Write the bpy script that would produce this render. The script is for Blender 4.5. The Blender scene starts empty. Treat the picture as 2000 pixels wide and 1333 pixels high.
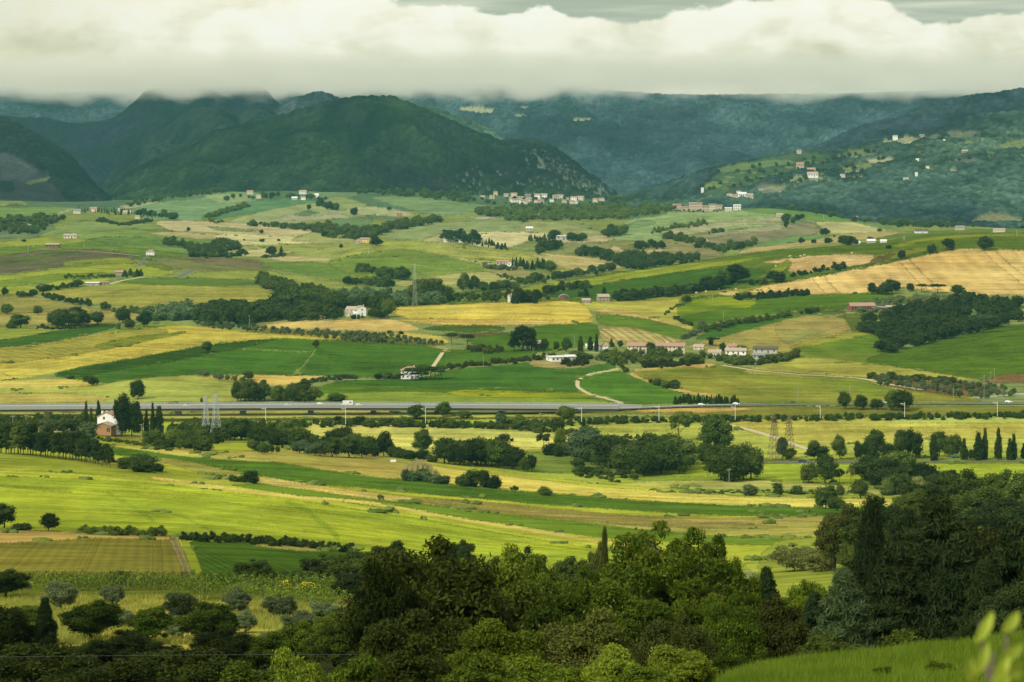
import bpy, math, random
import numpy as np
from mathutils import Vector, Matrix

# ------------------------------------------------------------------ camera, sky, sun, exposure
S = bpy.context.scene
F = 5000.0          # focal length in photo pixels (photo 2000 px wide)
HZ = 300.0          # photo row of the horizon
CZ = 165.0          # camera height above the valley datum
cam_d = bpy.data.cameras.new('camera')
cam = bpy.data.objects.new('camera', cam_d)
S.collection.objects.link(cam)
cam.location = (0, 0, CZ)
cam.rotation_euler = (math.radians(90), 0, 0)
cam_d.sensor_width = 36.0
cam_d.lens = 90.0
cam_d.shift_y = -(666.5 - HZ) / 2000.0
cam_d.clip_start = 0.3
cam_d.clip_end = 40000
cam_d.dof.use_dof = True
cam_d.dof.focus_distance = 900
cam_d.dof.aperture_fstop = 11
S.camera = cam
S.render.resolution_x = 1024
S.render.resolution_y = 682
S.view_settings.view_transform = 'Standard'
S.view_settings.look = 'None'
S.view_settings.exposure = 0.0
S.view_settings.gamma = 1.0

try: S.cycles.volume_bounces = 3
except Exception: pass
SUN_EL, SUN_AZ = math.radians(40), math.radians(-62)   # azimuth from the view direction (+Y), negative = left... behind-left below
sun_dir = Vector((math.sin(math.radians(-138)) * math.cos(SUN_EL), math.cos(math.radians(-138)) * math.cos(SUN_EL), math.sin(SUN_EL)))
sl = bpy.data.lights.new('sun', 'SUN')
sl.energy = 3.5
sl.angle = math.radians(8)
sl.color = (1.0, 0.95, 0.84)
sun = bpy.data.objects.new('sun', sl)
S.collection.objects.link(sun)
sun.rotation_euler = sun_dir.to_track_quat('Z', 'Y').to_euler()

W = bpy.data.worlds.new('World')
S.world = W
W.use_nodes = True

def NT(tree):
    nt = tree.nodes; lk = tree.links
    def n(t, ins=None, **kw):
        x = nt.new(t)
        for k, v in kw.items(): setattr(x, k, v)
        if ins:
            for k, v in ins.items():
                s = x.inputs[k]
                if isinstance(v, bpy.types.NodeSocket): lk.new(v, s)
                else: s.default_value = v
        return x
    def m(op, a, b=None, c=None, clamp=False):
        x = nt.new('ShaderNodeMath'); x.operation = op; x.use_clamp = clamp
        for i, v in enumerate((a, b, c)):
            if v is None: continue
            if isinstance(v, bpy.types.NodeSocket): lk.new(v, x.inputs[i])
            else: x.inputs[i].default_value = v
        return x.outputs[0]
    def mix(fac, a, b, bt='MIX'):
        x = nt.new('ShaderNodeMix'); x.data_type = 'RGBA'; x.blend_type = bt
        for i, v in ((0, fac), (6, a), (7, b)):
            if isinstance(v, bpy.types.NodeSocket): lk.new(v, x.inputs[i])
            else: x.inputs[i].default_value = v if i == 0 else (tuple(v) + (1,))[:4]
        return x.outputs[2]
    def sstep(lo, hi, v):
        x = nt.new('ShaderNodeMapRange'); x.interpolation_type = 'SMOOTHSTEP'
        for k, w in (('Value', v), ('From Min', lo), ('From Max', hi)):
            if isinstance(w, bpy.types.NodeSocket): lk.new(w, x.inputs[k])
            else: x.inputs[k].default_value = w
        return x.outputs['Result']
    return n, m, mix, sstep, lk

def lin(c):
    return tuple(((x / 255.0) / 12.92 if x <= 10 else ((x / 255.0 + 0.055) / 1.055) ** 2.4) for x in c)

def build_world():
    W.node_tree.nodes.clear()
    n, m, mix, ss, lk = NT(W.node_tree)
    out = n('ShaderNodeOutputWorld')
    sky = n('ShaderNodeTexSky', sky_type='NISHITA', sun_disc=False)
    sky.sun_elevation = SUN_EL
    sky.sun_rotation = math.radians(-138)
    sky.air_density = 1.3; sky.dust_density = 2.5
    b1 = n('ShaderNodeBackground', {'Color': sky.outputs[0], 'Strength': 0.09})
    tc = n('ShaderNodeTexCoord')
    sp = n('ShaderNodeSeparateXYZ', {0: tc.outputs['Generated']})
    x, y, z = sp.outputs
    # azimuth and elevation of the sky direction, radians
    az = m('ARCTAN2', x, y)
    el = m('ARCSINE', z, clamp=False)
    cv = n('ShaderNodeCombineXYZ', {0: az, 1: m('MULTIPLY', el, 1.9), 2: 0.3}).outputs[0]
    n_big = n('ShaderNodeTexNoise', {'Vector': cv, 'Scale': 9.0, 'Detail': 5.0, 'Roughness': 0.5, 'Distortion': 0.3}).outputs[0]
    n_mid = n('ShaderNodeTexNoise', {'Vector': cv, 'Scale': 30.0, 'Detail': 6.0, 'Roughness': 0.52, 'Distortion': 0.5}).outputs[0]
    n_fin = n('ShaderNodeTexNoise', {'Vector': cv, 'Scale': 75.0, 'Detail': 6.0, 'Roughness': 0.55, 'Distortion': 0.3}).outputs[0]
    # upper edge of the cloud bank as a function of azimuth (radians -> elevation)
    pts = [(-0.6, .075), (-.20, .074), (-.12, .068), (-.05, .0605), (-.02, .057), (.0, .0545), (.012, .0568), (.025, .0530), (.05, .0535), (.075, .0553),
           (.10, .0600), (.125, .0615), (.14, .0602), (.152, .0548), (.165, .0510), (.18, .0535), (.2, .0548), (.26, .05), (.6, .056)]
    fc = n('ShaderNodeFloatCurve', {'Value': m('MULTIPLY_ADD', az, 1 / 1.2, 0.5)})
    c = fc.mapping.curves[0]
    while len(c.points) > 2: c.points.remove(c.points[1])
    c.points[0].location = (0, .075 * 8); c.points[1].location = (1, .056 * 8)
    for a, e in pts[1:-1]: c.points.new(a / 1.2 + .5, e * 8)
    fc.mapping.use_clip = False
    fc.mapping.update()
    top = m('MULTIPLY', fc.outputs[0], 1 / 8.0)
    nn = m('ADD', m('MULTIPLY', m('SUBTRACT', n_mid, 0.5), 0.012), m('MULTIPLY', m('SUBTRACT', n_fin, 0.5), 0.0075))
    e2 = m('SUBTRACT', m('ADD', top, nn), el)            # >0 inside the bank
    inside = ss(-0.0004, 0.0016, e2)
    # inside shading: bright towards the top rim, cream-grey at the base and in the folds
    h = ss(0.021, 0.05, el)
    fold = m('ADD', m('MULTIPLY', n_big, 0.5), m('MULTIPLY', n_mid, 0.5))
    body = n('ShaderNodeValToRGB', {0: m('ADD', m('MULTIPLY', h, 0.62), m('MULTIPLY', m('SUBTRACT', fold, 0.5), 1.9), None, True)})
    b_val = m('ADD', m('MULTIPLY', h, 0.60), m('MULTIPLY_ADD', m('SUBTRACT', m('MULTIPLY_ADD', m('SUBTRACT', n_fin, .5), .25, fold), 0.45), 2.9, 0.10), None, True)
    lk.new(b_val, body.inputs[0])
    cr = body.color_ramp
    cr.elements[0].position = 0.0; cr.elements[0].color = lin((190, 188, 158)) + (1,)
    cr.elements[1].position = 1.0; cr.elements[1].color = lin((255, 255, 250)) + (1,)
    for p_, c_ in ((.25, (220, 216, 190)), (.5, (240, 236, 216)), (.75, (254, 251, 238))):
        q = cr.elements.new(p_); q.color = lin(c_) + (1,)
    # dimmer towards the far left and far right of the bank
    side = m('MULTIPLY', ss(-0.30, -0.11, az), m('SUBTRACT', 1.0, m('MULTIPLY', ss(0.16, 0.30, az), 0.6)))
    body_c = mix(side, mix(1.0, body.outputs[0], lin((205, 200, 160)), 'MULTIPLY'), body.outputs[0])
    # high veil above the bank: grey-green with pale streaks
    cv2 = n('ShaderNodeCombineXYZ', {0: m('MULTIPLY', az, 4.0), 1: m('MULTIPLY', el, 60.0), 2: 7.3}).outputs[0]
    streak = n('ShaderNodeTexNoise', {'Vector': cv2, 'Scale': 2.2, 'Detail': 4.0, 'Roughness': 0.5}).outputs[0]
    veil = mix(ss(0.42, 0.68, streak), lin((170, 177, 162)), lin((222, 224, 208)))
    veil = mix(ss(-0.02, -0.16, az), veil, lin((196, 203, 178)))
    veil = mix(ss(0.12, 0.9, el), veil, (0.80, 0.86, 0.86))
    col = mix(1.0, mix(inside, veil, body_c), (1.06, 1.0, .93), 'MULTIPLY')
    b2 = n('ShaderNodeBackground', {'Color': col, 'Strength': 1.12})
    mx = n('ShaderNodeMixShader', {0: 0.9, 1: b1.outputs[0], 2: b2.outputs[0]})
    lk.new(mx.outputs[0], out.inputs[0])
build_world()

# ------------------------------------------------------------------ small helpers
C = S.collection
rng = np.random.default_rng(7)
random.seed(7)
SIG = 0.000026      # haze extinction per metre
AIR = np.array([0.13, 0.36, 0.42])

def tag(o, label=None, cat=None, group=None, kind=None):
    if label: o['label'] = label
    if cat: o['category'] = cat
    if group: o['group'] = group
    if kind: o['kind'] = kind
    return o

def mesh_np(name, verts, faces, mats=(), smooth=False, attrs=None, mi=None):
    """verts (n,3); faces (m,k) array, or list of such arrays"""
    me = bpy.data.meshes.new(name)
    if not isinstance(faces, list): faces = [faces]
    faces = [np.asarray(f, dtype=np.int32) for f in faces if len(f)]
    nl = sum(f.size for f in faces); nf = sum(len(f) for f in faces)
    me.vertices.add(len(verts)); me.vertices.foreach_set('co', np.asarray(verts, dtype=np.float32).ravel())
    me.loops.add(nl); me.loops.foreach_set('vertex_index', np.concatenate([f.ravel() for f in faces]))
    tot = np.concatenate([np.full(len(f), f.shape[1], dtype=np.int32) for f in faces])
    st = np.concatenate([[0], np.cumsum(tot)[:-1]]).astype(np.int32)
    me.polygons.add(nf); me.polygons.foreach_set('loop_start', st); me.polygons.foreach_set('loop_total', tot)
    me.polygons.foreach_set('use_smooth', np.full(nf, smooth, dtype=bool))
    if mi is not None: me.polygons.foreach_set('material_index', np.asarray(mi, dtype=np.int32))
    if attrs:
        for k, a in attrs.items():
            a = np.asarray(a, dtype=np.float32)
            if a.ndim == 1:
                at = me.attributes.new(k, 'FLOAT', 'POINT'); at.data.foreach_set('value', a)
            else:
                if a.shape[1] == 3: a = np.concatenate([a, np.ones((len(a), 1), np.float32)], 1)
                at = me.attributes.new(k, 'FLOAT_COLOR', 'POINT'); at.data.foreach_set('color', a.ravel())
    for mt in mats: me.materials.append(mt)
    me.update(calc_edges=True)
    return me

def obj(name, me, parent=None, loc=(0, 0, 0), rz=0.0):
    o = bpy.data.objects.new(name, me); C.objects.link(o)
    o.location = loc; o.rotation_euler = (0, 0, rz)
    if parent is not None: o.parent = parent
    return o

def _h(ix, iy, s=0):
    x = (ix.astype(np.int64) * 374761393 + iy.astype(np.int64) * 668265263 + s * 974634777) & 0xffffffff
    x = ((x ^ (x >> 13)) * 1274126177) & 0xffffffff
    return ((x ^ (x >> 16)) & 0xffff) / 65535.0

def vnoise(x, y, s=0):
    x = np.asarray(x, float); y = np.asarray(y, float)
    ix = np.floor(x).astype(np.int64); iy = np.floor(y).astype(np.int64)
    fx = x - ix; fy = y - iy
    fx = fx * fx * (3 - 2 * fx); fy = fy * fy * (3 - 2 * fy)
    a = _h(ix, iy, s); b = _h(ix + 1, iy, s); c = _h(ix, iy + 1, s); d = _h(ix + 1, iy + 1, s)
    return (a * (1 - fx) + b * fx) * (1 - fy) + (c * (1 - fx) + d * fx) * fy - 0.5

def fbm(x, y, s=0, o=4):
    r = 0; a = 1.0
    for k in range(o):
        r = r + a * vnoise(x * 2 ** k + 17.3 * k, y * 2 ** k, s + k); a *= 0.5
    return r

def cr(xs, ys, x):
    """smooth interpolation (monotone-limited Hermite); ys (n,...)"""
    xs = np.asarray(xs, float); ys = np.asarray(ys, float); x = np.asarray(x, float)
    d = np.diff(ys, axis=0) / np.diff(xs).reshape((-1,) + (1,) * (ys.ndim - 1))
    mt = np.zeros_like(ys)
    a, b = d[:-1], d[1:]
    mt[1:-1] = np.where(a * b > 0, 2 * a * b / np.where(a + b == 0, 1, a + b), 0.0)
    mt[0] = d[0]; mt[-1] = d[-1]
    i = np.clip(np.searchsorted(xs, x) - 1, 0, len(xs) - 2)
    h = (xs[i + 1] - xs[i]); t = np.clip((x - xs[i]) / h, 0, 1)
    sh = (-1,) + (1,) * (ys.ndim - 1)
    t = t.reshape(sh); h = h.reshape(sh)
    return ((2 * t**3 - 3 * t**2 + 1) * ys[i] + (t**3 - 2 * t**2 + t) * h * mt[i] + (-2 * t**3 + 3 * t**2) * ys[i + 1] + (t**3 - t**2) * h * mt[i + 1])

class Surf:
    """A landform given by rows of constant distance; V[k, j] = photo row at which the ground of distance D[k], column u[j] stands"""
    def __init__(s, U, D, V):
        s.U = U; s.D = D; s.V = V
        s.vis = np.minimum.accumulate(V, axis=0)
    def hit(s, u, v):
        j = np.clip(np.interp(u, s.U, np.arange(len(s.U))), 0, len(s.U) - 1.001)
        j0 = int(j); f = j - j0
        col = s.V[:, j0] * (1 - f) + s.V[:, j0 + 1] * f
        k = np.argmax(col <= v)
        if col[k] > v: k = int(np.argmin(col))
        if k == 0: d = s.D[0]
        else:
            a, b = col[k - 1], col[k]
            t = 0 if a == b else min(1, max(0, (a - v) / (a - b)))
            d = s.D[k - 1] * (1 - t) + s.D[k] * t
        return d
    def pt(s, u, v):
        d = s.hit(u, v)
        return s.at(u, d)
    def at(s, u, d):
        j = np.clip(np.interp(u, s.U, np.arange(len(s.U))), 0, len(s.U) - 1.001)
        j0 = int(j); f = j - j0
        k = np.clip(np.interp(d, s.D, np.arange(len(s.D))), 0, len(s.D) - 1.001)
        k0 = int(k); g = k - k0
        v = ((s.V[k0, j0] * (1 - f) + s.V[k0, j0 + 1] * f) * (1 - g) + (s.V[k0 + 1, j0] * (1 - f) + s.V[k0 + 1, j0 + 1] * f) * g)
        return Vector(((u - 1000) / F * d, d, CZ - (v - HZ) * d / F))
    def at_xy(s, x, y):
        return s.at(1000 + F * x / y, y)

def chaikin(p, it=2):
    p = np.asarray(p, float)
    for _ in range(it):
        q = np.roll(p, -1, axis=0)
        p = np.stack([p * .82 + q * .18, p * .18 + q * .82], 1).reshape(-1, 2)
    return p

def inpoly(px, py, poly):
    c = np.zeros(len(px), bool)
    x0, y0 = poly[-1]
    for x1, y1 in poly:
        if y1 != y0:
            m_ = ((y1 > py) != (y0 > py)) & (px < (x0 - x1) * (py - y1) / (y0 - y1) + x1)
            c ^= m_
        x0, y0 = x1, y1
    return c

def albedo(rgb, D):
    """land colour as seen from afar -> surface colour less the modelled air; far ridges keep blue haze in it"""
    L = np.array(lin(rgb)) * KCOL
    if L[1] > L[0]:
        q = (L[1] - L[0]) / L[1]
        L = np.array([L[0] + .13 * (1 + .9 * q) * (L[1] - L[0]), L[1] * (.86 - .05 * q), L[2]])
    if L[1] <= L[0]: L = L * np.array([.95, .94, 1.0]) + np.array([0, 0, .05]) * L[1]
    L = L + np.array([0, 0, .045]) * L[1]
    T = np.exp(-SIG * D)[:, None]
    L = L * np.array([1 - .16 * min(1, max(0, (float(np.mean(D)) - 3800) / 1500)), 1, 1])
    near = np.interp(D, [900, 2200], [1.15, 1.0])[:, None]
    a = (L[None, :] * near - AIR[None, :] * KCOL * (1 - T)) / T
    return np.clip(a, 0.008, 0.85)
KCOL = 0.66

class Painter:
    def __init__(s, pu, pv, D):
        s.pu = pu; s.pv = pv; s.D = D
        s.col = np.zeros((len(pu), 3)); s.row = np.zeros(len(pu)); s.rowa = np.zeros(len(pu))
        s.X = (pu - 1000) / F * D; s.edges = False; s.outl = []
    def fill(s, rgb):
        s.col[:] = albedo(rgb, s.D)
    def poly(s, pts, rgb, rows=None, soft=0.0, it=2, mot=0.0, rgb2=None, edge=True):
        p = chaikin(pts, it) if it else np.asarray(pts, float)
        x0, y0 = p.min(0); x1, y1 = p.max(0)
        idx = np.nonzero((s.pu > x0) & (s.pu < x1) & (s.pv > y0) & (s.pv < y1))[0]
        if not len(idx): return
        idx = idx[inpoly(s.pu[idx], s.pv[idx], p)]
        if not len(idx): return
        a = albedo(rgb, s.D[idx])
        if rgb2 is not None:
            nz = np.clip(fbm(s.X[idx] / 40, s.D[idx] / 90, 3) * 1.6 + .5, 0, 1)[:, None]
            a = a * (1 - nz) + albedo(rgb2, s.D[idx]) * nz
        s.col[idx] = a
        if rows:
            ang, per, amp = rows
            A = math.radians(ang)
            s.row[idx] = (s.X[idx] * math.cos(A) + s.D[idx] * math.sin(A)) / per
            s.rowa[idx] = amp
        else: s.rowa[idx] = 0
        if edge and s.edges: s.outl.append(p); s.line(np.concatenate([p, p[:1]]), tuple(c_ * .72 for c_ in rgb), 1.5, it=0, a=.55)
    def line(s, pts, rgb, w, it=2, a=1.0):
        p = np.asarray(pts, float)
        for _ in range(it):
            q = [p[0]]
            for i in range(len(p) - 1):
                q += [p[i] * .75 + p[i + 1] * .25, p[i] * .25 + p[i + 1] * .75]
            q.append(p[-1]); p = np.array(q)
        for (xa, ya), (xb, yb) in zip(p[:-1], p[1:]):
            idx = np.nonzero((s.pu > min(xa, xb) - w) & (s.pu < max(xa, xb) + w) & (s.pv > min(ya, yb) - w) & (s.pv < max(ya, yb) + w))[0]
            if not len(idx): continue
            dx, dy = xb - xa, yb - ya; L2 = dx * dx + dy * dy + 1e-9
            t = np.clip(((s.pu[idx] - xa) * dx + (s.pv[idx] - ya) * dy) / L2, 0, 1)
            d = np.hypot(s.pu[idx] - xa - t * dx, s.pv[idx] - ya - t * dy)
            k = idx[d < w / 2]
            s.col[k] = s.col[k] * (1 - a) + albedo(rgb, s.D[k]) * a

def _mulline(s, pts, w, f):
    p = np.asarray(pts, float)
    for (xa, ya), (xb, yb) in zip(p[:-1], p[1:]):
        idx = np.nonzero((s.pu > min(xa, xb) - w) & (s.pu < max(xa, xb) + w) & (s.pv > min(ya, yb) - w) & (s.pv < max(ya, yb) + w))[0]
        if not len(idx): continue
        dx, dy = xb - xa, yb - ya; L2 = dx * dx + dy * dy + 1e-9
        t = np.clip(((s.pu[idx] - xa) * dx + (s.pv[idx] - ya) * dy) / L2, 0, 1)
        d = np.hypot(s.pu[idx] - xa - t * dx, s.pv[idx] - ya - t * dy)
        k = np.unique(idx[(d < w / 2) & (t > 0) & (t < 1)]); s.col[k] *= f
Painter.mul = _mulline
def tracks(P_, A, B, n_, w=1.5, f=.82, seed=1):
    """wheelings and drill lines running between two field edges"""
    R = np.random.default_rng(seed); A = np.asarray(A, float); B = np.asarray(B, float)
    T = np.linspace(0, 1, 26)
    for i in range(n_):
        s_ = (i + .5 + R.uniform(-.3, .3)) / n_; t0, t1 = sorted(R.uniform(0, 1, 2)) if R.random() < .55 else (0, 1)
        if t1 - t0 < .15: t1 = min(1, t0 + .3)
        t = t0 + (t1 - t0) * T
        a = np.array([along_np(A, q) for q in t]); b = np.array([along_np(B, q) for q in t])
        c = a * (1 - s_) + b * s_; c[:, 1] += 1.2 * fbm(t * 7, t * 0 + i, seed)
        P_.mul(c, w * R.uniform(.7, 1.5), f + R.uniform(-.08, .10) if R.random() < .7 else 1.12)
def along_np(pts, t):
    cs = np.concatenate([[0], np.cumsum(np.hypot(*np.diff(pts, axis=0).T))]); x = t * cs[-1]
    return np.interp(x, cs, pts[:, 0]), np.interp(x, cs, pts[:, 1])
# ------------------------------------------------------------------ materials of the land
def mat_new(name):
    mt = bpy.data.materials.new(name); mt.use_nodes = True
    mt.node_tree.nodes.clear()
    return mt

def mat_field():
    mt = mat_new('field_ground')
    n, m, mix, ss, lk = NT(mt.node_tree)
    at = n('ShaderNodeAttribute', attribute_name='Col')
    ro = n('ShaderNodeAttribute', attribute_name='row')
    ra = n('ShaderNodeAttribute', attribute_name='rowa')
    pos = n('ShaderNodeNewGeometry').outputs['Position']
    def nz(sx, sy, det=4, ro_=.55, off=0.0):
        mp = n('ShaderNodeMapping', {'Vector': pos, 'Scale': (sx, sy, sy), 'Location': (off, off, 0)})
        return n('ShaderNodeTexNoise', {'Vector': mp.outputs[0], 'Scale': 1.0, 'Detail': det, 'Roughness': ro_}).outputs[0]
    big = nz(.010, .007, 4)
    mid = nz(.025, .06, 5, .6, 5)
    fine = nz(.25, .35, 5, .7, 9)
    streak = m('ADD', m('MULTIPLY', nz(.006, .12, 4, .6, 13), .55), m('MULTIPLY', nz(.025, .55, 4, .65, 17), .45))
    v = m('ADD', m('MULTIPLY', m('SUBTRACT', big, .5), 0.9), m('MULTIPLY', m('SUBTRACT', mid, .5), 0.75))
    v = m('ADD', v, m('MULTIPLY', m('SUBTRACT', fine, .5), 1.25))
    v = m('ADD', v, m('MULTIPLY', m('SUBTRACT', nz(.05, .018, 5, .6, 41), .5), 1.1))
    v = m('ADD', v, m('MULTIPLY', m('SUBTRACT', streak, .5), 2.0))
    # crop rows and tractor lines
    rv = m('ADD', ro.outputs['Fac'], m('MULTIPLY', m('SUBTRACT', mid, .5), .45))
    s1 = m('SINE', m('MULTIPLY', rv, 2 * math.pi))
    fr = m('FRACT', m('MULTIPLY', rv, 1 / 6.0))
    tram = m('ADD', m('LESS_THAN', fr, 0.022), m('LESS_THAN', m('ABSOLUTE', m('SUBTRACT', fr, .14)), .011))
    rows = m('MULTIPLY', m('ADD', m('MULTIPLY', s1, .5), m('MULTIPLY', tram, -2.6)), ra.outputs['Fac'])
    v = m('ADD', v, rows)
    gain = m('ADD', 1.0, v)
    gain = m('MAXIMUM', gain, 0.35)
    g3 = n('ShaderNodeCombineXYZ', {0: gain, 1: gain, 2: gain}).outputs[0]
    c = mix(1.0, at.outputs['Color'], g3, 'MULTIPLY')
    # patches where the crop is riper / greener
    hue = m('MULTIPLY', m('SUBTRACT', nz(.018, .016, 5, .6, 31), .5), 1.6)
    warm = mix(1.0, c, (1.22, 1.03, .80), 'MULTIPLY'); cool = mix(1.0, c, (.80, .99, .95), 'MULTIPLY')
    c = mix(m('MAXIMUM', hue, 0.0, None, True), c, warm)
    c = mix(m('MAXIMUM', m('MULTIPLY', hue, -1), 0.0, None, True), c, cool)
    bs = n('ShaderNodeBsdfPrincipled', {'Base Color': c, 'Roughness': 1.0, 'Specular IOR Level': 0.0})
    bm_ = n('ShaderNodeBump', {'Height': m('ADD', fine, m('MULTIPLY', s1, m('MULTIPLY', ra.outputs['Fac'], 2.0))), 'Strength': 0.5, 'Distance': 0.6})
    lk.new(bm_.outputs[0], bs.inputs['Normal'])
    o = n('ShaderNodeOutputMaterial'); lk.new(bs.outputs[0], o.inputs[0])
    return mt
M_FIELD = mat_field()

def mat_forest():
    mt = mat_new('forest_slope')
    n, m, mix, ss, lk = NT(mt.node_tree)
    at = n('ShaderNodeAttribute', attribute_name='Col')
    pos = n('ShaderNodeNewGeometry').outputs['Position']
    a = n('ShaderNodeTexNoise', {'Vector': pos, 'Scale': .09, 'Detail': 6.0, 'Roughness': 0.7}).outputs[0]
    b = n('ShaderNodeTexNoise', {'Vector': pos, 'Scale': .006, 'Detail': 5.0, 'Roughness': 0.55}).outputs[0]
    g = m('ADD', 1.0, m('ADD', m('MULTIPLY', m('SUBTRACT', a, .5), 2.2), m('MULTIPLY', m('SUBTRACT', b, .5), 1.0)))
    g = m('MAXIMUM', g, .25)
    g3 = n('ShaderNodeCombineXYZ', {0: g, 1: g, 2: g}).outputs[0]
    c = mix(1.0, at.outputs['Color'], g3, 'MULTIPLY')
    bs = n('ShaderNodeBsdfPrincipled', {'Base Color': c, 'Roughness': 1.0, 'Specular IOR Level': 0.0})
    bm_ = n('ShaderNodeBump', {'Height': a, 'Strength': 0.8, 'Distance': 4.0})
    lk.new(bm_.outputs[0], bs.inputs['Normal'])
    o = n('ShaderNodeOutputMaterial'); lk.new(bs.outputs[0], o.inputs[0])
    return mt
M_FOREST = mat_forest()

# ------------------------------------------------------------------ the ground: one sheet from under the camera to the foothills
UK = [-600, 0, 250, 500, 750, 1000, 1250, 1500, 1750, 2000, 2600]
#      D      -600   0    250   500   750  1000  1250  1500  1750  2000  2600
ROWS = [
 (60,   (1700, 1680, 1650, 1620, 1580, 1520, 1440, 1372, 1358, 1348, 1330)),
 (90,   (1600, 1570, 1560, 1540, 1500, 1440, 1390, 1312, 1282, 1254, 1218)),
 (110,  (1540, 1510, 1500, 1490, 1460, 1430, 1400, 1345, 1316, 1292, 1262)),
 (150,  (1440, 1430, 1430, 1430, 1410, 1390, 1360, 1330, 1315, 1300, 1290)),
 (200,  (1350, 1350, 1350, 1352, 1350, 1345, 1335, 1320, 1305, 1295, 1285)),
 (260,  (1262, 1262, 1262, 1268, 1280, 1290, 1290, 1280, 1270, 1260, 1250)),
 (320,  (1190, 1190, 1192, 1197, 1210, 1230, 1240, 1235, 1230, 1225, 1220)),
 (370,  (1152, 1152, 1152, 1156, 1168, 1190, 1200, 1200, 1195, 1190, 1185)),
 (410,  (1136, 1136, 1136, 1138, 1148, 1165, 1175, 1170, 1160, 1155, 1150)),
 (500,  (1084, 1085, 1088, 1092, 1112, 1130, 1140, 1128, 1110, 1100, 1095)),
 (620,  (1036, 1038, 1044, 1054, 1078, 1098, 1095, 1082, 1065, 1055, 1050)),
 (700,  (1018, 1020, 1026, 1038, 1060, 1078, 1072, 1058, 1045, 1040, 1040)),
 (800,  (970,  976,  986, 1000, 1022, 1044, 1044, 1034, 1026, 1022, 1022)),
 (900,  (925,  934,  946,  962,  982, 1002, 1010, 1008, 1006, 1004, 1004)),
 (1000, (890,  902,  916,  932,  948,  966,  980,  985,  986,  986,  986)),
 (1070, (876,  884,  903,  906,  920,  944,  960,  963,  965,  965,  965)),
 (1150, (878,  880,  884,  884,  900,  928,  942,  940,  938,  938,  938)),
 (1250, (850,  852,  862,  870,  886,  904,  910,  906,  902,  900,  900)),
 (1350, (836,  838,  846,  852,  860,  866,  872,  870,  868,  868,  868)),
 (1420, (826,  828,  832,  836,  842,  842,  838,  834,  830,  830,  830)),
 (1480, (815,  815,  815,  814,  813,  811,  802,  796,  795,  794,  794)),
 (1560, (792,  790,  788,  786,  784,  785,  784,  784,  783,  781,  780)),
 (1650, (745,  746,  747,  756,  763,  766,  770,  766,  765,  760,  755)),
 (1750, (702,  706,  720,  727,  736,  736,  735,  738,  736,  734,  730)),
 (1850, (672,  676,  684,  692,  706,  702,  712,  716,  712,  710,  700)),
 (1950, (654,  656,  658,  667,  682,  677,  682,  690,  690,  684,  670)),
 (2050, (648,  650,  640,  646,  657,  657,  657,  664,  668,  655,  640)),
 (2200, (634,  636,  648,  642,  627,  626,  630,  630,  632,  628,  610)),
 (2350, (608,  610,  622,  622,  600,  598,  605,  605,  600,  602,  590)),
 (2500, (590,  592,  594,  598,  584,  580,  588,  580,  570,  572,  560)),
 (2700, (562,  562,  560,  566,  568,  572,  552,  530,  512,  515,  500)),
 (2900, (530,  530,  535,  548,  560,  568,  532,  495,  472,  462,  450)),
 (3050, (520,  518,  520,  530,  545,  552,  548,  505,  480,  468,  455)),
 (3250, (500,  500,  505,  515,  512,  528,  530,  500,  476,  464,  452)),
 (3500, (480,  482,  488,  494,  474,  492,  505,  490,  466,  458,  450)),
 (3700, (464,  466,  470,  478,  485,  496,  485,  482,  463,  455,  448)),
 (4000, (442,  444,  446,  452,  450,  455,  462,  465,  456,  451,  446)),
 (4300, (424,  428,  430,  434,  428,  428,  440,  440,  445,  448,  444)),
 (4600, (408,  413,  418,  418,  430,  436,  420,  410,  440,  446,  442)),
 (5000, (396,  400,  405,  396,  408,  412,  410,  406,  438,  444,  440)),
 (5500, (386,  390,  394,  376,  378,  388,  398,  402,  436,  442,  438)),
 (6000, (380,  385,  388,  372,  366,  378,  392,  400,  434,  440,  436)),
]
DK = np.array([r[0] for r in ROWS], float); VK = np.array([r[1] for r in ROWS], float)
def build_ground():
    U = np.concatenate([np.arange(-600, -60, 30), np.arange(-60, 2060, 1.9), np.arange(2060, 2601, 30)])
    Ds = []
    for k in range(len(DK) - 1):
        dv = np.abs(VK[k + 1] - VK[k]).max()
        step = 5.0 if DK[k] < 250 else (2.6 if DK[k] < 600 else 1.5)
        nn = max(3, int(dv / step))
        Ds.append(np.linspace(DK[k], DK[k + 1], nn, endpoint=False))
    D = np.concatenate(Ds + [[6000.0]])
    Vd = cr(np.log(DK), VK, np.log(D))                      # rows x knots
    V = cr(np.array(UK, float), Vd.T, U).T                  # rows x columns
    X = (U[None, :] - 1000) / F * D[:, None]
    amp = np.clip((D - 300) / 1500, 0, 1)[:, None]
    V = V + amp * 5.0 * fbm(X / 160, D[:, None] / 260 * np.ones_like(X), 11, 3)
    V = V + (np.clip((D - 1560) / 150, 0, 1) * np.clip((2700 - D) / 400, 0, 1))[:, None] * 6.0 * vnoise(X / 120, D[:, None] / 150 * np.ones_like(X), 25)
    V = V + np.clip((D - 2000) / 1500, 0, 1)[:, None] * 7.0 * vnoise(X / 230, D[:, None] / 330 * np.ones_like(X), 5)
    return Surf(U, D, V)
G = build_ground()

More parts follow.
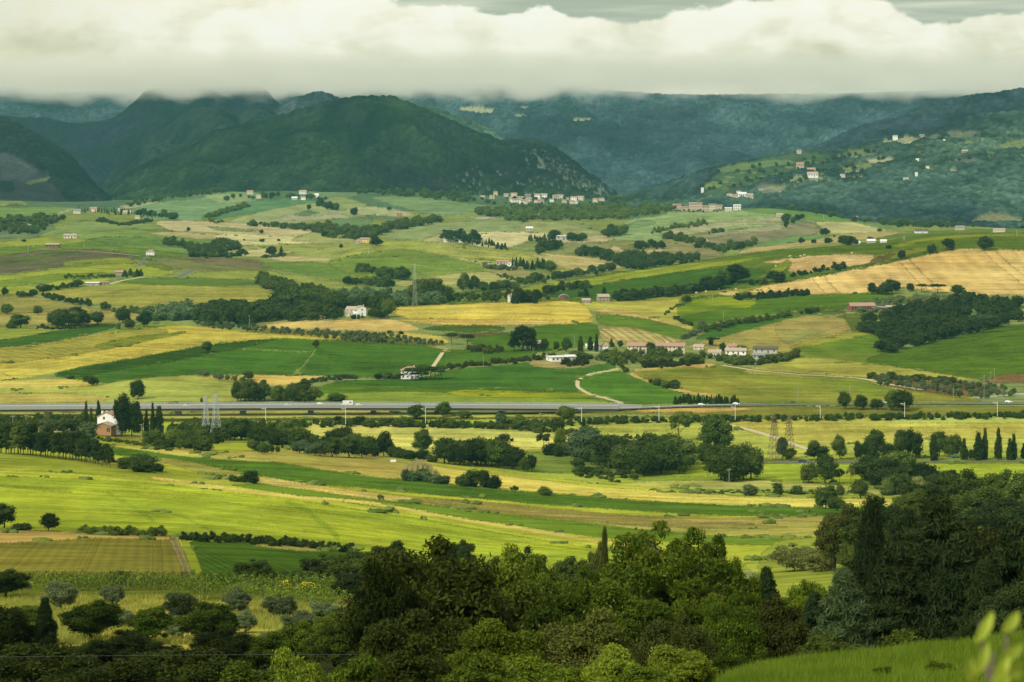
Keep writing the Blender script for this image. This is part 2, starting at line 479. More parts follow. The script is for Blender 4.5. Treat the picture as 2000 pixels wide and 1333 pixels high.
def finish_ground(P_):
    U, D, V = G.U, G.D, G.V
    Z = CZ - (V - HZ) * D[:, None] / F
    X = (U[None, :] - 1000) / F * D[:, None]
    Y = np.repeat(D[:, None], len(U), 1)
    # sideways margin, so that the land does not stop at the picture's edge
    nc = len(U)
    extra = [40, 120, 400, 1500]
    def side(sign, j):
        return X[:, j:j+1] + sign * np.array(extra)[None, :], np.repeat(D[:, None], len(extra), 1), np.repeat(Z[:, j:j+1], len(extra), 1)
    lx, ly, lz = side(-1, 0); rx, ry, rz_ = side(1, nc - 1)
    X = np.concatenate([lx[:, ::-1], X, rx], 1); Y = np.concatenate([ly, Y, ry], 1); Z = np.concatenate([lz, Z, rz_], 1)
    cpad = lambda a: np.concatenate([np.repeat(a[:, :1], 4, 1), a, np.repeat(a[:, -1:], 4, 1)], 1)
    col = cpad(P_.col.reshape(len(D), nc, 3)); row = cpad(P_.row.reshape(len(D), nc)); rowa = cpad(P_.rowa.reshape(len(D), nc))
    # near rows, under and behind the camera
    near = [(-80, .6), (-12, .9), (0, 1.7), (3, 2.05), (10, 3.4), (25, 6.4), (42, 9.4)]
    nx = np.repeat(X[:1] , len(near), 0); ny = np.array([[a] * X.shape[1] for a, b in near], float)
    z60 = Z[0]
    nz_ = np.array([(CZ - b) + (z60 - (CZ - 13.5)) * max(0, min(1, a / 60.0)) for a, b in near])
    X = np.concatenate([nx, X]); Y = np.concatenate([ny, Y]); Z = np.concatenate([nz_, Z])
    rep = lambda a: np.concatenate([np.repeat(a[:1], len(near), 0), a])
    col = rep(col); row = rep(row); rowa = rep(rowa) * 0
    rowa[len(near):] = cpad(P_.rowa.reshape(len(D), nc))
    nr, nc2 = X.shape
    # far skirt going down under the hills
    i = np.arange(nr * nc2).reshape(nr, nc2)
    f = np.stack([i[:-1, :-1], i[:-1, 1:], i[1:, 1:], i[1:, :-1]], -1).reshape(-1, 4)
    me = mesh_np('ground', np.stack([X, Y, Z], -1).reshape(-1, 3), f, [M_FIELD], True,
                 {'Col': col.reshape(-1, 3), 'row': row.ravel(), 'rowa': rowa.ravel()})
    o = obj('ground', me); o['kind'] = 'structure'
    return o

# ------------------------------------------------------------------ hills
def crowns(X, Y, cell, seed):
    gx = X / cell; gy = Y / cell
    ix = np.floor(gx).astype(np.int64); iy = np.floor(gy).astype(np.int64)
    best = np.full(X.shape, 9.0); hid = np.zeros(X.shape)
    for a in (-1, 0, 1):
        for b in (-1, 0, 1):
            cx = ix + a + .15 + .7 * _h(ix + a, iy + b, seed); cy = iy + b + .15 + .7 * _h(ix + a, iy + b, seed + 1)
            r = .75 + .5 * _h(ix + a, iy + b, seed + 2)
            d = ((gx - cx) ** 2 + (gy - cy) ** 2) / (r * r)
            mk = d < best
            best = np.where(mk, d, best); hid = np.where(mk, _h(ix + a, iy + b, seed + 3), hid)
    return np.clip(1 - best, 0, 1), hid

FOREST = (52, 92, 74)
def hill(sil, base, Dt, Db, rgb, seed, gully=22.0, step=1.15, paint=None, cell=15.0, crown=8.0, u0=None, u1=None, prof=1.0, rgb2=None, label=None, rough=1.0):
    sil = np.array(sil, float)
    u0 = sil[0, 0] if u0 is None else u0; u1 = sil[-1, 0] if u1 is None else u1
    U = np.arange(u0, u1 + 1, 1.7)
    U = np.concatenate([np.arange(u0, max(u0, -60), 25), U[U >= -60]]) if u0 < -60 else U
    if u1 > 2060: U = np.concatenate([U[U < 2060], np.arange(2060, u1 + 1, 25)])
    vt = cr(sil[:, 0], sil[:, 1], U)
    vt = vt + rough * (2.5 * fbm(U / 60, U * 0, seed, 4))
    base = np.array(base, float); vb = np.maximum(np.interp(U, base[:, 0], base[:, 1]), vt + 4)
    nr = int((vb - vt).max() / step)
    t = np.linspace(0, 1, nr)
    D = Db + (Dt - Db) * t
    tt = (t ** prof)[:, None]
    V = vb[None, :] * (1 - tt) + vt[None, :] * tt
    X = (U[None, :] - 1000) / F * D[:, None]; Y = D[:, None] * np.ones_like(X)
    w = (np.sin(np.pi * np.clip(t, 0, 1)) ** .6)[:, None]
    g = -np.abs(fbm(X / 330 + Y / 500, Y / 1500, seed + 5, 4)) * 2 + .45 + .5 * fbm(X / 120, Y / 300, seed + 9, 3)
    V = V - w * gully * 2.1 * g
    # hidden back slope
    Dbk = Dt + np.array([60.0, 200.0, 500.0]); Vbk = np.array([vt + 10, vt + 40, vt + 110])
    D2 = np.concatenate([D, Dbk]); V2 = np.concatenate([V, Vbk])
    sf = Surf(U, D2, V2)
    X = (U[None, :] - 1000) / F * D2[:, None]; Y = D2[:, None] * np.ones_like(X)
    vis = sf.vis
    pu = np.repeat(U[None, :], len(D2), 0).ravel(); pv = vis.ravel()
    jx = 3.0 * fbm(X.ravel() / 25, Y.ravel() / 40, seed + 21, 3); jy = 2.0 * fbm(X.ravel() / 25, Y.ravel() / 40, seed + 27, 3)
    P_ = Painter(pu + jx, pv + jy, Y.ravel())
    P_.X = X.ravel()
    P_.fill(rgb)
    if rgb2 is not None:
        nz = np.clip(fbm(X.ravel() / 260, Y.ravel() / 400, seed + 40, 4) * 1.5 + .5, 0, 1)[:, None]
        P_.col = P_.col * (1 - nz) + albedo(rgb2, P_.D) * nz
    forest0 = P_.col.copy()
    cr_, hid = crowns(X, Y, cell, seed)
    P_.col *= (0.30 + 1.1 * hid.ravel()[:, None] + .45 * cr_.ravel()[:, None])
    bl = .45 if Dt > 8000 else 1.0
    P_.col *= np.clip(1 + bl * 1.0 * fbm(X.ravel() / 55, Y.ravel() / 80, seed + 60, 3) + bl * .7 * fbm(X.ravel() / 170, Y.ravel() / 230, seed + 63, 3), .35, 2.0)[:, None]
    base_c = P_.col.copy()
    if paint: paint(P_)
    clear = (np.abs(P_.col - base_c).sum(1) > 1e-6).reshape(X.shape)
    clear = clear & (vis < 1e9)
    Z = CZ - (V2 - HZ) * Y / F + np.where(clear, 0, cr_ * crown * (0.7 + .6 * hid))
    nrr, ncc = X.shape
    i = np.arange(nrr * ncc).reshape(nrr, ncc)
    f = np.stack([i[:-1, :-1], i[:-1, 1:], i[1:, 1:], i[1:, :-1]], -1).reshape(-1, 4)
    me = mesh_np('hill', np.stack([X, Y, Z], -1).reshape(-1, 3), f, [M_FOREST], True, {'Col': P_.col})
    o = obj('hill', me); o['kind'] = 'structure'
    if label: o['label'] = label
    sf.obj = o
    return sf

def paint_far(P_):
    for p in ([(892, 214), (915, 209), (965, 213), (962, 222), (930, 223)], [(1118, 236), (1135, 233), (1160, 235), (1158, 238), (1120, 239)],
              [(1003, 228), (1018, 225), (1030, 229), (1010, 232)], [(1015, 211), (1030, 210), (1034, 214), (1018, 215)]):
        P_.poly(p, (176, 188, 135))
    P_.poly([(985, 208), (1040, 205), (1120, 225), (1110, 240), (1040, 236), (990, 226)], (75, 120, 100)) if False else None
H1 = hill([(-900, 150), (-300, 160), (0, 172), (150, 184), (300, 175), (420, 160), (600, 164), (800, 168), (1000, 167), (1100, 170), (1200, 180), (1320, 189), (1450, 187), (1600, 186), (1750, 183), (1850, 178), (1950, 174), (2100, 170), (2900, 140)],
          [(-900, 420), (2900, 420)], 9200, 7200, (72, 116, 110), 101, 16, paint=paint_far, rgb2=(54, 94, 92), label='far forested ridge with its top in the cloud')  # extra blue haze of the far ridge is put into its forest colour
H2 = hill([(-900, 190), (-200, 215), (60, 235), (150, 245), (215, 235), (262, 203), (285, 183), (345, 167), (420, 158), (470, 165), (515, 176), (545, 205), (600, 228), (700, 262), (800, 320), (860, 380)],
          [(-900, 410), (900, 410)], 8400, 6900, (54, 86, 90), 202, 30, rgb2=(40, 70, 74), label='dark forested mountain at the left under the cloud')
H2b = hill([(480, 300), (520, 235), (560, 202), (590, 191), (628, 184), (662, 194), (700, 206), (760, 222), (850, 250), (950, 330)],
           [(450, 410), (960, 410)], 7600, 6700, (74, 108, 102), 303, 20, rgb2=(60, 92, 92), label='small forested peak behind the round hill')
H2c = hill([(170, 400), (215, 345), (260, 300), (310, 255), (355, 228), (395, 219), (425, 217), (452, 226), (470, 233), (488, 219), (503, 214), (525, 221), (560, 242), (620, 285), (700, 350)],
           [(150, 410), (720, 410)], 7000, 6200, (54, 92, 84), 404, 30, rgb2=(42, 76, 76), label='forested spur with two small peaks left of the round hill')
H3b = hill([(740, 260), (790, 203), (830, 210), (880, 226), (930, 246), (975, 270), (1020, 300), (1070, 350), (1100, 390)],
           [(730, 400), (1110, 400)], 6900, 6300, (76, 118, 96), 505, 8, label='paler forested shoulder behind the round hill')
def paint_dome(P_):
    r = np.random.default_rng(3)
    for k in range(210):
        t = r.random() ** .8
        u = 1030 + 160 * t + r.normal(0, 8); v = 290 + 88 * t ** 1.1 + r.uniform(-4, 34) * (1 - .4 * t)
        if k > 150: u = r.uniform(880, 1120); v = r.uniform(330, 385)
        w = r.uniform(2, 6); h = r.uniform(1.0, 3.0)
        P_.poly([(u - w, v - h), (u + w * .4, v - h * 1.2), (u + w, v + h), (u, v + h * 1.2)], (118, 138, 118), it=1)
H3 = hill([(130, 410), (190, 375), (250, 340), (330, 300), (400, 268), (460, 250), (520, 238), (560, 226), (600, 213), (650, 201), (700, 194), (745, 192), (775, 197), (810, 211), (850, 228), (900, 248), (950, 268), (985, 279), (1005, 275), (1040, 276), (1070, 286), (1110, 311), (1150, 341), (1180, 363), (1198, 384), (1215, 410)],
          [(120, 415), (1230, 415)], 6400, 5500, (46, 88, 70), 606, 20, paint=paint_dome, rgb2=(32, 64, 62), label='round forested hill in the middle of the range')
def paint_quarry(P_):
    P_.poly([(-40, 296), (20, 302), (60, 325), (98, 345), (92, 358), (112, 372), (130, 398), (60, 402), (-40, 402)], (82, 100, 96), rgb2=(60, 82, 80), it=1)
    P_.poly([(45, 357), (98, 344), (96, 352), (60, 361)], (98, 120, 86), it=1)
    P_.poly([(-10, 352), (28, 354), (26, 378), (-10, 374)], (40, 66, 58), it=1)
    P_.line([(-20, 306), (30, 314), (62, 330)], (96, 112, 100), 1.6)
H5 = hill([(-900, 120), (-300, 180), (0, 235), (50, 254), (100, 281), (150, 320), (185, 362), (235, 405)],
          [(-900, 412), (240, 412)], 6000, 5400, (42, 76, 66), 707, 12, paint=paint_quarry, label='dark hillside with an old grey quarry')
H4 = hill([(1080, 430), (1200, 392), (1350, 345), (1450, 318), (1550, 302), (1600, 286), (1650, 262), (1700, 244), (1750, 231), (1800, 212), (1850, 201), (1900, 189), (1960, 181), (2000, 177), (2900, 120)],
          [(1080, 440), (2900, 440)], 7000, 6100, (60, 96, 92), 808, 14, rgb2=(48, 80, 84), label='forested slope rising at the right')
H6_HOUSES = [(1425, 388), (1436, 389), (1450, 387), (1465, 390), (1443, 382), (1372, 377), (1561, 301), (1563, 329), (1585, 337), (1588, 348), (1646, 350), (1749, 274), (1801, 271), (1844, 279), (1885, 303), (1792, 317), (1812, 332), (1790, 346), (1770, 355)]
def paint_front(P_):
    Q = P_.poly
    for u, v in H6_HOUSES: Q([(u - 11, v + 1), (u - 4, v - 3), (u + 9, v - 2), (u + 11, v + 2.5), (u, v + 3.5)], (120, 136, 98), it=1)
    gr = (128, 150, 98); st = (176, 180, 124); ol = (108, 132, 92)
    Q([(1365, 390), (1380, 355), (1430, 325), (1500, 312), (1570, 300), (1620, 305), (1640, 320), (1560, 338), (1500, 350), (1470, 368), (1420, 385)], (84, 122, 88), rgb2=(70, 108, 84))
    Q([(1392, 335), (1440, 322), (1500, 314), (1540, 312), (1560, 320), (1480, 328), (1420, 338)], (112, 146, 96))
    Q([(1375, 360), (1400, 352), (1415, 366), (1380, 372)], (120, 150, 92))
    Q([(1640, 310), (1650, 299), (1690, 292), (1715, 300), (1710, 308), (1660, 314)], (122, 142, 98))
    Q([(1702, 288), (1740, 272), (1775, 268), (1798, 274), (1760, 284), (1745, 281)], (160, 170, 116))
    Q([(1755, 284), (1790, 272), (1798, 276), (1775, 285)], (196, 186, 130))
    Q([(1690, 316), (1740, 309), (1750, 316), (1700, 324)], st)
    Q([(1635, 328), (1690, 320), (1710, 326), (1700, 332), (1650, 338)], gr)
    Q([(1638, 339), (1662, 335), (1665, 341), (1642, 343)], (208, 196, 158)); Q([(1670, 336), (1690, 332), (1692, 337), (1672, 340)], (208, 196, 158))
    Q([(1535, 352), (1560, 345), (1612, 349), (1608, 357), (1560, 361), (1540, 359)], (150, 164, 116))
    Q([(1470, 372), (1490, 364), (1530, 366), (1545, 370), (1520, 382), (1495, 386)], (186, 184, 140), rgb2=(130, 142, 110))
    Q([(1808, 272), (1830, 262), (1842, 270), (1820, 276)], (118, 134, 108)); Q([(1845, 262), (1900, 258), (1920, 262), (1890, 272), (1860, 274)], (124, 138, 108))
    Q([(1930, 292), (1960, 280), (2060, 270), (2060, 290), (1990, 294)], gr); Q([(1960, 264), (2060, 258), (2060, 264), (1970, 268)], (110, 140, 84))
    Q([(1868, 282), (1900, 278), (1910, 285), (1875, 286)], ol); Q([(1850, 316), (1870, 312), (1915, 313), (1910, 322), (1860, 322)], (126, 136, 108))
    Q([(1950, 308), (2040, 305), (2040, 310), (1955, 311)], gr); Q([(1848, 336), (1870, 334), (1868, 341)], (170, 176, 130))
    Q([(1890, 438), (1915, 424), (1940, 420), (1965, 421), (1990, 430), (2000, 437)], (136, 148, 96))
    r = np.random.default_rng(9)
    for _ in range(170):
        u = r.uniform(1380, 1980); v0 = np.interp(u, [1380, 1500, 1700, 2000], [350, 325, 290, 250]); v = v0 + r.uniform(0, 60)
        w = r.uniform(3, 13); h = r.uniform(.8, 2.6)
        Q([(u - w, v + h * .4), (u - w * .3, v - h), (u + w, v - h * .3), (u + w * .4, v + h)], gr if r.random() < .6 else ol, it=1)
H6 = hill([(1100, 425), (1150, 405), (1200, 388), (1290, 371), (1350, 346), (1400, 330), (1500, 310), (1560, 299), (1640, 299), (1700, 281), (1800, 263), (1850, 250), (1900, 233), (2000, 221), (2900, 150)],
          [(1080, 452), (2900, 452)], 5900, 4700, (64, 106, 88), 909, 16, paint=paint_front, rgb2=(48, 84, 80), label='nearer forested slope with farm clearings at the right')
# ------------------------------------------------------------------ fields: crops laid on the ground
_X = ((G.U[None, :] - 1000) / F * G.D[:, None])
_Y = np.repeat(G.D[:, None], len(G.U), 1)
_jw = np.clip(1.0 * 1200 / _Y, .5, 3).ravel()
_pu = np.repeat(G.U[None, :], len(G.D), 0).ravel() + 2.2 * fbm(_X.ravel() / 9, _Y.ravel() / 25, 71, 3)
_pv = G.vis.ravel() + 1.6 * fbm(_X.ravel() / 12, _Y.ravel() / 30, 75, 3)
_pv = _pv + np.random.default_rng(5).normal(0, .75, len(_pv))
P = Painter(_pu, _pv, _Y.ravel())
Q = P.poly; L = P.line; P.edges = True
P.fill((128, 160, 84))
LIME = (166, 186, 58); LIME2 = (150, 178, 52); GREEN = (62, 122, 48); GOLD = (208, 188, 84); PALE = (160, 182, 112); STRAW = (202, 200, 132)
DEEP = (48, 104, 44); OLIVE = (144, 152, 70); TAN = (186, 176, 88); BROWN = (128, 124, 84)
# ---- far band (rows 360-470)
Q([(-600, 330), (2600, 330), (2600, 412), (1200, 412), (-600, 412)], (92, 132, 94))
Q([(-600, 395), (20, 388), (45, 393), (62, 404), (-600, 406)], (136, 160, 88)); Q([(10, 402), (25, 398), (48, 401), (45, 406), (8, 407)], (90, 122, 80))
Q([(-600, 405), (60, 404), (148, 405), (145, 410), (105, 418), (60, 428), (-600, 432)], (112, 158, 88))
Q([(110, 416), (142, 407), (146, 410), (112, 420)], (176, 186, 132))
Q([(-600, 430), (60, 428), (110, 440), (90, 470), (-600, 470)], (102, 140, 92))
Q([(230, 402), (290, 396), (320, 393), (300, 402), (240, 410)], (170, 180, 120))
Q([(250, 410), (330, 392), (400, 378), (450, 372), (520, 380), (520, 400), (400, 432), (300, 430), (265, 420)], (120, 166, 108))
Q([(320, 392), (380, 378), (450, 368), (440, 378), (360, 392)], (104, 142, 100)); Q([(390, 380), (470, 376), (500, 392), (430, 400)], (146, 172, 112))
Q([(390, 424), (470, 398), (530, 388), (600, 388), (650, 396), (560, 408), (480, 418), (400, 432)], (88, 150, 98))
Q([(440, 432), (500, 416), (600, 396), (655, 402), (690, 412), (720, 424), (680, 426), (560, 438), (470, 438)], (156, 178, 112))
Q([(570, 418), (600, 412), (630, 416), (596, 422)], (94, 142, 90))
Q([(560, 420), (600, 424), (660, 416), (690, 426), (620, 430), (540, 432)], (178, 188, 128))
Q([(640, 432), (660, 428), (720, 426), (730, 430), (720, 448), (690, 452)], (104, 152, 96))
Q([(600, 372), (620, 364), (650, 362), (695, 364), (700, 382), (680, 388), (600, 386)], (118, 154, 104)); Q([(615, 364), (640, 360), (655, 363), (630, 365)], (186, 180, 128))
Q([(480, 372), (560, 366), (600, 360), (580, 352), (540, 358), (500, 366)], (104, 146, 100))
Q([(620, 392), (645, 385), (670, 385), (725, 402), (700, 414), (640, 404)], (150, 170, 104))
Q([(665, 412), (720, 402), (790, 412), (820, 422), (760, 424), (700, 420)], (180, 178, 118)); Q([(700, 420), (790, 424), (820, 440), (760, 436)], (112, 146, 98))
Q([(715, 385), (800, 382), (870, 392), (950, 400), (960, 404), (900, 422), (840, 420), (770, 402)], (126, 162, 104))
Q([(805, 368), (850, 366), (852, 378), (806, 378)], (132, 156, 112), rows=(10, 9, .25))
Q([(930, 418), (950, 408), (975, 404), (965, 412), (945, 420)], (134, 168, 104))
# left band 420-560
Q([(300, 434), (330, 430), (480, 436), (640, 452), (700, 455), (650, 462), (500, 462), (380, 458), (320, 448)], (196, 198, 124))
Q([(400, 442), (460, 446), (520, 452), (430, 452)], (122, 158, 92))
Q([(60, 470), (120, 440), (170, 430), (300, 436), (330, 450), (260, 462), (140, 476), (80, 484)], (124, 164, 90))
Q([(150, 462), (230, 446), (330, 450), (420, 462), (420, 500), (320, 510), (200, 498), (130, 478)], (112, 158, 80))
Q([(170, 472), (200, 462), (320, 466), (390, 485), (300, 482)], (94, 148, 74))
Q([(280, 455), (350, 452), (450, 458), (500, 474), (420, 470), (330, 462)], (178, 186, 108))
Q([(410, 462), (440, 455), (560, 462), (680, 470), (670, 478), (560, 478), (470, 480), (450, 468)], (206, 202, 128))
Q([(560, 470), (620, 450), (700, 460), (740, 466), (720, 474), (620, 474)], (150, 172, 100))
Q([(470, 480), (660, 474), (700, 478), (620, 488), (520, 498), (450, 500), (440, 490)], (156, 176, 96))
Q([(480, 490), (530, 484), (590, 488), (560, 496), (500, 503), (460, 500)], (196, 190, 116))
Q([(500, 484), (560, 478), (740, 476), (800, 480), (760, 505), (640, 512), (560, 505), (580, 492)], (142, 170, 86), rows=(70, 14, .12))
Q([(515, 505), (560, 499), (650, 505), (640, 510), (560, 512), (540, 508)], (188, 176, 108))
Q([(405, 492), (470, 486), (486, 492), (420, 504)], (150, 172, 92))
Q([(-600, 490), (0, 474), (60, 466), (100, 462), (140, 462), (180, 470), (130, 478), (60, 486), (-600, 520)], (142, 172, 72))
Q([(-600, 500), (60, 482), (180, 474), (370, 498), (400, 510), (285, 510), (200, 494), (60, 494), (-600, 530)], (96, 146, 62))
Q([(-600, 520), (0, 502), (80, 488), (200, 487), (262, 498), (272, 506), (200, 512), (100, 524), (0, 536), (-600, 556)], (116, 118, 84), rgb2=(96, 118, 72))
Q([(0, 512), (90, 494), (170, 490), (100, 500), (40, 510)], (88, 124, 64))
Q([(120, 512), (240, 502), (270, 512), (250, 516), (130, 522)], (128, 158, 66))
Q([(-600, 580), (0, 540), (120, 524), (230, 514), (300, 518), (345, 530), (330, 538), (270, 540), (240, 538), (130, 545), (-600, 600)], (146, 176, 64))
Q([(-600, 600), (0, 549), (100, 536), (200, 532), (240, 536), (160, 545), (0, 562), (-600, 620)], (110, 152, 58))
Q([(282, 504), (340, 502), (420, 502), (500, 508), (540, 520), (530, 528), (440, 530), (380, 528), (340, 524), (290, 514)], (120, 140, 80))
Q([(370, 504), (440, 504), (500, 512), (530, 522), (440, 520), (380, 514)], (128, 132, 84))
Q([(275, 515), (300, 512), (340, 524), (330, 530), (290, 520)], (110, 138, 64))
Q([(388, 530), (530, 528), (560, 540), (500, 546), (372, 544)], (140, 168, 74))
Q([(540, 512), (640, 514), (700, 524), (760, 540), (700, 556), (640, 545), (560, 530), (500, 518)], (98, 150, 68))
Q([(560, 535), (640, 548), (720, 562), (680, 566), (600, 556), (550, 546)], (146, 172, 78))
Q([(225, 545), (330, 542), (500, 548), (512, 556), (400, 560), (300, 556), (236, 552)], (86, 136, 60))
Q([(60, 572), (150, 562), (220, 552), (300, 557), (400, 559), (520, 562), (600, 580), (625, 592), (600, 602), (500, 594), (400, 600), (280, 602), (180, 595), (100, 580)], (160, 174, 66), rgb2=(148, 168, 72))
Q([(-600, 570), (60, 562), (130, 546), (230, 543), (180, 556), (80, 568), (60, 576), (-600, 590)], (152, 180, 66))
Q([(-600, 590), (0, 578), (70, 580), (140, 594), (190, 606), (120, 610), (0, 614), (-600, 618)], (158, 156, 74), rgb2=(146, 158, 70))
Q([(-600, 618), (0, 614), (150, 609), (240, 602), (300, 608), (310, 620), (230, 632), (60, 636), (-600, 640)], (168, 162, 76))
# centre band 430-600
Q([(735, 465), (780, 445), (850, 434), (990, 430), (1040, 433), (1100, 430), (1160, 444), (1180, 462), (1000, 462), (900, 452), (800, 470)], (136, 166, 102))
Q([(1010, 440), (1040, 431), (1090, 434), (1160, 448), (1160, 458), (1060, 458), (1020, 450)], (152, 172, 104))
Q([(905, 426), (960, 423), (985, 427), (940, 429)], (192, 196, 150))
Q([(820, 470), (870, 455), (900, 448), (930, 458), (900, 478), (840, 474)], (166, 180, 108))
Q([(920, 462), (935, 452), (1050, 455), (1180, 462), (1290, 468), (1300, 480), (1200, 478), (1080, 474), (1000, 485), (920, 480), (910, 472)], (206, 198, 132))
Q([(1140, 460), (1220, 460), (1300, 470), (1340, 478), (1330, 500), (1230, 496), (1150, 480)], (186, 188, 118))
Q([(990, 486), (1040, 468), (1070, 468), (1090, 480), (1070, 492), (1010, 488)], (124, 158, 88))
Q([(1085, 480), (1110, 474), (1180, 473), (1200, 480), (1180, 494), (1110, 496)], (132, 152, 92))
Q([(1180, 470), (1230, 466), (1300, 470), (1330, 480), (1420, 496), (1400, 508), (1240, 500), (1200, 480)], (128, 148, 84))
Q([(1240, 492), (1300, 486), (1310, 474), (1330, 474), (1300, 490), (1245, 498)], (194, 180, 120))
Q([(1290, 476), (1340, 472), (1400, 488), (1410, 502), (1340, 500), (1290, 488)], (146, 156, 92))
# the hill in the centre
Q([(650, 500), (740, 472), (800, 470), (860, 476), (980, 488), (1100, 498), (1180, 506), (1240, 520), (1190, 530), (1000, 540), (900, 560), (700, 556)], (150, 176, 82))
Q([(820, 485), (900, 484), (1000, 492), (1060, 502), (1080, 512), (960, 508), (860, 500)], (164, 184, 90))
Q([(1030, 496), (1100, 497), (1180, 506), (1238, 519), (1190, 528), (1130, 530), (1090, 520), (1050, 506)], (196, 184, 106), rows=(80, 10, .12))
Q([(630, 512), (740, 490), (800, 486), (860, 500), (930, 510), (945, 528), (930, 534), (860, 536), (760, 548), (690, 540)], (110, 156, 68))
Q([(840, 492), (870, 500), (940, 512), (980, 518), (960, 520), (900, 508)], (190, 190, 112))
Q([(690, 540), (760, 534), (860, 530), (940, 528), (960, 530), (860, 540), (760, 554), (700, 556)], (122, 164, 72))
Q([(760, 552), (860, 538), (940, 530), (1000, 542), (1014, 552), (960, 556), (860, 556), (800, 562)], (172, 186, 94))
Q([(945, 528), (1020, 524), (1080, 530), (1090, 540), (1040, 546), (960, 534)], (160, 170, 92)); Q([(1020, 522), (1080, 528), (1100, 534), (1075, 536), (1030, 530)], (118, 152, 72))
# far right band
Q([(1190, 470), (1220, 432), (1280, 416), (1400, 412), (1500, 408), (1560, 412), (1660, 418), (1640, 432), (1500, 446), (1400, 452), (1300, 462), (1280, 478), (1240, 470)], (142, 178, 108))
Q([(1225, 440), (1240, 432), (1270, 430), (1285, 436), (1240, 446)], (112, 164, 98)); Q([(1200, 428), (1260, 418), (1305, 414), (1300, 421), (1210, 430)], (96, 142, 96))
Q([(1285, 452), (1330, 440), (1480, 428), (1530, 424), (1530, 436), (1440, 440), (1340, 460), (1300, 466)], (172, 186, 118))
Q([(1440, 412), (1500, 406), (1600, 412), (1650, 422), (1668, 434), (1600, 434), (1540, 420)], (108, 160, 82))
Q([(1585, 434), (1668, 434), (1700, 440), (1742, 452), (1640, 458), (1612, 452)], (196, 190, 116), rows=(20, 30, .05))
Q([(1380, 465), (1460, 452), (1530, 440), (1540, 434), (1592, 434), (1610, 452), (1560, 466), (1440, 484), (1390, 476)], (124, 134, 96), rgb2=(146, 146, 98))
Q([(1350, 462), (1400, 452), (1500, 442), (1526, 436), (1530, 450), (1440, 458), (1380, 466)], (160, 172, 112), rows=(10, 10, .35))
Q([(1352, 474), (1378, 464), (1388, 474), (1360, 478)], (186, 166, 112))
Q([(1470, 478), (1540, 462), (1640, 458), (1640, 466), (1560, 476), (1490, 484)], (98, 156, 88))
Q([(1450, 486), (1560, 474), (1660, 456), (1764, 452), (1740, 462), (1640, 474), (1540, 484), (1440, 500)], (178, 180, 98))
Q([(1700, 470), (1760, 456), (1900, 448), (2600, 440), (2600, 458), (1900, 456), (1780, 462)], (100, 142, 62))
Q([(1620, 418), (1700, 432), (1760, 440), (1770, 446), (1700, 444)], (122, 152, 92))
Q([(1884, 440), (1905, 426), (1925, 420), (1962, 420), (1995, 432), (2000, 438)], (130, 146, 88), rgb2=(146, 140, 98))
# big green hill in front (right)
Q([(860, 575), (950, 566), (1060, 556), (1200, 532), (1300, 520), (1400, 505), (1500, 490), (1600, 484), (1700, 474), (1800, 461), (1900, 455), (2600, 452), (2600, 500), (1890, 486), (1760, 510), (1640, 530), (1500, 560), (1430, 575), (1250, 600), (1060, 590), (860, 590)], (84, 126, 40))
Q([(940, 572), (1200, 536), (1330, 516), (1400, 511), (1500, 502), (1440, 515), (1300, 535), (1100, 566), (1000, 582), (900, 585)], (134, 164, 56))
Q([(1064, 578), (1120, 566), (1250, 544), (1330, 531), (1420, 524), (1500, 527), (1480, 545), (1430, 560), (1380, 575), (1250, 590), (1130, 585)], (54, 116, 46))
Q([(1740, 480), (1800, 465), (1900, 457), (2060, 457), (2060, 464), (1920, 462), (1800, 472), (1760, 484)], (128, 152, 46))
Q([(1700, 500), (1760, 488), (1830, 484), (1870, 480), (1800, 492), (1720, 512)], (122, 142, 54))
Q([(1480, 513), (1560, 502), (1640, 497), (1700, 498), (1720, 506), (1690, 517), (1620, 526), (1570, 533), (1536, 530), (1545, 518), (1520, 514)], (202, 178, 108), rgb2=(184, 160, 92))
Q([(1484, 545), (1520, 516), (1540, 508), (1548, 516), (1530, 530), (1510, 540)], (122, 150, 54), rows=(75, 6, .2))
Q([(1700, 508), (1740, 494), (1752, 496), (1720, 512), (1700, 520)], (106, 100, 54))
Q([(1420, 575), (1500, 562), (1640, 528), (1760, 504), (1840, 490), (1895, 484), (1890, 490), (1820, 500), (1700, 522), (1560, 550), (1440, 578)], (66, 110, 38))
Q([(1446, 566), (1520, 554), (1600, 540), (1700, 521), (1780, 506), (1840, 492), (1880, 486), (1930, 488), (2100, 490), (2600, 500), (2600, 580), (2050, 578), (1960, 577), (1900, 578), (1850, 570), (1760, 562), (1700, 572), (1600, 575), (1480, 574)], (224, 196, 108), rows=(0, 17, .12), rgb2=(214, 184, 96), it=1)
Q([(1250, 600), (1360, 582), (1440, 576), (1500, 556), (1560, 548), (1440, 566), (1340, 570), (1240, 590)], (140, 158, 60))
Q([(1400, 572), (1440, 568), (1445, 576), (1410, 578)], (206, 184, 112))
Q([(1300, 618), (1330, 592), (1350, 580), (1440, 576), (1540, 578), (1640, 576), (1730, 570), (1750, 580), (1720, 595), (1640, 606), (1540, 612), (1440, 620), (1390, 632), (1350, 644), (1320, 630)], (74, 132, 44))
Q([(1306, 612), (1350, 586), (1420, 580), (1480, 586), (1470, 600), (1400, 604), (1330, 618)], (138, 172, 44), rgb2=(92, 146, 44))
Q([(1500, 606), (1560, 602), (1660, 598), (1700, 596), (1660, 604), (1560, 612)], (70, 116, 46))
Q([(1660, 606), (1740, 590), (1800, 575), (1880, 580), (1900, 590), (1820, 606), (1720, 612)], (98, 122, 52), rgb2=(120, 128, 60))
Q([(1640, 614), (1720, 612), (1700, 640), (1664, 648), (1646, 625)], (88, 120, 52))
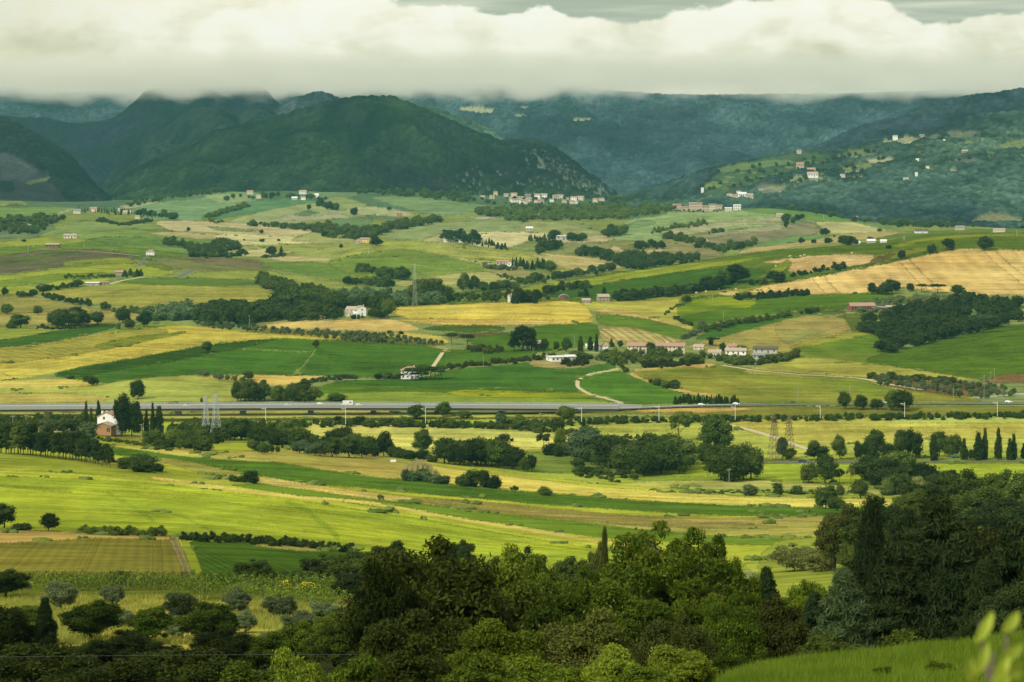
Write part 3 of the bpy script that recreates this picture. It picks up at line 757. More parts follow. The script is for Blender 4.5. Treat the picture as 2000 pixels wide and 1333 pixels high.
Q([(1500, 622), (1560, 608), (1650, 606), (1656, 612), (1560, 616)], (116, 100, 60))
Q([(1130, 592), (1200, 588), (1290, 586), (1330, 582), (1320, 610), (1345, 636), (1370, 650), (1280, 634), (1200, 622), (1150, 606)], (184, 180, 66))
Q([(1150, 606), (1200, 604), (1260, 616), (1330, 636), (1352, 648), (1290, 636), (1200, 616)], (208, 184, 96))
Q([(1160, 614), (1200, 614), (1260, 622), (1330, 640), (1360, 652), (1340, 664), (1290, 660), (1220, 640), (1170, 634)], (86, 142, 50))
Q([(1165, 640), (1230, 638), (1290, 654), (1340, 666), (1300, 672), (1180, 672)], (192, 178, 96), rows=(5, 7, .35), rgb2=(150, 156, 72))
Q([(1352, 664), (1380, 650), (1400, 636), (1480, 622), (1540, 614), (1600, 610), (1660, 608), (1560, 626), (1480, 642), (1420, 662)], (58, 132, 52))
Q([(1340, 680), (1360, 668), (1420, 656), (1500, 634), (1560, 618), (1640, 614), (1650, 624), (1664, 646), (1600, 668), (1540, 690), (1440, 700)], (166, 168, 72))
Q([(1512, 640), (1530, 624), (1600, 614), (1640, 616), (1662, 646), (1600, 656), (1540, 674), (1520, 660)], (172, 156, 78), rgb2=(150, 150, 70))
Q([(1520, 700), (1560, 674), (1620, 660), (1700, 644), (1740, 642), (1740, 700), (1700, 714), (1560, 700)], (88, 138, 46), rgb2=(108, 146, 52))
Q([(1530, 684), (1580, 664), (1640, 654), (1700, 646), (1710, 652), (1620, 670)], (146, 160, 62))
Q([(1690, 700), (1800, 672), (1900, 652), (1960, 634), (2600, 600), (2600, 744), (1980, 742), (1900, 740), (1800, 722), (1700, 712)], (74, 124, 40), rows=(60, 22, .05))
Q([(1900, 744), (1960, 732), (2060, 726), (2060, 740), (1990, 750)], (136, 112, 68))
# ---- the golden fields in the centre
Q([(760, 600), (800, 597), (900, 594), (1000, 590), (1130, 588), (1150, 606), (1165, 630), (1080, 634), (960, 636), (860, 634), (790, 622), (764, 610)], (206, 190, 66), rows=(0, 40, .03))
Q([(765, 624), (860, 634), (1000, 636), (1160, 630), (1000, 624), (860, 624)], (214, 190, 82))
Q([(640, 606), (760, 600), (900, 592), (985, 588), (980, 583), (860, 583), (760, 590), (700, 600)], (84, 134, 46))
Q([(840, 582), (870, 576), (1060, 576), (1100, 586), (980, 590), (860, 588)], (112, 142, 62))
Q([(470, 640), (560, 628), (650, 626), (750, 622), (800, 632), (824, 644), (780, 648), (640, 644), (560, 642)], (212, 188, 96))
Q([(820, 644), (850, 636), (980, 636), (990, 646), (900, 650)], (74, 116, 50))
Q([(650, 652), (760, 648), (860, 656), (880, 668), (860, 672), (760, 664)], (200, 186, 72))
Q([(860, 652), (930, 652), (990, 648), (990, 652), (930, 662), (880, 660)], (102, 112, 60))
Q([(900, 664), (980, 654), (1040, 638), (1100, 634), (1166, 630), (1172, 668), (1080, 690), (960, 684)], (66, 128, 46))
Q([(480, 642), (600, 646), (700, 654), (820, 668), (880, 674), (800, 676), (620, 666), (520, 656)], (116, 132, 62))
Q([(690, 668), (780, 672), (880, 680), (870, 684), (760, 680), (680, 674)], (214, 182, 118)); 
Q([(860, 684), (940, 682), (1040, 686), (1050, 690), (1030, 702), (960, 708), (860, 722)], (64, 126, 46))
# ---- left: rolling gold and green
Q([(-600, 640), (60, 638), (140, 640), (120, 650), (0, 668), (-600, 680)], (136, 168, 64))
Q([(-600, 700), (0, 666), (100, 648), (180, 636), (240, 632), (225, 642), (120, 664), (0, 684), (-600, 700)], (50, 112, 48))
Q([(190, 652), (240, 640), (290, 632), (345, 632), (330, 640), (240, 652)], (120, 164, 58))
Q([(-600, 690), (0, 682), (110, 668), (210, 650), (300, 640), (345, 636), (400, 638), (450, 646), (540, 654), (640, 652), (690, 660), (600, 668), (540, 662), (420, 674), (260, 704), (100, 730), (0, 746), (-600, 760)], (198, 184, 60))
Q([(-600, 690), (0, 684), (110, 670), (210, 652), (290, 642), (330, 644), (320, 656), (250, 676), (120, 698), (0, 712), (-600, 720)], (162, 158, 56), rows=(35, 9, .14))
Q([(180, 676), (260, 658), (320, 652), (370, 646), (340, 656), (270, 670), (200, 684)], (122, 148, 50))
Q([(95, 732), (180, 712), (260, 700), (400, 674), (500, 664), (560, 660), (700, 668), (800, 672), (872, 682), (866, 714), (830, 736), (700, 738), (600, 734), (480, 732), (400, 730), (370, 732), (300, 740), (220, 750), (150, 744)], (54, 124, 46))
Q([(100, 731), (260, 702), (400, 676), (500, 665), (545, 662), (480, 678), (400, 694), (300, 712), (220, 726), (150, 738)], (44, 102, 38))
L([(868, 684), (846, 712), (836, 738)], (176, 172, 90), 3.5); L([(616, 684), (596, 712), (574, 728)], (120, 150, 70), 3.5); L([(470, 682), (560, 686), (612, 688)], (122, 158, 74), 1.5)
L([(0, 728), (30, 740), (40, 744)], (150, 140, 70), 2)
Q([(-600, 750), (0, 746), (100, 738), (180, 746), (180, 756), (60, 762), (-600, 764)], (194, 180, 72))
Q([(-600, 764), (60, 760), (200, 752), (240, 744), (320, 736), (380, 732), (440, 742), (490, 752), (520, 762), (510, 776), (480, 786), (300, 788), (-600, 795)], (158, 182, 76), rows=(80, 60, .04))
Q([(-600, 772), (0, 770), (110, 768), (220, 776), (200, 784), (0, 790), (-600, 795)], (182, 170, 72))
Q([(380, 734), (430, 733), (520, 732), (600, 734), (640, 736), (590, 746), (560, 754), (500, 752), (440, 742)], (204, 182, 82))
Q([(586, 790), (600, 762), (660, 746), (700, 742), (720, 746), (830, 742), (900, 756), (1130, 768), (1200, 790)], (64, 126, 42), rgb2=(80, 138, 42))
Q([(590, 770), (800, 764), (1000, 776), (1200, 782), (1200, 792), (590, 794)], (128, 166, 56))
Q([(870, 764), (960, 760), (1060, 762), (1150, 766), (1180, 774), (1060, 778), (880, 774)], (156, 180, 34), rgb2=(112, 156, 40))
Q([(640, 745), (760, 742), (830, 738), (880, 722), (1000, 712), (1042, 706), (1090, 718), (1150, 712), (1200, 712), (1206, 722), (1140, 732), (1120, 742), (1124, 756), (1140, 766), (1000, 764), (860, 758), (700, 750)], (52, 124, 46))
Q([(1126, 744), (1150, 732), (1206, 724), (1250, 740), (1330, 768), (1400, 780), (1450, 786), (1200, 790), (1160, 772), (1136, 762)], (64, 138, 46))
Q([(1232, 728), (1240, 722), (1300, 718), (1366, 708), (1420, 714), (1520, 726), (1640, 732), (1740, 738), (1820, 756), (1920, 782), (1900, 790), (1440, 788), (1380, 774), (1320, 764), (1280, 748)], (112, 148, 48), rgb2=(142, 158, 58), rows=(85, 10, .16))
L([(1234, 730), (1266, 746), (1330, 764), (1400, 776)], (206, 176, 86), 5); L([(1240, 724), (1300, 718), (1364, 710)], (206, 178, 90), 4)
Q([(1336, 716), (1366, 706), (1400, 712), (1380, 720)], (204, 176, 86))
Q([(1440, 730), (1490, 712), (1540, 699), (1600, 698), (1700, 710), (1800, 724), (1880, 738), (1910, 744), (1860, 748), (1760, 742), (1640, 736), (1540, 734)], (170, 170, 58), rgb2=(156, 168, 60))
L([(1410, 714), (1480, 724), (1560, 731), (1680, 738), (1700, 744)], (128, 116, 68), 3); L([(1700, 742), (1730, 756), (1800, 762), (1900, 772)], (186, 172, 96), 3)
Q([(1700, 746), (1740, 738), (1820, 746), (1920, 752), (1980, 760), (1900, 776), (1780, 764)], (126, 104, 62))
L([(1206, 722), (1150, 731), (1126, 744), (1128, 758), (1150, 770), (1190, 780), (1215, 788)], (190, 182, 96), 4.5)
Q([(1030, 712), (1040, 705), (1075, 702), (1150, 706), (1175, 710), (1140, 718), (1070, 720)], (178, 166, 92), rgb2=(122, 132, 68))
# ---- behind / under the viaduct
Q([(-600, 796), (300, 794), (1230, 794), (1230, 812), (300, 824), (-600, 824)], (168, 176, 62))
Q([(700, 794), (1230, 794), (1230, 808), (800, 810)], (110, 150, 56))
Q([(1215, 800), (1260, 794), (2600, 793), (2600, 812), (1215, 812)], (118, 134, 54)); Q([(1230, 800), (1320, 797), (1480, 797), (1430, 804), (1260, 807)], (196, 168, 76))
Q([(-600, 820), (1250, 815), (2600, 806), (2600, 819), (1250, 826), (600, 830), (-600, 832)], (62, 92, 34))
Q([(-600, 806), (900, 806), (900, 816), (-600, 820)], (176, 176, 70))
# ---- valley floor
Q([(-600, 826), (600, 824), (1200, 816), (2600, 808), (2600, 1000), (-600, 1000)], (150, 178, 58))
Q([(480, 846), (560, 828), (640, 825), (800, 826), (960, 832), (1100, 842), (1220, 850), (1260, 862), (1180, 880), (1000, 880), (820, 884), (700, 870), (600, 862)], (208, 204, 84), rgb2=(196, 196, 76))
Q([(930, 826), (1100, 820), (1300, 817), (1460, 820), (1600, 814), (2600, 808), (2600, 870), (1700, 884), (1500, 896), (1400, 900), (1330, 880), (1250, 866), (1150, 846), (1000, 836)], (168, 192, 74), rows=(88, 24, .06))
Q([(1400, 824), (1600, 818), (2600, 814), (2600, 850), (1800, 858), (1600, 872), (1500, 856)], (182, 192, 62))
Q([(1700, 816), (2600, 811), (2600, 822), (1760, 828)], (160, 190, 82))
L([(1376, 820), (1440, 834), (1500, 850), (1560, 872), (1600, 886)], (212, 204, 140), 3.6)
Q([(1440, 900), (1600, 896), (2600, 890), (2600, 912), (1800, 914), (1440, 912)], (118, 146, 50))
Q([(1200, 905), (1440, 906), (1800, 906), (2600, 905), (2600, 960), (1900, 965), (1500, 960), (1200, 950)], (142, 178, 44))
Q([(1240, 930), (1440, 932), (1540, 940), (1500, 950), (1240, 950)], (120, 158, 48)); Q([(1180, 945), (1440, 936), (1640, 948), (1800, 966), (1780, 974), (1500, 962), (1240, 962)], (178, 194, 74))
Q([(880, 890), (1000, 884), (1200, 880), (1240, 900), (1200, 930), (1000, 920)], (112, 148, 54))
# ---- near hillside, from left crest down
Q([(-600, 830), (0, 832), (100, 838), (250, 850), (420, 862), (500, 866), (640, 880), (760, 890), (840, 904), (1000, 926), (1200, 950), (1400, 962), (1800, 966), (1800, 1120), (-600, 1120)], (160, 184, 46))
Q([(-600, 832), (40, 832), (140, 840), (150, 848), (60, 842), (-600, 842)], (206, 188, 92))
Q([(-600, 842), (60, 842), (200, 862), (300, 872), (260, 880), (100, 862), (-600, 850)], (156, 176, 48))
Q([(230, 848), (330, 862), (440, 884), (420, 892), (320, 876), (220, 858)], (176, 160, 66), rgb2=(130, 146, 52))
Q([(190, 868), (260, 872), (360, 888), (520, 900), (700, 926), (860, 944), (1000, 958), (1200, 975), (1400, 986), (1560, 992), (1720, 990), (1700, 1006), (1500, 1010), (1300, 1002), (1050, 985), (800, 962), (600, 944), (450, 920), (330, 898), (220, 890)], (66, 124, 36))
Q([(440, 884), (540, 880), (660, 880), (770, 886), (840, 902), (830, 930), (760, 936), (660, 922), (520, 900), (400, 892)], (182, 166, 66), rgb2=(164, 160, 56))
Q([(200, 868), (300, 874), (440, 890), (560, 904), (400, 896), (280, 882)], (190, 184, 66))
Q([(840, 904), (960, 918), (1100, 940), (1300, 960), (1440, 970), (1620, 972), (1800, 976), (1790, 982), (1700, 990), (1560, 992), (1400, 986), (1200, 974), (1000, 956), (860, 944), (800, 930)], (214, 198, 70), rgb2=(200, 192, 66))
Q([(760, 892), (860, 902), (1000, 924), (1200, 948), (1400, 960), (1360, 966), (1150, 950), (960, 926), (840, 908)], (164, 186, 52))
Q([(1300, 955), (1440, 956), (1640, 962), (1800, 972), (1600, 974), (1400, 968)], (156, 184, 60))
Q([(290, 896), (330, 894), (480, 926), (640, 952), (860, 978), (1050, 996), (1300, 1010), (1500, 1014), (1660, 1010), (1650, 1030), (1640, 1050), (1440, 1052), (1240, 1036), (1060, 1012), (900, 995), (700, 975), (500, 948), (340, 910)], (170, 164, 60), rgb2=(150, 150, 54))
Q([(760, 970), (960, 982), (1120, 998), (1280, 1012), (1420, 1022), (1560, 1030), (1440, 1034), (1260, 1030), (1080, 1010), (900, 994)], (146, 148, 58))
Q([(1280, 1010), (1500, 1012), (1640, 1010), (1640, 1018), (1500, 1024), (1360, 1020)], (188, 172, 78), rgb2=(146, 142, 60))
Q([(380, 928), (500, 944), (700, 972), (880, 992), (1060, 1012), (1260, 1036), (1440, 1050), (1640, 1056), (1630, 1068), (1400, 1064), (1180, 1052), (1000, 1026), (820, 1000), (620, 975), (460, 950)], (94, 142, 36))
Q([(-600, 888), (0, 884), (120, 894), (330, 916), (500, 944), (420, 948), (260, 936), (100, 920), (-600, 915)], (172, 184, 48), rgb2=(134, 162, 42))
L([(300, 934), (420, 952), (560, 970), (660, 976), (760, 988), (880, 1012), (1000, 1030), (1100, 1046)], (206, 186, 78), 5.5); L([(440, 930), (560, 944), (700, 966), (800, 976)], (206, 190, 84), 8)
L([(1060, 1040), (1160, 1056), (1230, 1066)], (204, 180, 90), 3.5)
Q([(-600, 935), (0, 930), (200, 938), (420, 956), (600, 982), (800, 1010), (1000, 1046), (1200, 1078), (1400, 1100), (1500, 1110), (1300, 1120), (900, 1110), (600, 1070), (330, 1044), (-600, 1040)], (152, 184, 38), rgb2=(138, 174, 38), rows=(86, 9, .06))
L([(560, 980), (600, 996), (612, 1010), (640, 1030), (660, 1050)], (112, 158, 36), 11, a=.4); L([(210, 962), (260, 990), (300, 1018)], (112, 158, 38), 7, a=.4); L([(330, 1000), (380, 1020), (420, 1040)], (112, 158, 38), 6, a=.4)
L([(0, 948), (80, 958), (140, 962)], (104, 146, 40), 6, a=.6)
Q([(1440, 1100), (1560, 1092), (1660, 1080), (1660, 1120), (1500, 1130)], (160, 186, 56))
Q([(1480, 1060), (1700, 1030), (2600, 990), (2600, 1180), (1480, 1220)], (142, 168, 50), rgb2=(120, 150, 46))
# ---- bottom left fields
Q([(-600, 1036), (60, 1036), (180, 1042), (300, 1046), (342, 1050), (356, 1080), (368, 1142), (240, 1146), (-600, 1146)], (130, 126, 34), rows=(8, 2.2, .09), rgb2=(106, 112, 30), it=1)
Q([(-600, 1034), (60, 1036), (200, 1043), (338, 1049), (330, 1056), (200, 1050), (60, 1058), (0, 1062), (-600, 1060)], (186, 160, 70))
Q([(364, 1054), (460, 1058), (560, 1064), (650, 1072), (700, 1082), (640, 1112), (560, 1122), (460, 1132), (398, 1140), (384, 1096)], (56, 104, 28), rows=(12, 1.6, .12))
Q([(480, 1062), (560, 1064), (650, 1072), (620, 1078), (540, 1072)], (150, 146, 56))
Q([(350, 1050), (364, 1052), (386, 1090), (402, 1142), (380, 1144), (372, 1110)], (124, 150, 34), it=1)
Q([(328, 1052), (344, 1050), (366, 1090), (382, 1142), (360, 1142), (352, 1100)], (112, 112, 50), it=1)
L([(334, 1054), (352, 1094), (366, 1142)], (146, 124, 76), 3.0); L([(342, 1052), (362, 1092), (378, 1142)], (146, 124, 76), 3.0)
Q([(-600, 1140), (350, 1140), (700, 1136), (760, 1150), (720, 1200), (-600, 1180)], (88, 106, 30))
Q([(-600, 1166), (120, 1164), (240, 1172), (420, 1174), (640, 1190), (760, 1200), (760, 1330), (-600, 1330)], (176, 172, 50), rgb2=(130, 150, 36))
Q([(200, 1168), (330, 1172), (440, 1180), (540, 1192), (500, 1230), (430, 1262), (250, 1280), (160, 1230), (130, 1190)], (196, 176, 60), rgb2=(160, 164, 42))
Q([(650, 1170), (760, 1168), (760, 1196), (660, 1196)], (150, 118, 66))
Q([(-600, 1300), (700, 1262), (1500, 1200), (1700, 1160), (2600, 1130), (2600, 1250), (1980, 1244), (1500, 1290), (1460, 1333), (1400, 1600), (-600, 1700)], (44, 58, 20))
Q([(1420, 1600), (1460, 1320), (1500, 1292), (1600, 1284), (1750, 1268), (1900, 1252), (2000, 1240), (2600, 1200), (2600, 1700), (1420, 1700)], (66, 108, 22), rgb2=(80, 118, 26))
for a_, b_, n_ in [
 ([(-60, 888), (300, 918), (500, 948), (750, 990), (1000, 1035), (1300, 1075)], [(-60, 1032), (330, 1042), (600, 1068), (900, 1105), (1200, 1120)], 40),
 ([(0, 684), (200, 652), (345, 638), (500, 650), (640, 655)], [(0, 744), (200, 712), (400, 676), (530, 662), (640, 660)], 14),
 ([(110, 728), (400, 674), (560, 662), (860, 680)], [(220, 748), (380, 732), (600, 734), (860, 712)], 14), ([(764, 602), (1130, 590)], [(800, 630), (1160, 630)], 12),
 ([(1760, 695), (2000, 636)], [(1900, 742), (2060, 738)], 14), ([(1240, 724), (1420, 714), (1700, 738), (1900, 780)], [(1320, 764), (1450, 786), (1880, 788)], 20),
 ([(950, 824), (1300, 818), (2000, 812)], [(1200, 862), (1400, 895), (2000, 888)], 26), ([(500, 832), (700, 827), (1000, 836), (1240, 856)], [(640, 862), (820, 882), (1180, 880)], 14),
 ([(900, 583), (1200, 536), (1400, 508), (1700, 476), (2000, 456)], [(1100, 592), (1300, 584), (1500, 550), (1900, 484), (2000, 484)], 18),
 ([(640, 744), (1000, 712), (1180, 712)], [(640, 784), (1000, 784), (1180, 784)], 16), ([(1140, 734), (1210, 726)], [(1200, 786), (1440, 786)], 10),
 ([(0, 580), (150, 562), (400, 560), (600, 575)], [(120, 608), (280, 602), (500, 596), (620, 594)], 12), ([(660, 496), (900, 478), (1200, 510)], [(700, 552), (900, 540), (1200, 526)], 16),
 ([(1200, 436), (1400, 414), (1640, 420)], [(1240, 468), (1400, 452), (1640, 436)], 10), ([(130, 470), (420, 462)], [(130, 500), (420, 502)], 8), ([(0, 500), (260, 492)], [(0, 545), (300, 512)], 10),
 ([(1440, 720), (1540, 700), (1880, 742)], [(1440, 728), (1600, 736), (1860, 746)], 6), ([(860, 946), (1200, 975), (1700, 992)], [(1000, 926), (1400, 966), (1790, 976)], 10), ([(220, 876), (700, 930), (1300, 985), (1690, 992)], [(220, 886), (700, 952), (1300, 1000), (1690, 1004)], 6),
 ([(300, 900), (700, 955), (1100, 1000), (1640, 1012)], [(400, 930), (800, 985), (1200, 1034), (1640, 1056)], 18), ([(1300, 910), (2000, 906)], [(1300, 960), (2000, 962)], 14), ([(1360, 690), (1500, 640), (1640, 612)], [(1450, 700), (1560, 690), (1664, 648)], 10)]:
    tracks(P, a_, b_, n_, seed=int(a_[0][0] + a_[0][1]) + 99)
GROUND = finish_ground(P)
# ------------------------------------------------------------------ vegetation: meshes
def mat_leaf(name, rgb, rgb2=None, trans=0.2, var=.35, rough=.6):
    mt = mat_new(name)
    n, m, mix, ss, lk = NT(mt.node_tree)
    tint = n('ShaderNodeAttribute', attribute_name='tint').outputs['Fac']
    oi = n('ShaderNodeObjectInfo').outputs['Random']
    rgb2 = rgb2 or tuple(x * 1.5 for x in rgb)
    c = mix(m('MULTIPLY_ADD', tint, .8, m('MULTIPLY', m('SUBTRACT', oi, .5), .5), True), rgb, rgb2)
    g = m('MULTIPLY_ADD', m('SUBTRACT', m('FRACT', m('MULTIPLY', oi, 7.31)), .5), var * 2, 1.0)
    c = mix(1.0, c, n('ShaderNodeCombineXYZ', {0: g, 1: g, 2: g}).outputs[0], 'MULTIPLY')
    bs = n('ShaderNodeBsdfPrincipled', {'Base Color': c, 'Roughness': rough, 'Specular IOR Level': 0.04})
    o = n('ShaderNodeOutputMaterial')
    if trans:
        tr = n('ShaderNodeBsdfTranslucent', {'Color': mix(1.0, c, (1.3, 1.2, .6), 'MULTIPLY')})
        mx = n('ShaderNodeMixShader', {0: trans, 1: bs.outputs[0], 2: tr.outputs[0]}); lk.new(mx.outputs[0], o.inputs[0])
    else: lk.new(bs.outputs[0], o.inputs[0])
    return mt

def mat_plain(name, rgb, rough=.9, noise=0.0, scale=2.0, metal=0.0, bump=0.0):
    mt = mat_new(name)
    n, m, mix, ss, lk = NT(mt.node_tree)
    bs = n('ShaderNodeBsdfPrincipled', {'Base Color': tuple(rgb) + (1,), 'Roughness': rough, 'Metallic': metal, 'Specular IOR Level': 0.3})
    if noise:
        pos = n('ShaderNodeTexCoord').outputs['Object']
        f = n('ShaderNodeTexNoise', {'Vector': pos, 'Scale': scale, 'Detail': 5.0, 'Roughness': .65}).outputs[0]
        g = m('MULTIPLY_ADD', m('SUBTRACT', f, .5), noise * 2, 1.0)
        lk.new(mix(1.0, rgb, n('ShaderNodeCombineXYZ', {0: g, 1: g, 2: g}).outputs[0], 'MULTIPLY'), bs.inputs['Base Color'])
        if bump:
            b = n('ShaderNodeBump', {'Height': f, 'Strength': bump, 'Distance': .1}); lk.new(b.outputs[0], bs.inputs['Normal'])
    o = n('ShaderNodeOutputMaterial'); lk.new(bs.outputs[0], o.inputs[0])
    return mt

ML = {
 'broad': mat_leaf('broadleaf_foliage', (.038, .064, .011), (.130, .168, .027)),
 'willow': mat_leaf('pale_foliage', (.075, .120, .050), (.120, .175, .070)),
 'lime': mat_leaf('yellow_green_foliage', (.080, .125, .012), (.270, .320, .030), .35),
 'dark': mat_leaf('dark_foliage', (.022, .038, .008), (.074, .104, .019)),
 'olive': mat_leaf('olive_foliage', (.075, .110, .040), (.175, .215, .095)),
 'pine': mat_leaf('pine_foliage', (.026, .050, .018), (.060, .095, .030), .1),
 'brown': mat_leaf('rusty_foliage', (.040, .052, .010), (.120, .130, .022)),
 'beige': mat_leaf('beige_feathery_foliage', (.140, .155, .040), (.250, .265, .075), .3),
 'cedar': mat_leaf('blue_green_foliage', (.020, .040, .014), (.068, .100, .036), .1),
 'fore': mat_leaf('foreground_foliage', (.034, .064, .006), (.190, .250, .020), .35),
 'foredark': mat_leaf('foreground_dark_foliage', (.022, .036, .005), (.095, .120, .012), .25),  # cloud shadow over the foreground is put into this leaf colour
 'mid': mat_leaf('fresh_foliage', (.045, .074, .011), (.140, .180, .028)),
 'deep': mat_leaf('very_dark_foliage', (.012, .021, .003), (.062, .078, .009), .2),
 'cfore': mat_leaf('foreground_conifer_foliage', (.012, .024, .007), (.050, .072, .018), .1),
 'flower': mat_leaf('yellow_flowers', (.55, .45, .02), (.75, .62, .05), .2),
 'reed': mat_leaf('dry_reed', (.30, .27, .12), (.42, .38, .18), .2),
}
M_BARK = mat_plain('bark', (.055, .042, .028), .95, .5, 6.0)
M_BARKP = mat_plain('pale_bark', (.16, .13, .10), .95, .4, 6.0)

ICO = None
def ico1():
    global ICO
    if ICO is None:
        t = (1 + 5 ** .5) / 2
        v = np.array([(-1, t, 0), (1, t, 0), (-1, -t, 0), (1, -t, 0), (0, -1, t), (0, 1, t), (0, -1, -t), (0, 1, -t), (t, 0, -1), (t, 0, 1), (-t, 0, -1), (-t, 0, 1)], float)
        v /= np.linalg.norm(v[0])
        f = [(0, 11, 5), (0, 5, 1), (0, 1, 7), (0, 7, 10), (0, 10, 11), (1, 5, 9), (5, 11, 4), (11, 10, 2), (10, 7, 6), (7, 1, 8), (3, 9, 4), (3, 4, 2), (3, 2, 6), (3, 6, 8), (3, 8, 9), (4, 9, 5), (2, 4, 11), (6, 2, 10), (8, 6, 7), (9, 8, 1)]
        ICO = (v, np.array(f))
    return ICO

def tube_np(p, r, seg=6):
    """tapered tube through points p (n,3) with radii r"""
    p = np.asarray(p, float); r = np.asarray(r, float)
    n_ = len(p); V = []
    for i in range(n_):
        d = p[min(i + 1, n_ - 1)] - p[max(i - 1, 0)]; d /= np.linalg.norm(d) + 1e-9
        a = np.cross(d, [0, 1, .13]); a /= np.linalg.norm(a) + 1e-9; b = np.cross(d, a)
        t = np.arange(seg) * 2 * np.pi / seg
        V.append(p[i] + r[i] * (np.cos(t)[:, None] * a + np.sin(t)[:, None] * b))
    V = np.concatenate(V); Fc = []
    for i in range(n_ - 1):
        for k in range(seg):
            Fc.append((i * seg + k, i * seg + (k + 1) % seg, (i + 1) * seg + (k + 1) % seg, (i + 1) * seg + k))
    return V, np.array(Fc)

def leaves_np(c, nrm, size, R, asp=1.0, spread=.9):
    """quads at points c, facing roughly nrm"""
    k = len(c)
    nn = nrm + R.normal(0, spread, (k, 3)); nn /= np.linalg.norm(nn, axis=1)[:, None] + 1e-9
    a = np.cross(nn, R.normal(0, 1, (k, 3))); a /= np.linalg.norm(a, axis=1)[:, None] + 1e-9
    b = np.cross(nn, a)
    s = (size * R.uniform(.6, 1.35, k))[:, None]
    a = a * s * asp; b = b * s / max(asp, 1e-6) ** .5
    V = np.stack([c - a, c - b * .55 + a * .1, c + a, c + b * .55 + a * .1], 1).reshape(-1, 3)
    Fc = np.arange(4 * k).reshape(k, 4)
    return V, Fc

def envelope(kind, R, nl):
    """lobe centres and radii in a tree of unit height and unit width"""
    L = []
    if kind in ('round', 'tall', 'bush', 'olive', 'sparse', 'oak'):
        cz, rz_, rr = {'round': (.50, .50, .5), 'tall': (.50, .50, .5), 'bush': (.43, .55, .5), 'olive': (.52, .46, .5), 'sparse': (.66, .33, .5), 'oak': (.51, .49, .5)}[kind]
        lr = {'round': .21, 'tall': .19, 'bush': .22, 'olive': .18, 'sparse': .12, 'oak': .17}[kind]
        ox = R.normal(0, .05, 2)
        for i in range(nl):
            d = R.normal(0, 1, 3); d /= np.linalg.norm(d)
            if kind != 'bush' and d[2] < -.75: d[2] *= -.5
            q = R.uniform(.45, 1.0) ** .5
            r = lr * R.uniform(.7, 1.35)
            c = np.array([d[0] * (rr - r * .8) * q + ox[0], d[1] * (rr - r * .8) * q + ox[1], cz + d[2] * (rz_ - r * .6) * q])
            if kind in ('tall',): c[:2] *= 1.0 - .35 * abs(c[2] - .45) / .5
            L.append((c, np.array([r, r, r * .8])))
        if kind != 'sparse': L.append((np.array([0, 0, cz]), np.array([rr * .62, rr * .62, rz_ * .62])))
    elif kind == 'cypress':
        for i in range(nl):
            z = R.uniform(.05, .97); pr = .5 * (1 - max(0, (z - .35) / .65) ** 1.6) * (.75 + .25 * min(1, z / .2))
            a = R.uniform(0, 6.28); r = .17 * R.uniform(.7, 1.2)
            k = max(pr - r * .8, 0)
            L.append((np.array([math.cos(a) * k, math.sin(a) * k, z]), np.array([r, r, .085 * R.uniform(.8, 1.4)])))
        for z in np.linspace(.12, .86, 7):
            pr = .5 * (1 - max(0, (z - .35) / .65) ** 1.6)
            L.append((np.array([0, 0, z]), np.array([pr * .8, pr * .8, .09])))
    elif kind == 'umbrella':
        for i in range(nl):
            a = R.uniform(0, 6.28); q = R.uniform(0, 1) ** .5 * .36
            L.append((np.array([math.cos(a) * q, math.sin(a) * q, .80 + .07 * (1 - (q / .36) ** 2) + R.normal(0, .02)]), np.array([.16, .16, .09]) * R.uniform(.8, 1.25)))
        L.append((np.array([0, 0, .8]), np.array([.36, .36, .09])))
    elif kind == 'pine':
        for i in range(nl):
            z = R.uniform(.28, .97); pr = .5 * (1 - ((z - .28) / .75) ** 1.5) + .05
            a = R.uniform(0, 6.28); q = pr * R.uniform(.35, .85); r = .14 * R.uniform(.7, 1.3)
            L.append((np.array([math.cos(a) * q, math.sin(a) * q, z]), np.array([r, r, .055 * R.uniform(.8, 1.3)])))
        L.append((np.array([0, 0, .6]), np.array([.2, .2, .3])))
    elif kind == 'conifer':
        for i in range(nl):
            z = R.uniform(.04, .98) ** .9; pr = .5 * (1 - z) ** .8
            a = R.uniform(0, 6.28); q = pr * R.uniform(.5, 1.0); r = .08 + .08 * (1 - z)
            L.append((np.array([math.cos(a) * q, math.sin(a) * q, z - .06 * q]), np.array([r, r, .035 + .02 * (1 - z)])))
        for z in np.linspace(.08, .9, 8):
            pr = .5 * (1 - z) ** .8 * .55
            L.append((np.array([0, 0, z]), np.array([pr, pr, .08])))
    return L

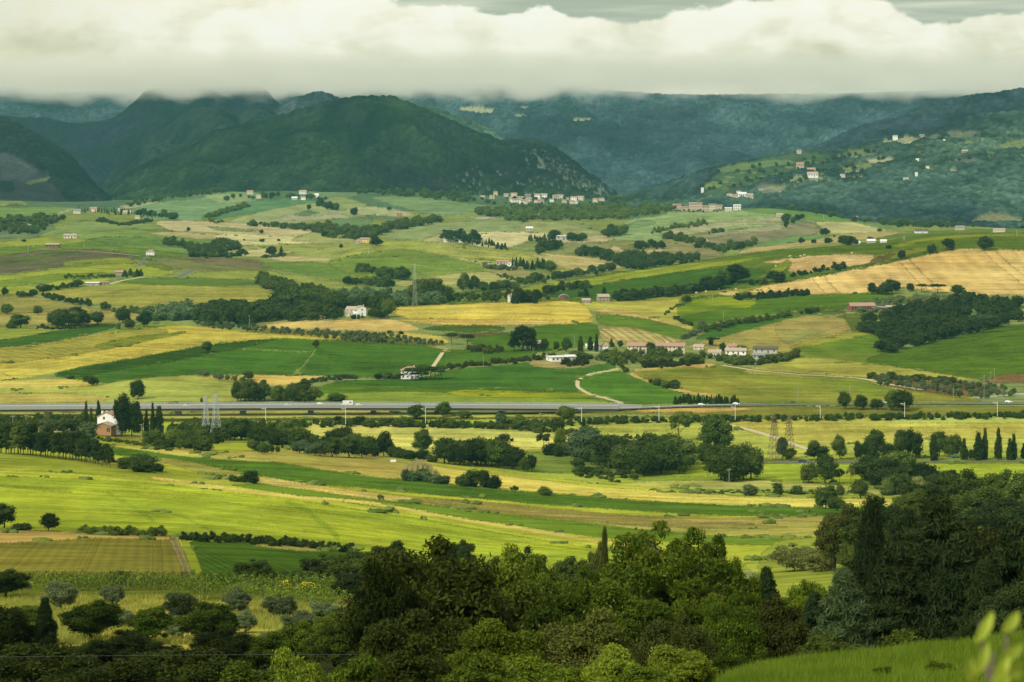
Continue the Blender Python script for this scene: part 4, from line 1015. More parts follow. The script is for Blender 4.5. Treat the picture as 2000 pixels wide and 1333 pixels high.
def crown_np(kind, seed, nl, nleaf, ls, asp=1.0, core=True, shell=(.70, 1.28), flat=1.0):
    R = np.random.default_rng(seed)
    L = envelope(kind, R, nl)
    Vs, Q4, T3, tint = [], [], [], []; off = 0
    if core:
        iv, jf = ico1()
        for c, r in L:
            v = c + iv * r * .86 * R.uniform(.8, 1.12, (12, 1))
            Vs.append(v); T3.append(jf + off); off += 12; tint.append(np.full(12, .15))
    w = np.array([max(r[0], .02) ** 2 for c, r in L]); w /= w.sum()
    pick = R.choice(len(L), nleaf, p=w)
    Cn = np.array([c for c, r in L]); Rn = np.array([r for c, r in L])
    d = R.normal(0, 1, (nleaf, 3)); d[:, 2] += .25; d /= np.linalg.norm(d, axis=1)[:, None]
    c = Cn[pick] + d * Rn[pick] * R.uniform(shell[0], shell[1], (nleaf, 1))
    v, f = leaves_np(c, d * flat, ls, R, asp)
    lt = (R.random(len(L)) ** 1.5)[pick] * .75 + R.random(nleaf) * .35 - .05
    Vs.append(v); Q4.append(f + off); tint.append(np.repeat(lt, 4))
    return np.concatenate(Vs), (np.concatenate(T3) if T3 else np.zeros((0, 3), int)), np.concatenate(Q4), np.concatenate(tint)

def trunk_np(kind, seed, hi=False):
    R = np.random.default_rng(seed + 999)
    V, Fc = [], []; off = 0
    top = {'round': .5, 'tall': .6, 'bush': .25, 'olive': .45, 'sparse': .8, 'oak': .55, 'cypress': .8, 'umbrella': .78, 'pine': .9, 'conifer': .95}[kind]
    r0 = {'olive': .05, 'bush': .02, 'umbrella': .028, 'sparse': .022}.get(kind, .032)
    n_ = 5
    p = np.array([[R.normal(0, .012) * i, R.normal(0, .012) * i, -.04 + (top + .04) * i / (n_ - 1)] for i in range(n_)])
    v, f = tube_np(p, np.linspace(r0, r0 * .35, n_)); V.append(v); Fc.append(f); off += len(v)
    if kind not in ('cypress', 'conifer', 'bush'):
        nb = 12 if hi else 5
        for i in range(nb):
            t = R.uniform(.4, .95); a = R.uniform(0, 6.28)
            s = p[0] * (1 - t) + p[-1] * t
            ln = .34 if kind != 'pine' else .3
            e = s + np.array([math.cos(a) * ln, math.sin(a) * ln, R.uniform(.08, .3) if kind != 'umbrella' else .12])
            mid = (s + e) / 2 + R.normal(0, .02, 3)
            v, f = tube_np([s, mid, e], [r0 * .5, r0 * .3, r0 * .1], 5); V.append(v); Fc.append(f + off); off += len(v)
    return np.concatenate(V), np.concatenate(Fc)

TM = {}    # (kind, leaf) -> list of single-mesh small trees
SPEC = {   # lobes, leaves, leaf size, aspect
 'round': (19, 2300, .036, 1.2), 'tall': (22, 2300, .034, 1.2), 'bush': (15, 1500, .044, 1.2), 'olive': (17, 1800, .034, 1.4), 'sparse': (26, 1300, .028, 1.0), 'oak': (26, 2600, .034, 1.2),
 'cypress': (46, 1500, .038, 1.4), 'umbrella': (14, 1100, .036, 1.2), 'pine': (34, 1500, .034, 1.5), 'conifer': (60, 1500, .032, 1.6)}
def small_tree(kind, leaf, var=0):
    k = (kind, leaf, var)
    if k not in TM:
        nl, nf, ls, asp = SPEC[kind]
        v, t3, q4, tint = crown_np(kind, hash(kind) % 1 + 31 * var + len(kind) * 7, nl, nf, ls, asp)
        tv, tf = trunk_np(kind, var)
        V = np.concatenate([v, tv]); mi = np.concatenate([np.zeros(len(t3)), np.zeros(len(q4)), np.ones(len(tf))])
        me = mesh_np(kind, V, [t3, q4, tf + len(v)], [ML[leaf], M_BARK], False, {'tint': np.concatenate([tint, np.zeros(len(tv))])}, mi)
        TM[k] = me
    return TM[k]

NAMES = {'round': ('broadleaf_tree', 'tree'), 'tall': ('poplar_tree', 'tree'), 'oak': ('oak_tree', 'tree'), 'sparse': ('thin_tree', 'tree'), 'bush': ('bush', 'bush'),
         'olive': ('olive_tree', 'olive tree'), 'cypress': ('cypress_tree', 'cypress'), 'umbrella': ('umbrella_pine', 'pine tree'), 'pine': ('pine_tree', 'pine tree'), 'conifer': ('conifer_tree', 'conifer')}
_vi = 0
def put(kind, leaf, u, v, w, h, label, group=None, surf=None, D=None, name=None, cat=None):
    """one tree: base at photo position (u, v), w x h photo pixels there -> metres"""
    global _vi
    s = surf or G
    p = s.pt(u, v) if D is None else s.at(u, D)
    k = p.y / F
    _vi += 1
    if leaf == 'willow' and not name: name, cat = 'willow_tree', 'tree'
    if leaf == 'olive' and not name and kind != 'bush': name, cat = 'olive_tree', 'olive tree'
    o = obj(name or NAMES[kind][0], small_tree(kind, leaf, _vi % 3), None, (p.x, p.y, p.z - .03 * h * k), random.uniform(0, 6.28))
    o.scale = (w * k * 1.2, w * k * 1.2, h * k * 1.18)
    tag(o, label, cat or NAMES[kind][1], group)
    return o
ORD = ['first', 'second', 'third', 'fourth', 'fifth', 'sixth', 'seventh', 'eighth', 'ninth', 'tenth', 'eleventh', 'twelfth', 'thirteenth', 'fourteenth', 'fifteenth', 'sixteenth', 'seventeenth', 'eighteenth', 'nineteenth', 'twentieth']
def ordn(i):
    if i < 20: return ORD[i]
    n_ = i + 1
    return '%d%s' % (n_, 'th' if 10 <= n_ % 100 <= 20 else {1: 'st', 2: 'nd', 3: 'rd'}.get(n_ % 10, 'th'))
def along(pts, t):
    pts = np.asarray(pts, float)
    sl_ = np.hypot(*np.diff(pts[:, :2], axis=0).T); cs = np.concatenate([[0], np.cumsum(sl_)])
    x = t * cs[-1]
    return tuple(np.interp(x, cs, pts[:, i]) for i in range(pts.shape[1]))
def hedge(leaf, pts, n_, h, desc, asp, jit, jv, surf, kinds=('bush',)):
    R = np.random.default_rng(int(pts[0][0] * 3 + pts[0][1]))
    s_ = surf or G; Vs, T, Qd, tt = [], [], [], []; off = 0; org = None; proto = {}
    for i in range(int(n_ * 1.4)):
        q = along(pts, (i + .5 + R.uniform(-.4, .4)) / (n_ * 1.4)); va = int(R.integers(3)); kd = kinds[R.integers(len(kinds))]
        if (kd, va) not in proto: proto[(kd, va)] = crown_np(kd, 800 + va, 9, 520, .07, 1.0)
        v_, t3, q4, ti = proto[(kd, va)]
        p = s_.pt(q[0], q[1] + R.normal(0, jv)); k = p.y / F; hh = (q[2] if len(q) > 2 else h) * R.uniform(1 - jit, 1 + jit); ww = hh * asp * R.uniform(.9, 1.3)
        if org is None: org = p.copy()
        a = R.uniform(0, 6.28); ca, sa = math.cos(a), math.sin(a)
        Vs.append(np.stack([(v_[:, 0] * ca - v_[:, 1] * sa) * ww * k + p.x - org.x, (v_[:, 0] * sa + v_[:, 1] * ca) * ww * k + p.y - org.y, v_[:, 2] * hh * k + p.z - org.z - .05 * hh * k], 1))
        T.append(t3 + off); Qd.append(q4 + off); off += len(v_); tt.append(np.clip(ti * .7 + R.random() * .4, 0, 1))
    me = mesh_np('hedge', np.concatenate(Vs), [np.concatenate(T), np.concatenate(Qd)], [ML[leaf]], False, {'tint': np.concatenate(tt)})
    tag(obj('hedge', me, None, org), desc, 'hedge')
def run(kind, leaf, pts, n_, h, desc, asp=1.0, jit=.36, jv=1.6, surf=None, seed=0):
    """a row of countable trees along a line of photo positions; desc = 'hedge above the small vineyard' """
    if 'hedge' in desc and kind not in ('cypress', 'conifer', 'pine'):
        return hedge(leaf if isinstance(leaf, str) else leaf[0], pts, n_, h, desc, asp, jit, jv, surf, (kind,) if isinstance(kind, str) else tuple(kind))
    R = np.random.default_rng(seed + int(pts[0][0] * 7 + pts[0][1]))
    if leaf == 'broad': leaf = ['broad', 'broad', 'dark', 'mid', 'mid']
    elif leaf == 'dark': leaf = ['dark', 'dark', 'broad']
    kinds = kind if isinstance(kind, (list, tuple)) else [kind]; lv = leaf if isinstance(leaf, (list, tuple)) else [leaf]
    g = desc
    pos = sorted([(along(pts, (i + .5 + R.uniform(-.35, .35)) / n_), R.normal(0, jv)) for i in range(n_)], key=lambda q: q[0][0])
    for i, (q, dv) in enumerate(pos):
        k = kinds[R.integers(len(kinds))]
        hh = (q[2] if len(q) > 2 else h) * R.uniform(1 - jit, 1 + jit)
        put(k, lv[R.integers(len(lv))], q[0], q[1] + dv, hh * asp * R.uniform(.75, 1.4), hh,
            (('%s from the left in the %s' if len(desc.split()) < 11 else '%s from left, %s') % (ordn(i), desc)) if n_ > 1 else desc, g, surf)

def wood(name, polys, label, surf=None, density=1.0, leaf='broad', seed=0):
    """a wood that reads as one mass: one object. polys = [(polygon of base positions, count, height px, kinds)]"""
    R = np.random.default_rng(seed + 77)
    Vs, T, Qd, tt = [], [], [], []; off = 0
    proto = {}
    s = surf or G
    org = None
    for poly, n_, h, kinds in polys:
        poly = np.array(poly, float); x0, y0 = poly.min(0); x1, y1 = poly.max(0)
        c = 0; guard = 0
        while c < n_ * density and guard < 60 * n_:
            guard += 1
            u = R.uniform(x0, x1); v = R.uniform(y0, y1)
            if not inpoly(np.array([u]), np.array([v]), poly)[0]: continue
            c += 1
            kd = kinds[R.integers(len(kinds))]; va = int(R.integers(3))
            if (kd, va) not in proto:
                nl, nf, ls, asp = SPEC[kd]
                proto[(kd, va)] = crown_np(kd, 500 + va * 13 + len(kd), min(nl, 12) if kd not in ('cypress', 'pine', 'conifer') else 24, 330, ls * 1.9, asp)
            v_, t3, q4, ti = proto[(kd, va)]
            p = s.pt(u, v)
            if org is None: org = p.copy()
            k = p.y / F; hh = h * R.uniform(.75, 1.4); ww = hh * R.uniform(.85, 1.25) * (.32 if kd == 'cypress' else 1)
            a = R.uniform(0, 6.28); ca, sa = math.cos(a), math.sin(a)
            X = v_[:, 0] * ca - v_[:, 1] * sa; Y = v_[:, 0] * sa + v_[:, 1] * ca
            Vs.append(np.stack([X * ww * k + p.x - org.x, Y * ww * k + p.y - org.y, v_[:, 2] * hh * k + p.z - org.z - .06 * hh * k], 1))
            T.append(t3 + off); Qd.append(q4 + off); off += len(v_)
            tt.append(np.clip(ti * .6 + R.random() * .6 - .1, 0, 1))
    me = mesh_np(name, np.concatenate(Vs), [np.concatenate(T), np.concatenate(Qd)], [ML[leaf]], False, {'tint': np.concatenate(tt)})
    o = obj(name, me, None, org)
    tag(o, label, 'woodland', None, 'stuff')
    return o
# ------------------------------------------------------------------ vegetation: far woods (each reads as one mass)
RB = ['round', 'oak', 'tall', 'bush']
wood('woodland', [([(985, 414), (1010, 409), (1200, 407), (1330, 406), (1300, 418), (1190, 431), (1120, 432), (1040, 434), (985, 434)], 330, 12, RB),
                  ([(930, 416), (985, 410), (985, 424), (940, 423)], 40, 12, RB)], 'dark oak wood on the slope below the hill village', leaf='broad', seed=1)
wood('woodland', [([(690, 366), (920, 366), (936, 396), (900, 396), (830, 388), (760, 384), (690, 378)], 190, 10, RB), ([(936, 370), (1200, 376), (1280, 386), (1200, 384), (936, 377)], 150, 8, RB), ([(1190, 390), (1270, 392), (1270, 402), (1190, 404)], 40, 9, RB),
                  ([(240, 403), (330, 382), (450, 368), (560, 356), (700, 358), (700, 368), (560, 363), (460, 374), (330, 392), (250, 406)], 150, 8, RB)], 'scrub and trees at the foot of the round hill', seed=2)
wood('woodland', [([(1210, 388), (1340, 382), (1520, 392), (1640, 415), (1600, 419), (1480, 404), (1420, 396), (1300, 396), (1210, 400)], 260, 11, RB),
                  ([(1620, 424), (1760, 430), (2060, 440), (2060, 446), (1780, 447), (1640, 432)], 170, 11, RB)], 'trees along the foot of the right-hand forested slope', seed=3)
wood('woodland', [([(60, 430), (120, 425), (125, 432), (90, 440), (95, 448), (60, 462), (30, 462), (0, 454), (-60, 450), (-60, 436)], 130, 13, RB)], 'dark wood around farm roofs at the far left', seed=4)
wood('woodland', [([(312, 478), (340, 473), (372, 482), (400, 484), (430, 474), (472, 480), (462, 489), (430, 497), (400, 502), (370, 500), (372, 492), (330, 483)], 110, 12, RB)], 'hooked dark copse among the pale left fields', leaf='dark', seed=5)
wood('woodland', [([(478, 439), (540, 441), (600, 446), (640, 449), (700, 459), (745, 462), (745, 467), (680, 466), (600, 452), (540, 446), (478, 443)], 110, 11, RB),
                  ([(605, 450), (640, 446), (680, 452), (745, 450), (745, 464), (690, 464)], 70, 14, RB), ([(735, 454), (760, 442), (800, 434), (870, 429), (850, 438), (790, 448), (745, 458)], 90, 12, RB)], 'long belt of trees in the hollow left of centre', seed=6)
wood('woodland', [([(500, 553), (512, 549), (560, 563), (620, 574), (680, 592), (650, 602), (600, 592), (560, 580), (515, 568)], 150, 19, RB)], 'dense wood on the bank above the white farmhouse', seed=7)
wood('woodland', [([(640, 582), (700, 578), (790, 580), (880, 590), (860, 598), (760, 600), (700, 600), (650, 596)], 90, 18, RB), ([(280, 628), (300, 616), (400, 612), (400, 628)], 36, 24, RB)], 'pale willows along the stream in the middle distance', leaf='willow', seed=8)
wood('woodland', [([(385, 632), (385, 616), (470, 608), (540, 606), (610, 604), (640, 600), (750, 600), (762, 606), (650, 608), (640, 626), (540, 630), (440, 636)], 190, 26, RB),
                  ([(535, 612), (560, 604), (606, 608), (600, 622)], 22, 40, RB)], 'tall dark wood left of the white farmhouse', leaf='dark', seed=9)
wood('woodland', [([(1120, 500), (1150, 493), (1200, 502), (1280, 505), (1380, 509), (1340, 515), (1240, 530), (1215, 522), (1160, 508)], 150, 15, RB)], 'stream-side wood behind the big green hill', leaf='broad', seed=10)
wood('woodland', [([(1672, 648), (1720, 622), (1800, 606), (1880, 594), (1990, 594), (1996, 628), (1900, 652), (1820, 668), (1740, 692), (1712, 690), (1722, 655)], 330, 22, ['round', 'oak', 'oak'])], 'large dark wood on the right beside the barns', leaf='dark', seed=11)
wood('woodland', [([(430, 828), (1000, 829), (1250, 821), (2060, 811), (2060, 818), (1250, 828), (1000, 838), (600, 836), (430, 838)], 460, 10, ['bush', 'round'])], 'scrub along the railway below the viaduct', seed=12)
wood('woodland', [([(-60, 824), (160, 830), (210, 842), (60, 846), (-60, 846)], 90, 22, RB), ([(330, 845), (430, 838), (460, 852), (430, 868), (340, 866)], 60, 24, RB)], 'dark trees around the white gabled house at left', leaf='broad', seed=13)
wood('woodland', [([(1665, 612), (1700, 590), (1800, 582), (1900, 588), (1900, 600), (1800, 606), (1700, 612)], 90, 11, ['bush', 'olive'])], 'scrubby slope above the red barn', leaf='olive', seed=14)
wood('woodland', [([(1075, 702), (1180, 695), (1290, 690), (1380, 700), (1390, 712), (1290, 712), (1200, 715), (1170, 706)], 90, 14, ['bush', 'round']), ([(1380, 700), (1460, 706), (1540, 700), (1540, 708), (1440, 716)], 46, 13, ['bush', 'round'])], 'garden trees and shrubs around the hamlet', leaf='broad', seed=15)

# ------------------------------------------------------------------ countable trees, far to near
run('conifer', 'dark', [(148, 414), (175, 415), (240, 418), (300, 425)], 34, 9, 'dark cypress avenue by the far left villa', asp=.35)
run('bush', 'broad', [(188, 432), (236, 440), (300, 433)], 26, 7, 'dark hedge under the far left villa', asp=1.2)
run(RB, 'broad', [(265, 420), (310, 425), (345, 428)], 12, 10, 'tree group right of the far left villa')
run('bush', 'broad', [(372, 502), (430, 503), (487, 496)], 22, 9, 'curved hedge right of the hooked copse', asp=1.3)
run('bush', 'broad', [(402, 428), (440, 416), (486, 404)], 20, 9, 'hedge slanting up through the far green field', asp=1.2)
run('bush', 'broad', [(408, 434), (438, 436)], 8, 5, 'short dark hedge left of the long belt', asp=1.4)
run(RB, 'broad', [(622, 403), (660, 412)], 9, 11, 'tree clump below the pale far hilltop')
run(['round', 'tall'], 'broad', [(440, 392), (520, 386), (640, 392)], 16, 9, 'scattered trees by the far hamlet houses')
run(['round', 'bush'], 'broad', [(630, 461), (652, 463)], 4, 9, 'small clump on the straw strip left of centre', asp=1.2)
run('bush', 'broad', [(625, 462), (650, 464), (700, 467)], 8, 5, 'low hedge on the straw strip left of centre', asp=1.4)
for (u, v, w, h, lab) in [(603, 411, 9, 10, 'lone round tree in the far sloping field'), (692, 422, 14, 16, 'dark tall tree beside the far brick house field'), (510, 457, 8, 8, 'lone small tree on the straw field'),
                          (368, 453, 7, 8, 'small tree on the pale field right of the villa'), (512, 473, 11, 6, 'bush on the green boundary line, left one'), (545, 472, 7, 5, 'bush on the green boundary line, right one'),
                          (666, 486, 7, 8, 'small tree below the yellow house'), (745, 477, 7, 7, 'small tree right of the yellow house'), (46, 473, 9, 5, 'low bush above the ploughed field'), (760, 412, 9, 7, 'bush near the brick house'),
                          (695, 471, 6, 6, 'small dark tree left of the yellow house'), (477, 471, 4, 4, 'tiny bush by the hooked copse')]:
    put('round', 'dark', u, v, w, h, lab)
run('round', 'dark', [(728, 478), (738, 478)], 2, 14, 'tree pair behind the yellow house')
run('bush', 'broad', [(510, 504), (560, 498)], 9, 6, 'low hedge under the dark conical trees', asp=1.4)
put('oak', 'dark', 531, 500, 20, 17, 'broad dark tree at the end of the low hedge'); put('conifer', 'dark', 549, 500, 12, 16, 'pointed dark tree beside the broad one')
run(['round', 'oak'], 'broad', [(694, 530), (733, 533)], 9, 12, 'tree row above the stream wood'); run(['round', 'oak'], 'broad', [(738, 540), (764, 544), (793, 545)], 12, 16, 'copse above the stream wood')
run(['round', 'oak'], 'broad', [(672, 556), (720, 560), (765, 562)], 14, 15, 'dark trees along the stream left of the pylon')
run(['tall', 'round'], 'broad', [(800, 590), (820, 578), (850, 580), (880, 590)], 16, 24, 'bright stream trees at the grey pylon', jv=4)
run('tall', 'broad', [(895, 566), (933, 568)], 8, 24, 'tall tree stand right of the pylon', asp=.6)
run('round', 'broad', [(940, 570), (1010, 566)], 10, 14, 'round stream-side trees under the big green hill')
run(['round', 'tall'], 'broad', [(1014, 556), (1060, 552), (1120, 542), (1200, 529)], 24, 14, 'tree line along the foot of the pale centre hill')
run('bush', 'broad', [(970, 537), (1000, 546), (1014, 550)], 8, 6, 'low hedge on the pale bank', asp=1.4)
run('bush', 'olive', [(944, 522), (960, 526), (1005, 528)], 14, 8, 'garden shrubs in front of the white villa', asp=1.2)
run('cypress', 'dark', [(1000, 522), (1012, 522)], 4, 15, 'tall cypresses beside the white villa', asp=.3)
run('cypress', 'dark', [(1016, 524), (1040, 526), (1064, 526)], 13, 14, 'cypress windbreak right of the white villa', asp=.4)
put('round', 'broad', 1077, 532, 22, 22, 'big round tree at the end of the windbreak')
run('pine', 'dark', [(868, 470), (900, 474), (938, 471)], 16, 16, 'dark pine grove at the white courtyard house', asp=.9, jv=2)
run('cypress', 'dark', [(916, 474), (950, 480), (993, 488)], 30, 8, 'sloping cypress hedge below the pine grove', asp=.4)
run('cypress', 'dark', [(1032, 469), (1076, 471)], 13, 9, 'short cypress row left of the pale shed', asp=.5)
run(['oak', 'round'], 'dark', [(1052, 492), (1076, 488), (1094, 484)], 14, 14, 'dark copse spilling down the pale slope', jv=3)
run('oak', 'dark', [(1072, 466), (1100, 467)], 5, 12, 'flat-topped trees behind the pale shed', asp=1.3)
run('oak', 'dark', [(1110, 471), (1146, 471)], 8, 12, 'dark thicket right of the pale shed')
run(['round', 'oak'], 'broad', [(1176, 456), (1196, 462), (1222, 452)], 13, 14, 'copse on the pale right-centre field', jv=3)
run('oak', 'dark', [(1244, 486), (1270, 485), (1298, 486)], 13, 11, 'oval dark copse in the stubble', jv=1.5)
run('bush', 'broad', [(1272, 454), (1300, 450), (1344, 444), (1380, 440)], 20, 9, 'hedge curling round the pale field')
run(['bush', 'round'], 'broad', [(1296, 463), (1330, 470), (1356, 475)], 18, 11, 'lower hedge of the curled field', jv=2)
run(['round', 'bush'], 'broad', [(1362, 480), (1400, 490), (1440, 488), (1474, 480)], 20, 12, 'trees under the grey-brown field', jv=2)
run('bush', 'olive', [(1384, 456), (1412, 452)], 6, 8, 'shrubs left of the vine plot')
run('round', 'dark', [(1526, 430), (1546, 432), (1568, 430)], 9, 10, 'trees at the hilltop farm'); put('tall', 'dark', 1536, 446, 10, 15, 'upright dark tree below the hilltop farm')
for (u, v, w, h, lab) in [(1612, 460, 18, 14, 'dark clump at the edge of the golden far field'), (1719, 453, 10, 6, 'bush on the golden far field'), (1565, 477, 12, 11, 'clump on the far pale strip, left one'), (1590, 476, 10, 8, 'clump on the far pale strip, right one'),
                          (1618, 477, 15, 12, 'round dark clump left of the far barns'), (1629, 464, 5, 4, 'tiny bush on the pale far strip'), (1699, 472, 12, 9, 'tree between the far barns')]:
    put('round', 'dark', u, v, w, h, lab)
run('oak', 'dark', [(1640, 477), (1672, 478)], 6, 12, 'dark grove beside the far barns')
for (u, v, w, h, lab) in [(1925, 490, 28, 25, 'large dark oak on the crest of the golden field'), (1852, 489, 25, 20, 'middle dark oak above the golden field'), (1819, 495, 17, 16, 'round oak left of the middle oak on the crest'), (1762, 505, 16, 14, 'small oak at the corner of the golden field'), (1735, 486, 12, 6, 'flat bush left of the corner oak')]:
    put('oak', 'dark', u, v, w, h, lab)
run(['round', 'oak'], 'dark', [(1200, 588), (1260, 583), (1330, 576), (1380, 566)], 26, 15, 'tree line along the foot of the deep green slope')
run('oak', 'dark', [(1380, 566), (1410, 560), (1440, 552)], 9, 26, 'tall end of the deep green slope trees', jv=3)
put('cypress', 'dark', 1256, 586, 9, 21, 'dark cypress in the tree line of the deep green slope')
run(['round', 'bush'], 'dark', [(1062, 575), (1076, 572), (1100, 568), (1156, 562)], 13, 12, 'dark trees below the big green hill crest')
put('round', 'dark', 1070, 576, 22, 18, 'rounded dark tree left of the hill-foot trees'); put('tall', 'dark', 1098, 570, 15, 19, 'taller tree among the hill-foot trees')
put('oak', 'dark', 1518, 551, 38, 20, 'big dark clump beside the stubble patch')
run(['bush', 'oak'], 'dark', [(1462, 558), (1500, 553)], 6, 9, 'bushes left of the big dark clump'); run(['bush', 'oak'], 'dark', [(1542, 542), (1600, 530), (1624, 528)], 9, 9, 'hedge between stubble and golden field')
run('oak', 'dark', [(1626, 528), (1650, 524)], 4, 14, 'tree group at the top of the stubble hedge')
run('bush', 'dark', [(1438, 586), (1480, 584), (1530, 579), (1584, 575)], 34, 11, 'clipped dark hedge by the rusty farm wall', asp=.8)
run('oak', 'dark', [(1700, 576), (1728, 574), (1752, 572)], 6, 19, 'dark tree clump at the foot of the golden field')
for (u, w, h, k, a) in [(1777, 16, 14, 'oak', 'small'), (1800, 24, 15, 'umbrella', 'flat'), (1832, 29, 17, 'umbrella', 'wide domed'), (1869, 26, 18, 'oak', 'round')]:
    put(k, 'dark', u, np.interp(u, [1770, 1880], [569, 578]), w, h, '%s dark tree under the golden field, %s of four' % (a, {1777: 'first', 1800: 'second', 1832: 'third', 1869: 'last'}[u]), 'four trees under the golden field')
put('umbrella', 'pine', 1920, 652, 48, 34, 'umbrella pine standing out at the edge of the dark wood')
run(['bush', 'round'], 'broad', [(1358, 648), (1400, 644), (1440, 634), (1540, 620)], 30, 12, 'hedge between the bright and deep green curves')
run(['bush', 'round'], 'broad', [(1316, 622), (1340, 634), (1356, 642)], 9, 7, 'low hedge under the yellow-flecked field', asp=1.3)
run('bush', 'olive', [(1334, 664), (1360, 652), (1372, 640)], 9, 10, 'shrubs in the gully right of the hamlet')
put('round', 'broad', 1340, 592, 18, 15, 'round tree at the top left of the yellow-flecked field'); run('bush', 'broad', [(1296, 616), (1322, 600), (1340, 596)], 7, 6, 'short hedge left of the yellow-flecked field', asp=1.3)
run(['bush', 'round'], 'broad', [(1564, 614), (1600, 608)], 5, 8, 'bushes above the farm track', asp=1.1)
# orchards
def grid(kind, leaf, poly, n_, h, desc, asp=1.0, seed=5):
    R = np.random.default_rng(seed); poly = np.array(poly, float); x0, y0 = poly.min(0); x1, y1 = poly.max(0)
    pts = []; g = 0
    while len(pts) < n_ and g < 30000:
        g += 1
        u = R.uniform(x0, x1); v = R.uniform(y0, y1)
        if inpoly(np.array([u]), np.array([v]), poly)[0] and all(((u - a) / (h * .8)) ** 2 + ((v - b) / (h * .3)) ** 2 > 1 for a, b in pts): pts.append((u, v))
    for u, v in pts:
        hh = h * R.uniform(.8, 1.2); put(kind, leaf, u, v, hh * asp, hh, desc, desc + ' group')
grid('olive', 'olive', [(385, 635), (470, 640), (560, 646), (700, 654), (870, 672), (860, 677), (690, 670), (560, 655), (420, 644)], 120, 9, 'small orchard tree in the strip above the deep green field')
grid('olive', 'olive', [(1700, 742), (1740, 738), (1830, 748), (1960, 758), (1990, 776), (1900, 782), (1800, 764), (1720, 756)], 75, 11, 'grey-green olive in the grove above the road at right')
grid('olive', 'broad', [(868, 586), (900, 578), (1000, 578), (1070, 580), (1080, 588), (960, 592), (880, 592)], 46, 11, 'orchard tree left of the small white tower')
run('bush', 'brown', [(1694, 738), (1740, 742), (1860, 746)], 24, 9, 'brownish scrub along the top of the right olive grove', asp=1.2)
run(['cypress', 'round'], 'dark', [(1004, 592), (1030, 591), (1052, 590)], 9, 20, 'dark garden trees beside the white tower', asp=.7)
# hamlet and farm trees
for (u, v, w, h, kd, lab) in [(1134, 686, 11, 27, 'cypress', 'first of three cypresses left of the small red roof'), (1153, 685, 11, 24, 'cypress', 'middle of three cypresses left of the small red roof'), (1165, 687, 8, 29, 'cypress', 'slim right-hand of three cypresses by the small red roof'),
        (1087, 685, 11, 17, 'round', 'small dark tree left of the cypresses'), (1106, 688, 20, 25, 'round', 'rounded tree between barn and cypresses'), (1064, 684, 16, 22, 'round', 'round tree at the open barn'), (1194, 678, 12, 15, 'conifer', 'dark fir behind the small red roof'),
        (1211, 680, 11, 13, 'round', 'dark bush tree left of the long house'), (1271, 692, 19, 23, 'round', 'round dark tree in front of the long house'), (1392, 676, 26, 15, 'umbrella', 'flat pine above the right hamlet roofs'), (1388, 674, 8, 14, 'cypress', 'short cypress above the right hamlet roofs'),
        (1412, 690, 12, 20, 'round', 'tree between the two white hamlet houses'), (1449, 688, 20, 13, 'round', 'tree left of the dark sheds'), (1020, 686, 46, 46, 'pine', 'large dark pine beside the open barn'), (1004, 686, 22, 30, 'pine', 'lower pine left of the large pine'), (1038, 684, 26, 36, 'pine', 'pine right of the large pine'),
        (882, 675, 24, 22, 'umbrella', 'left umbrella pine above the long hedge'), (912, 676, 28, 20, 'umbrella', 'right umbrella pine above the long hedge'),
        (758, 620, 26, 34, 'round', 'tall dark tree right of the white farmhouse'), (1180, 574, 8, 12, 'cypress', 'cypress behind the stone farm'), (1144, 579, 11, 15, 'cypress', 'cypress left of the stone farm'), (1133, 582, 9, 13, 'round', 'tree left of the stone farm')]:
    put(kd, 'dark' if kd != 'round' else 'broad', u, v, w, h, lab)
run('cypress', 'dark', [(395, 634), (450, 635), (500, 633)], 22, 24, 'dark windbreak row left of the green sign', asp=.5)
run('round', 'dark', [(652, 622), (664, 622), (668, 621)], 3, 14, 'garden trees left of the white farmhouse')
run('round', 'dark', [(724, 622), (735, 622), (750, 624)], 4, 17, 'garden trees around the white farmhouse')
run('bush', 'dark', [(690, 622), (710, 622)], 3, 8, 'low shrubs in front of the white farmhouse')
run('bush', 'brown', [(762, 594), (842, 594)], 20, 11, 'brown reed hedge right of the dark wood', asp=.9)
run('bush', 'brown', [(916, 686), (984, 686)], 14, 12, 'dense hedge right of the umbrella pines')
run('bush', 'brown', [(872, 719), (940, 714), (1020, 706), (1070, 700)], 34, 9, 'long brown hedge crossing the deep green fields', asp=1.1)
run('bush', 'brown', [(1100, 714), (1150, 712)], 9, 13, 'purplish hedge beside the white shed'); run('bush', 'brown', [(1254, 718), (1310, 716), (1364, 710)], 22, 12, 'purplish hedge below the long red-roofed house')
run('bush', 'brown', [(1180, 700), (1210, 714), (1226, 730)], 9, 9, 'brown shrubs in the hamlet gully'); run('bush', 'brown', [(1480, 712), (1556, 700)], 14, 12, 'brown shrubs below the dark sheds')
run('umbrella', 'dark', [(782, 741), (800, 741), (830, 742), (868, 741)], 11, 18, 'umbrella pines around the white farmhouse with terracotta roof', asp=1.1)
run('bush', 'broad', [(732, 740), (782, 741)], 6, 8, 'bushes left of the house with terracotta roof', asp=1.4)
run('bush', 'broad', [(655, 656), (800, 652)], 6, 6, 'bushes on the golden field edge', asp=1.3); run('bush', 'broad', [(680, 662), (760, 668)], 5, 6, 'bushes above the orchard strip', asp=1.3)
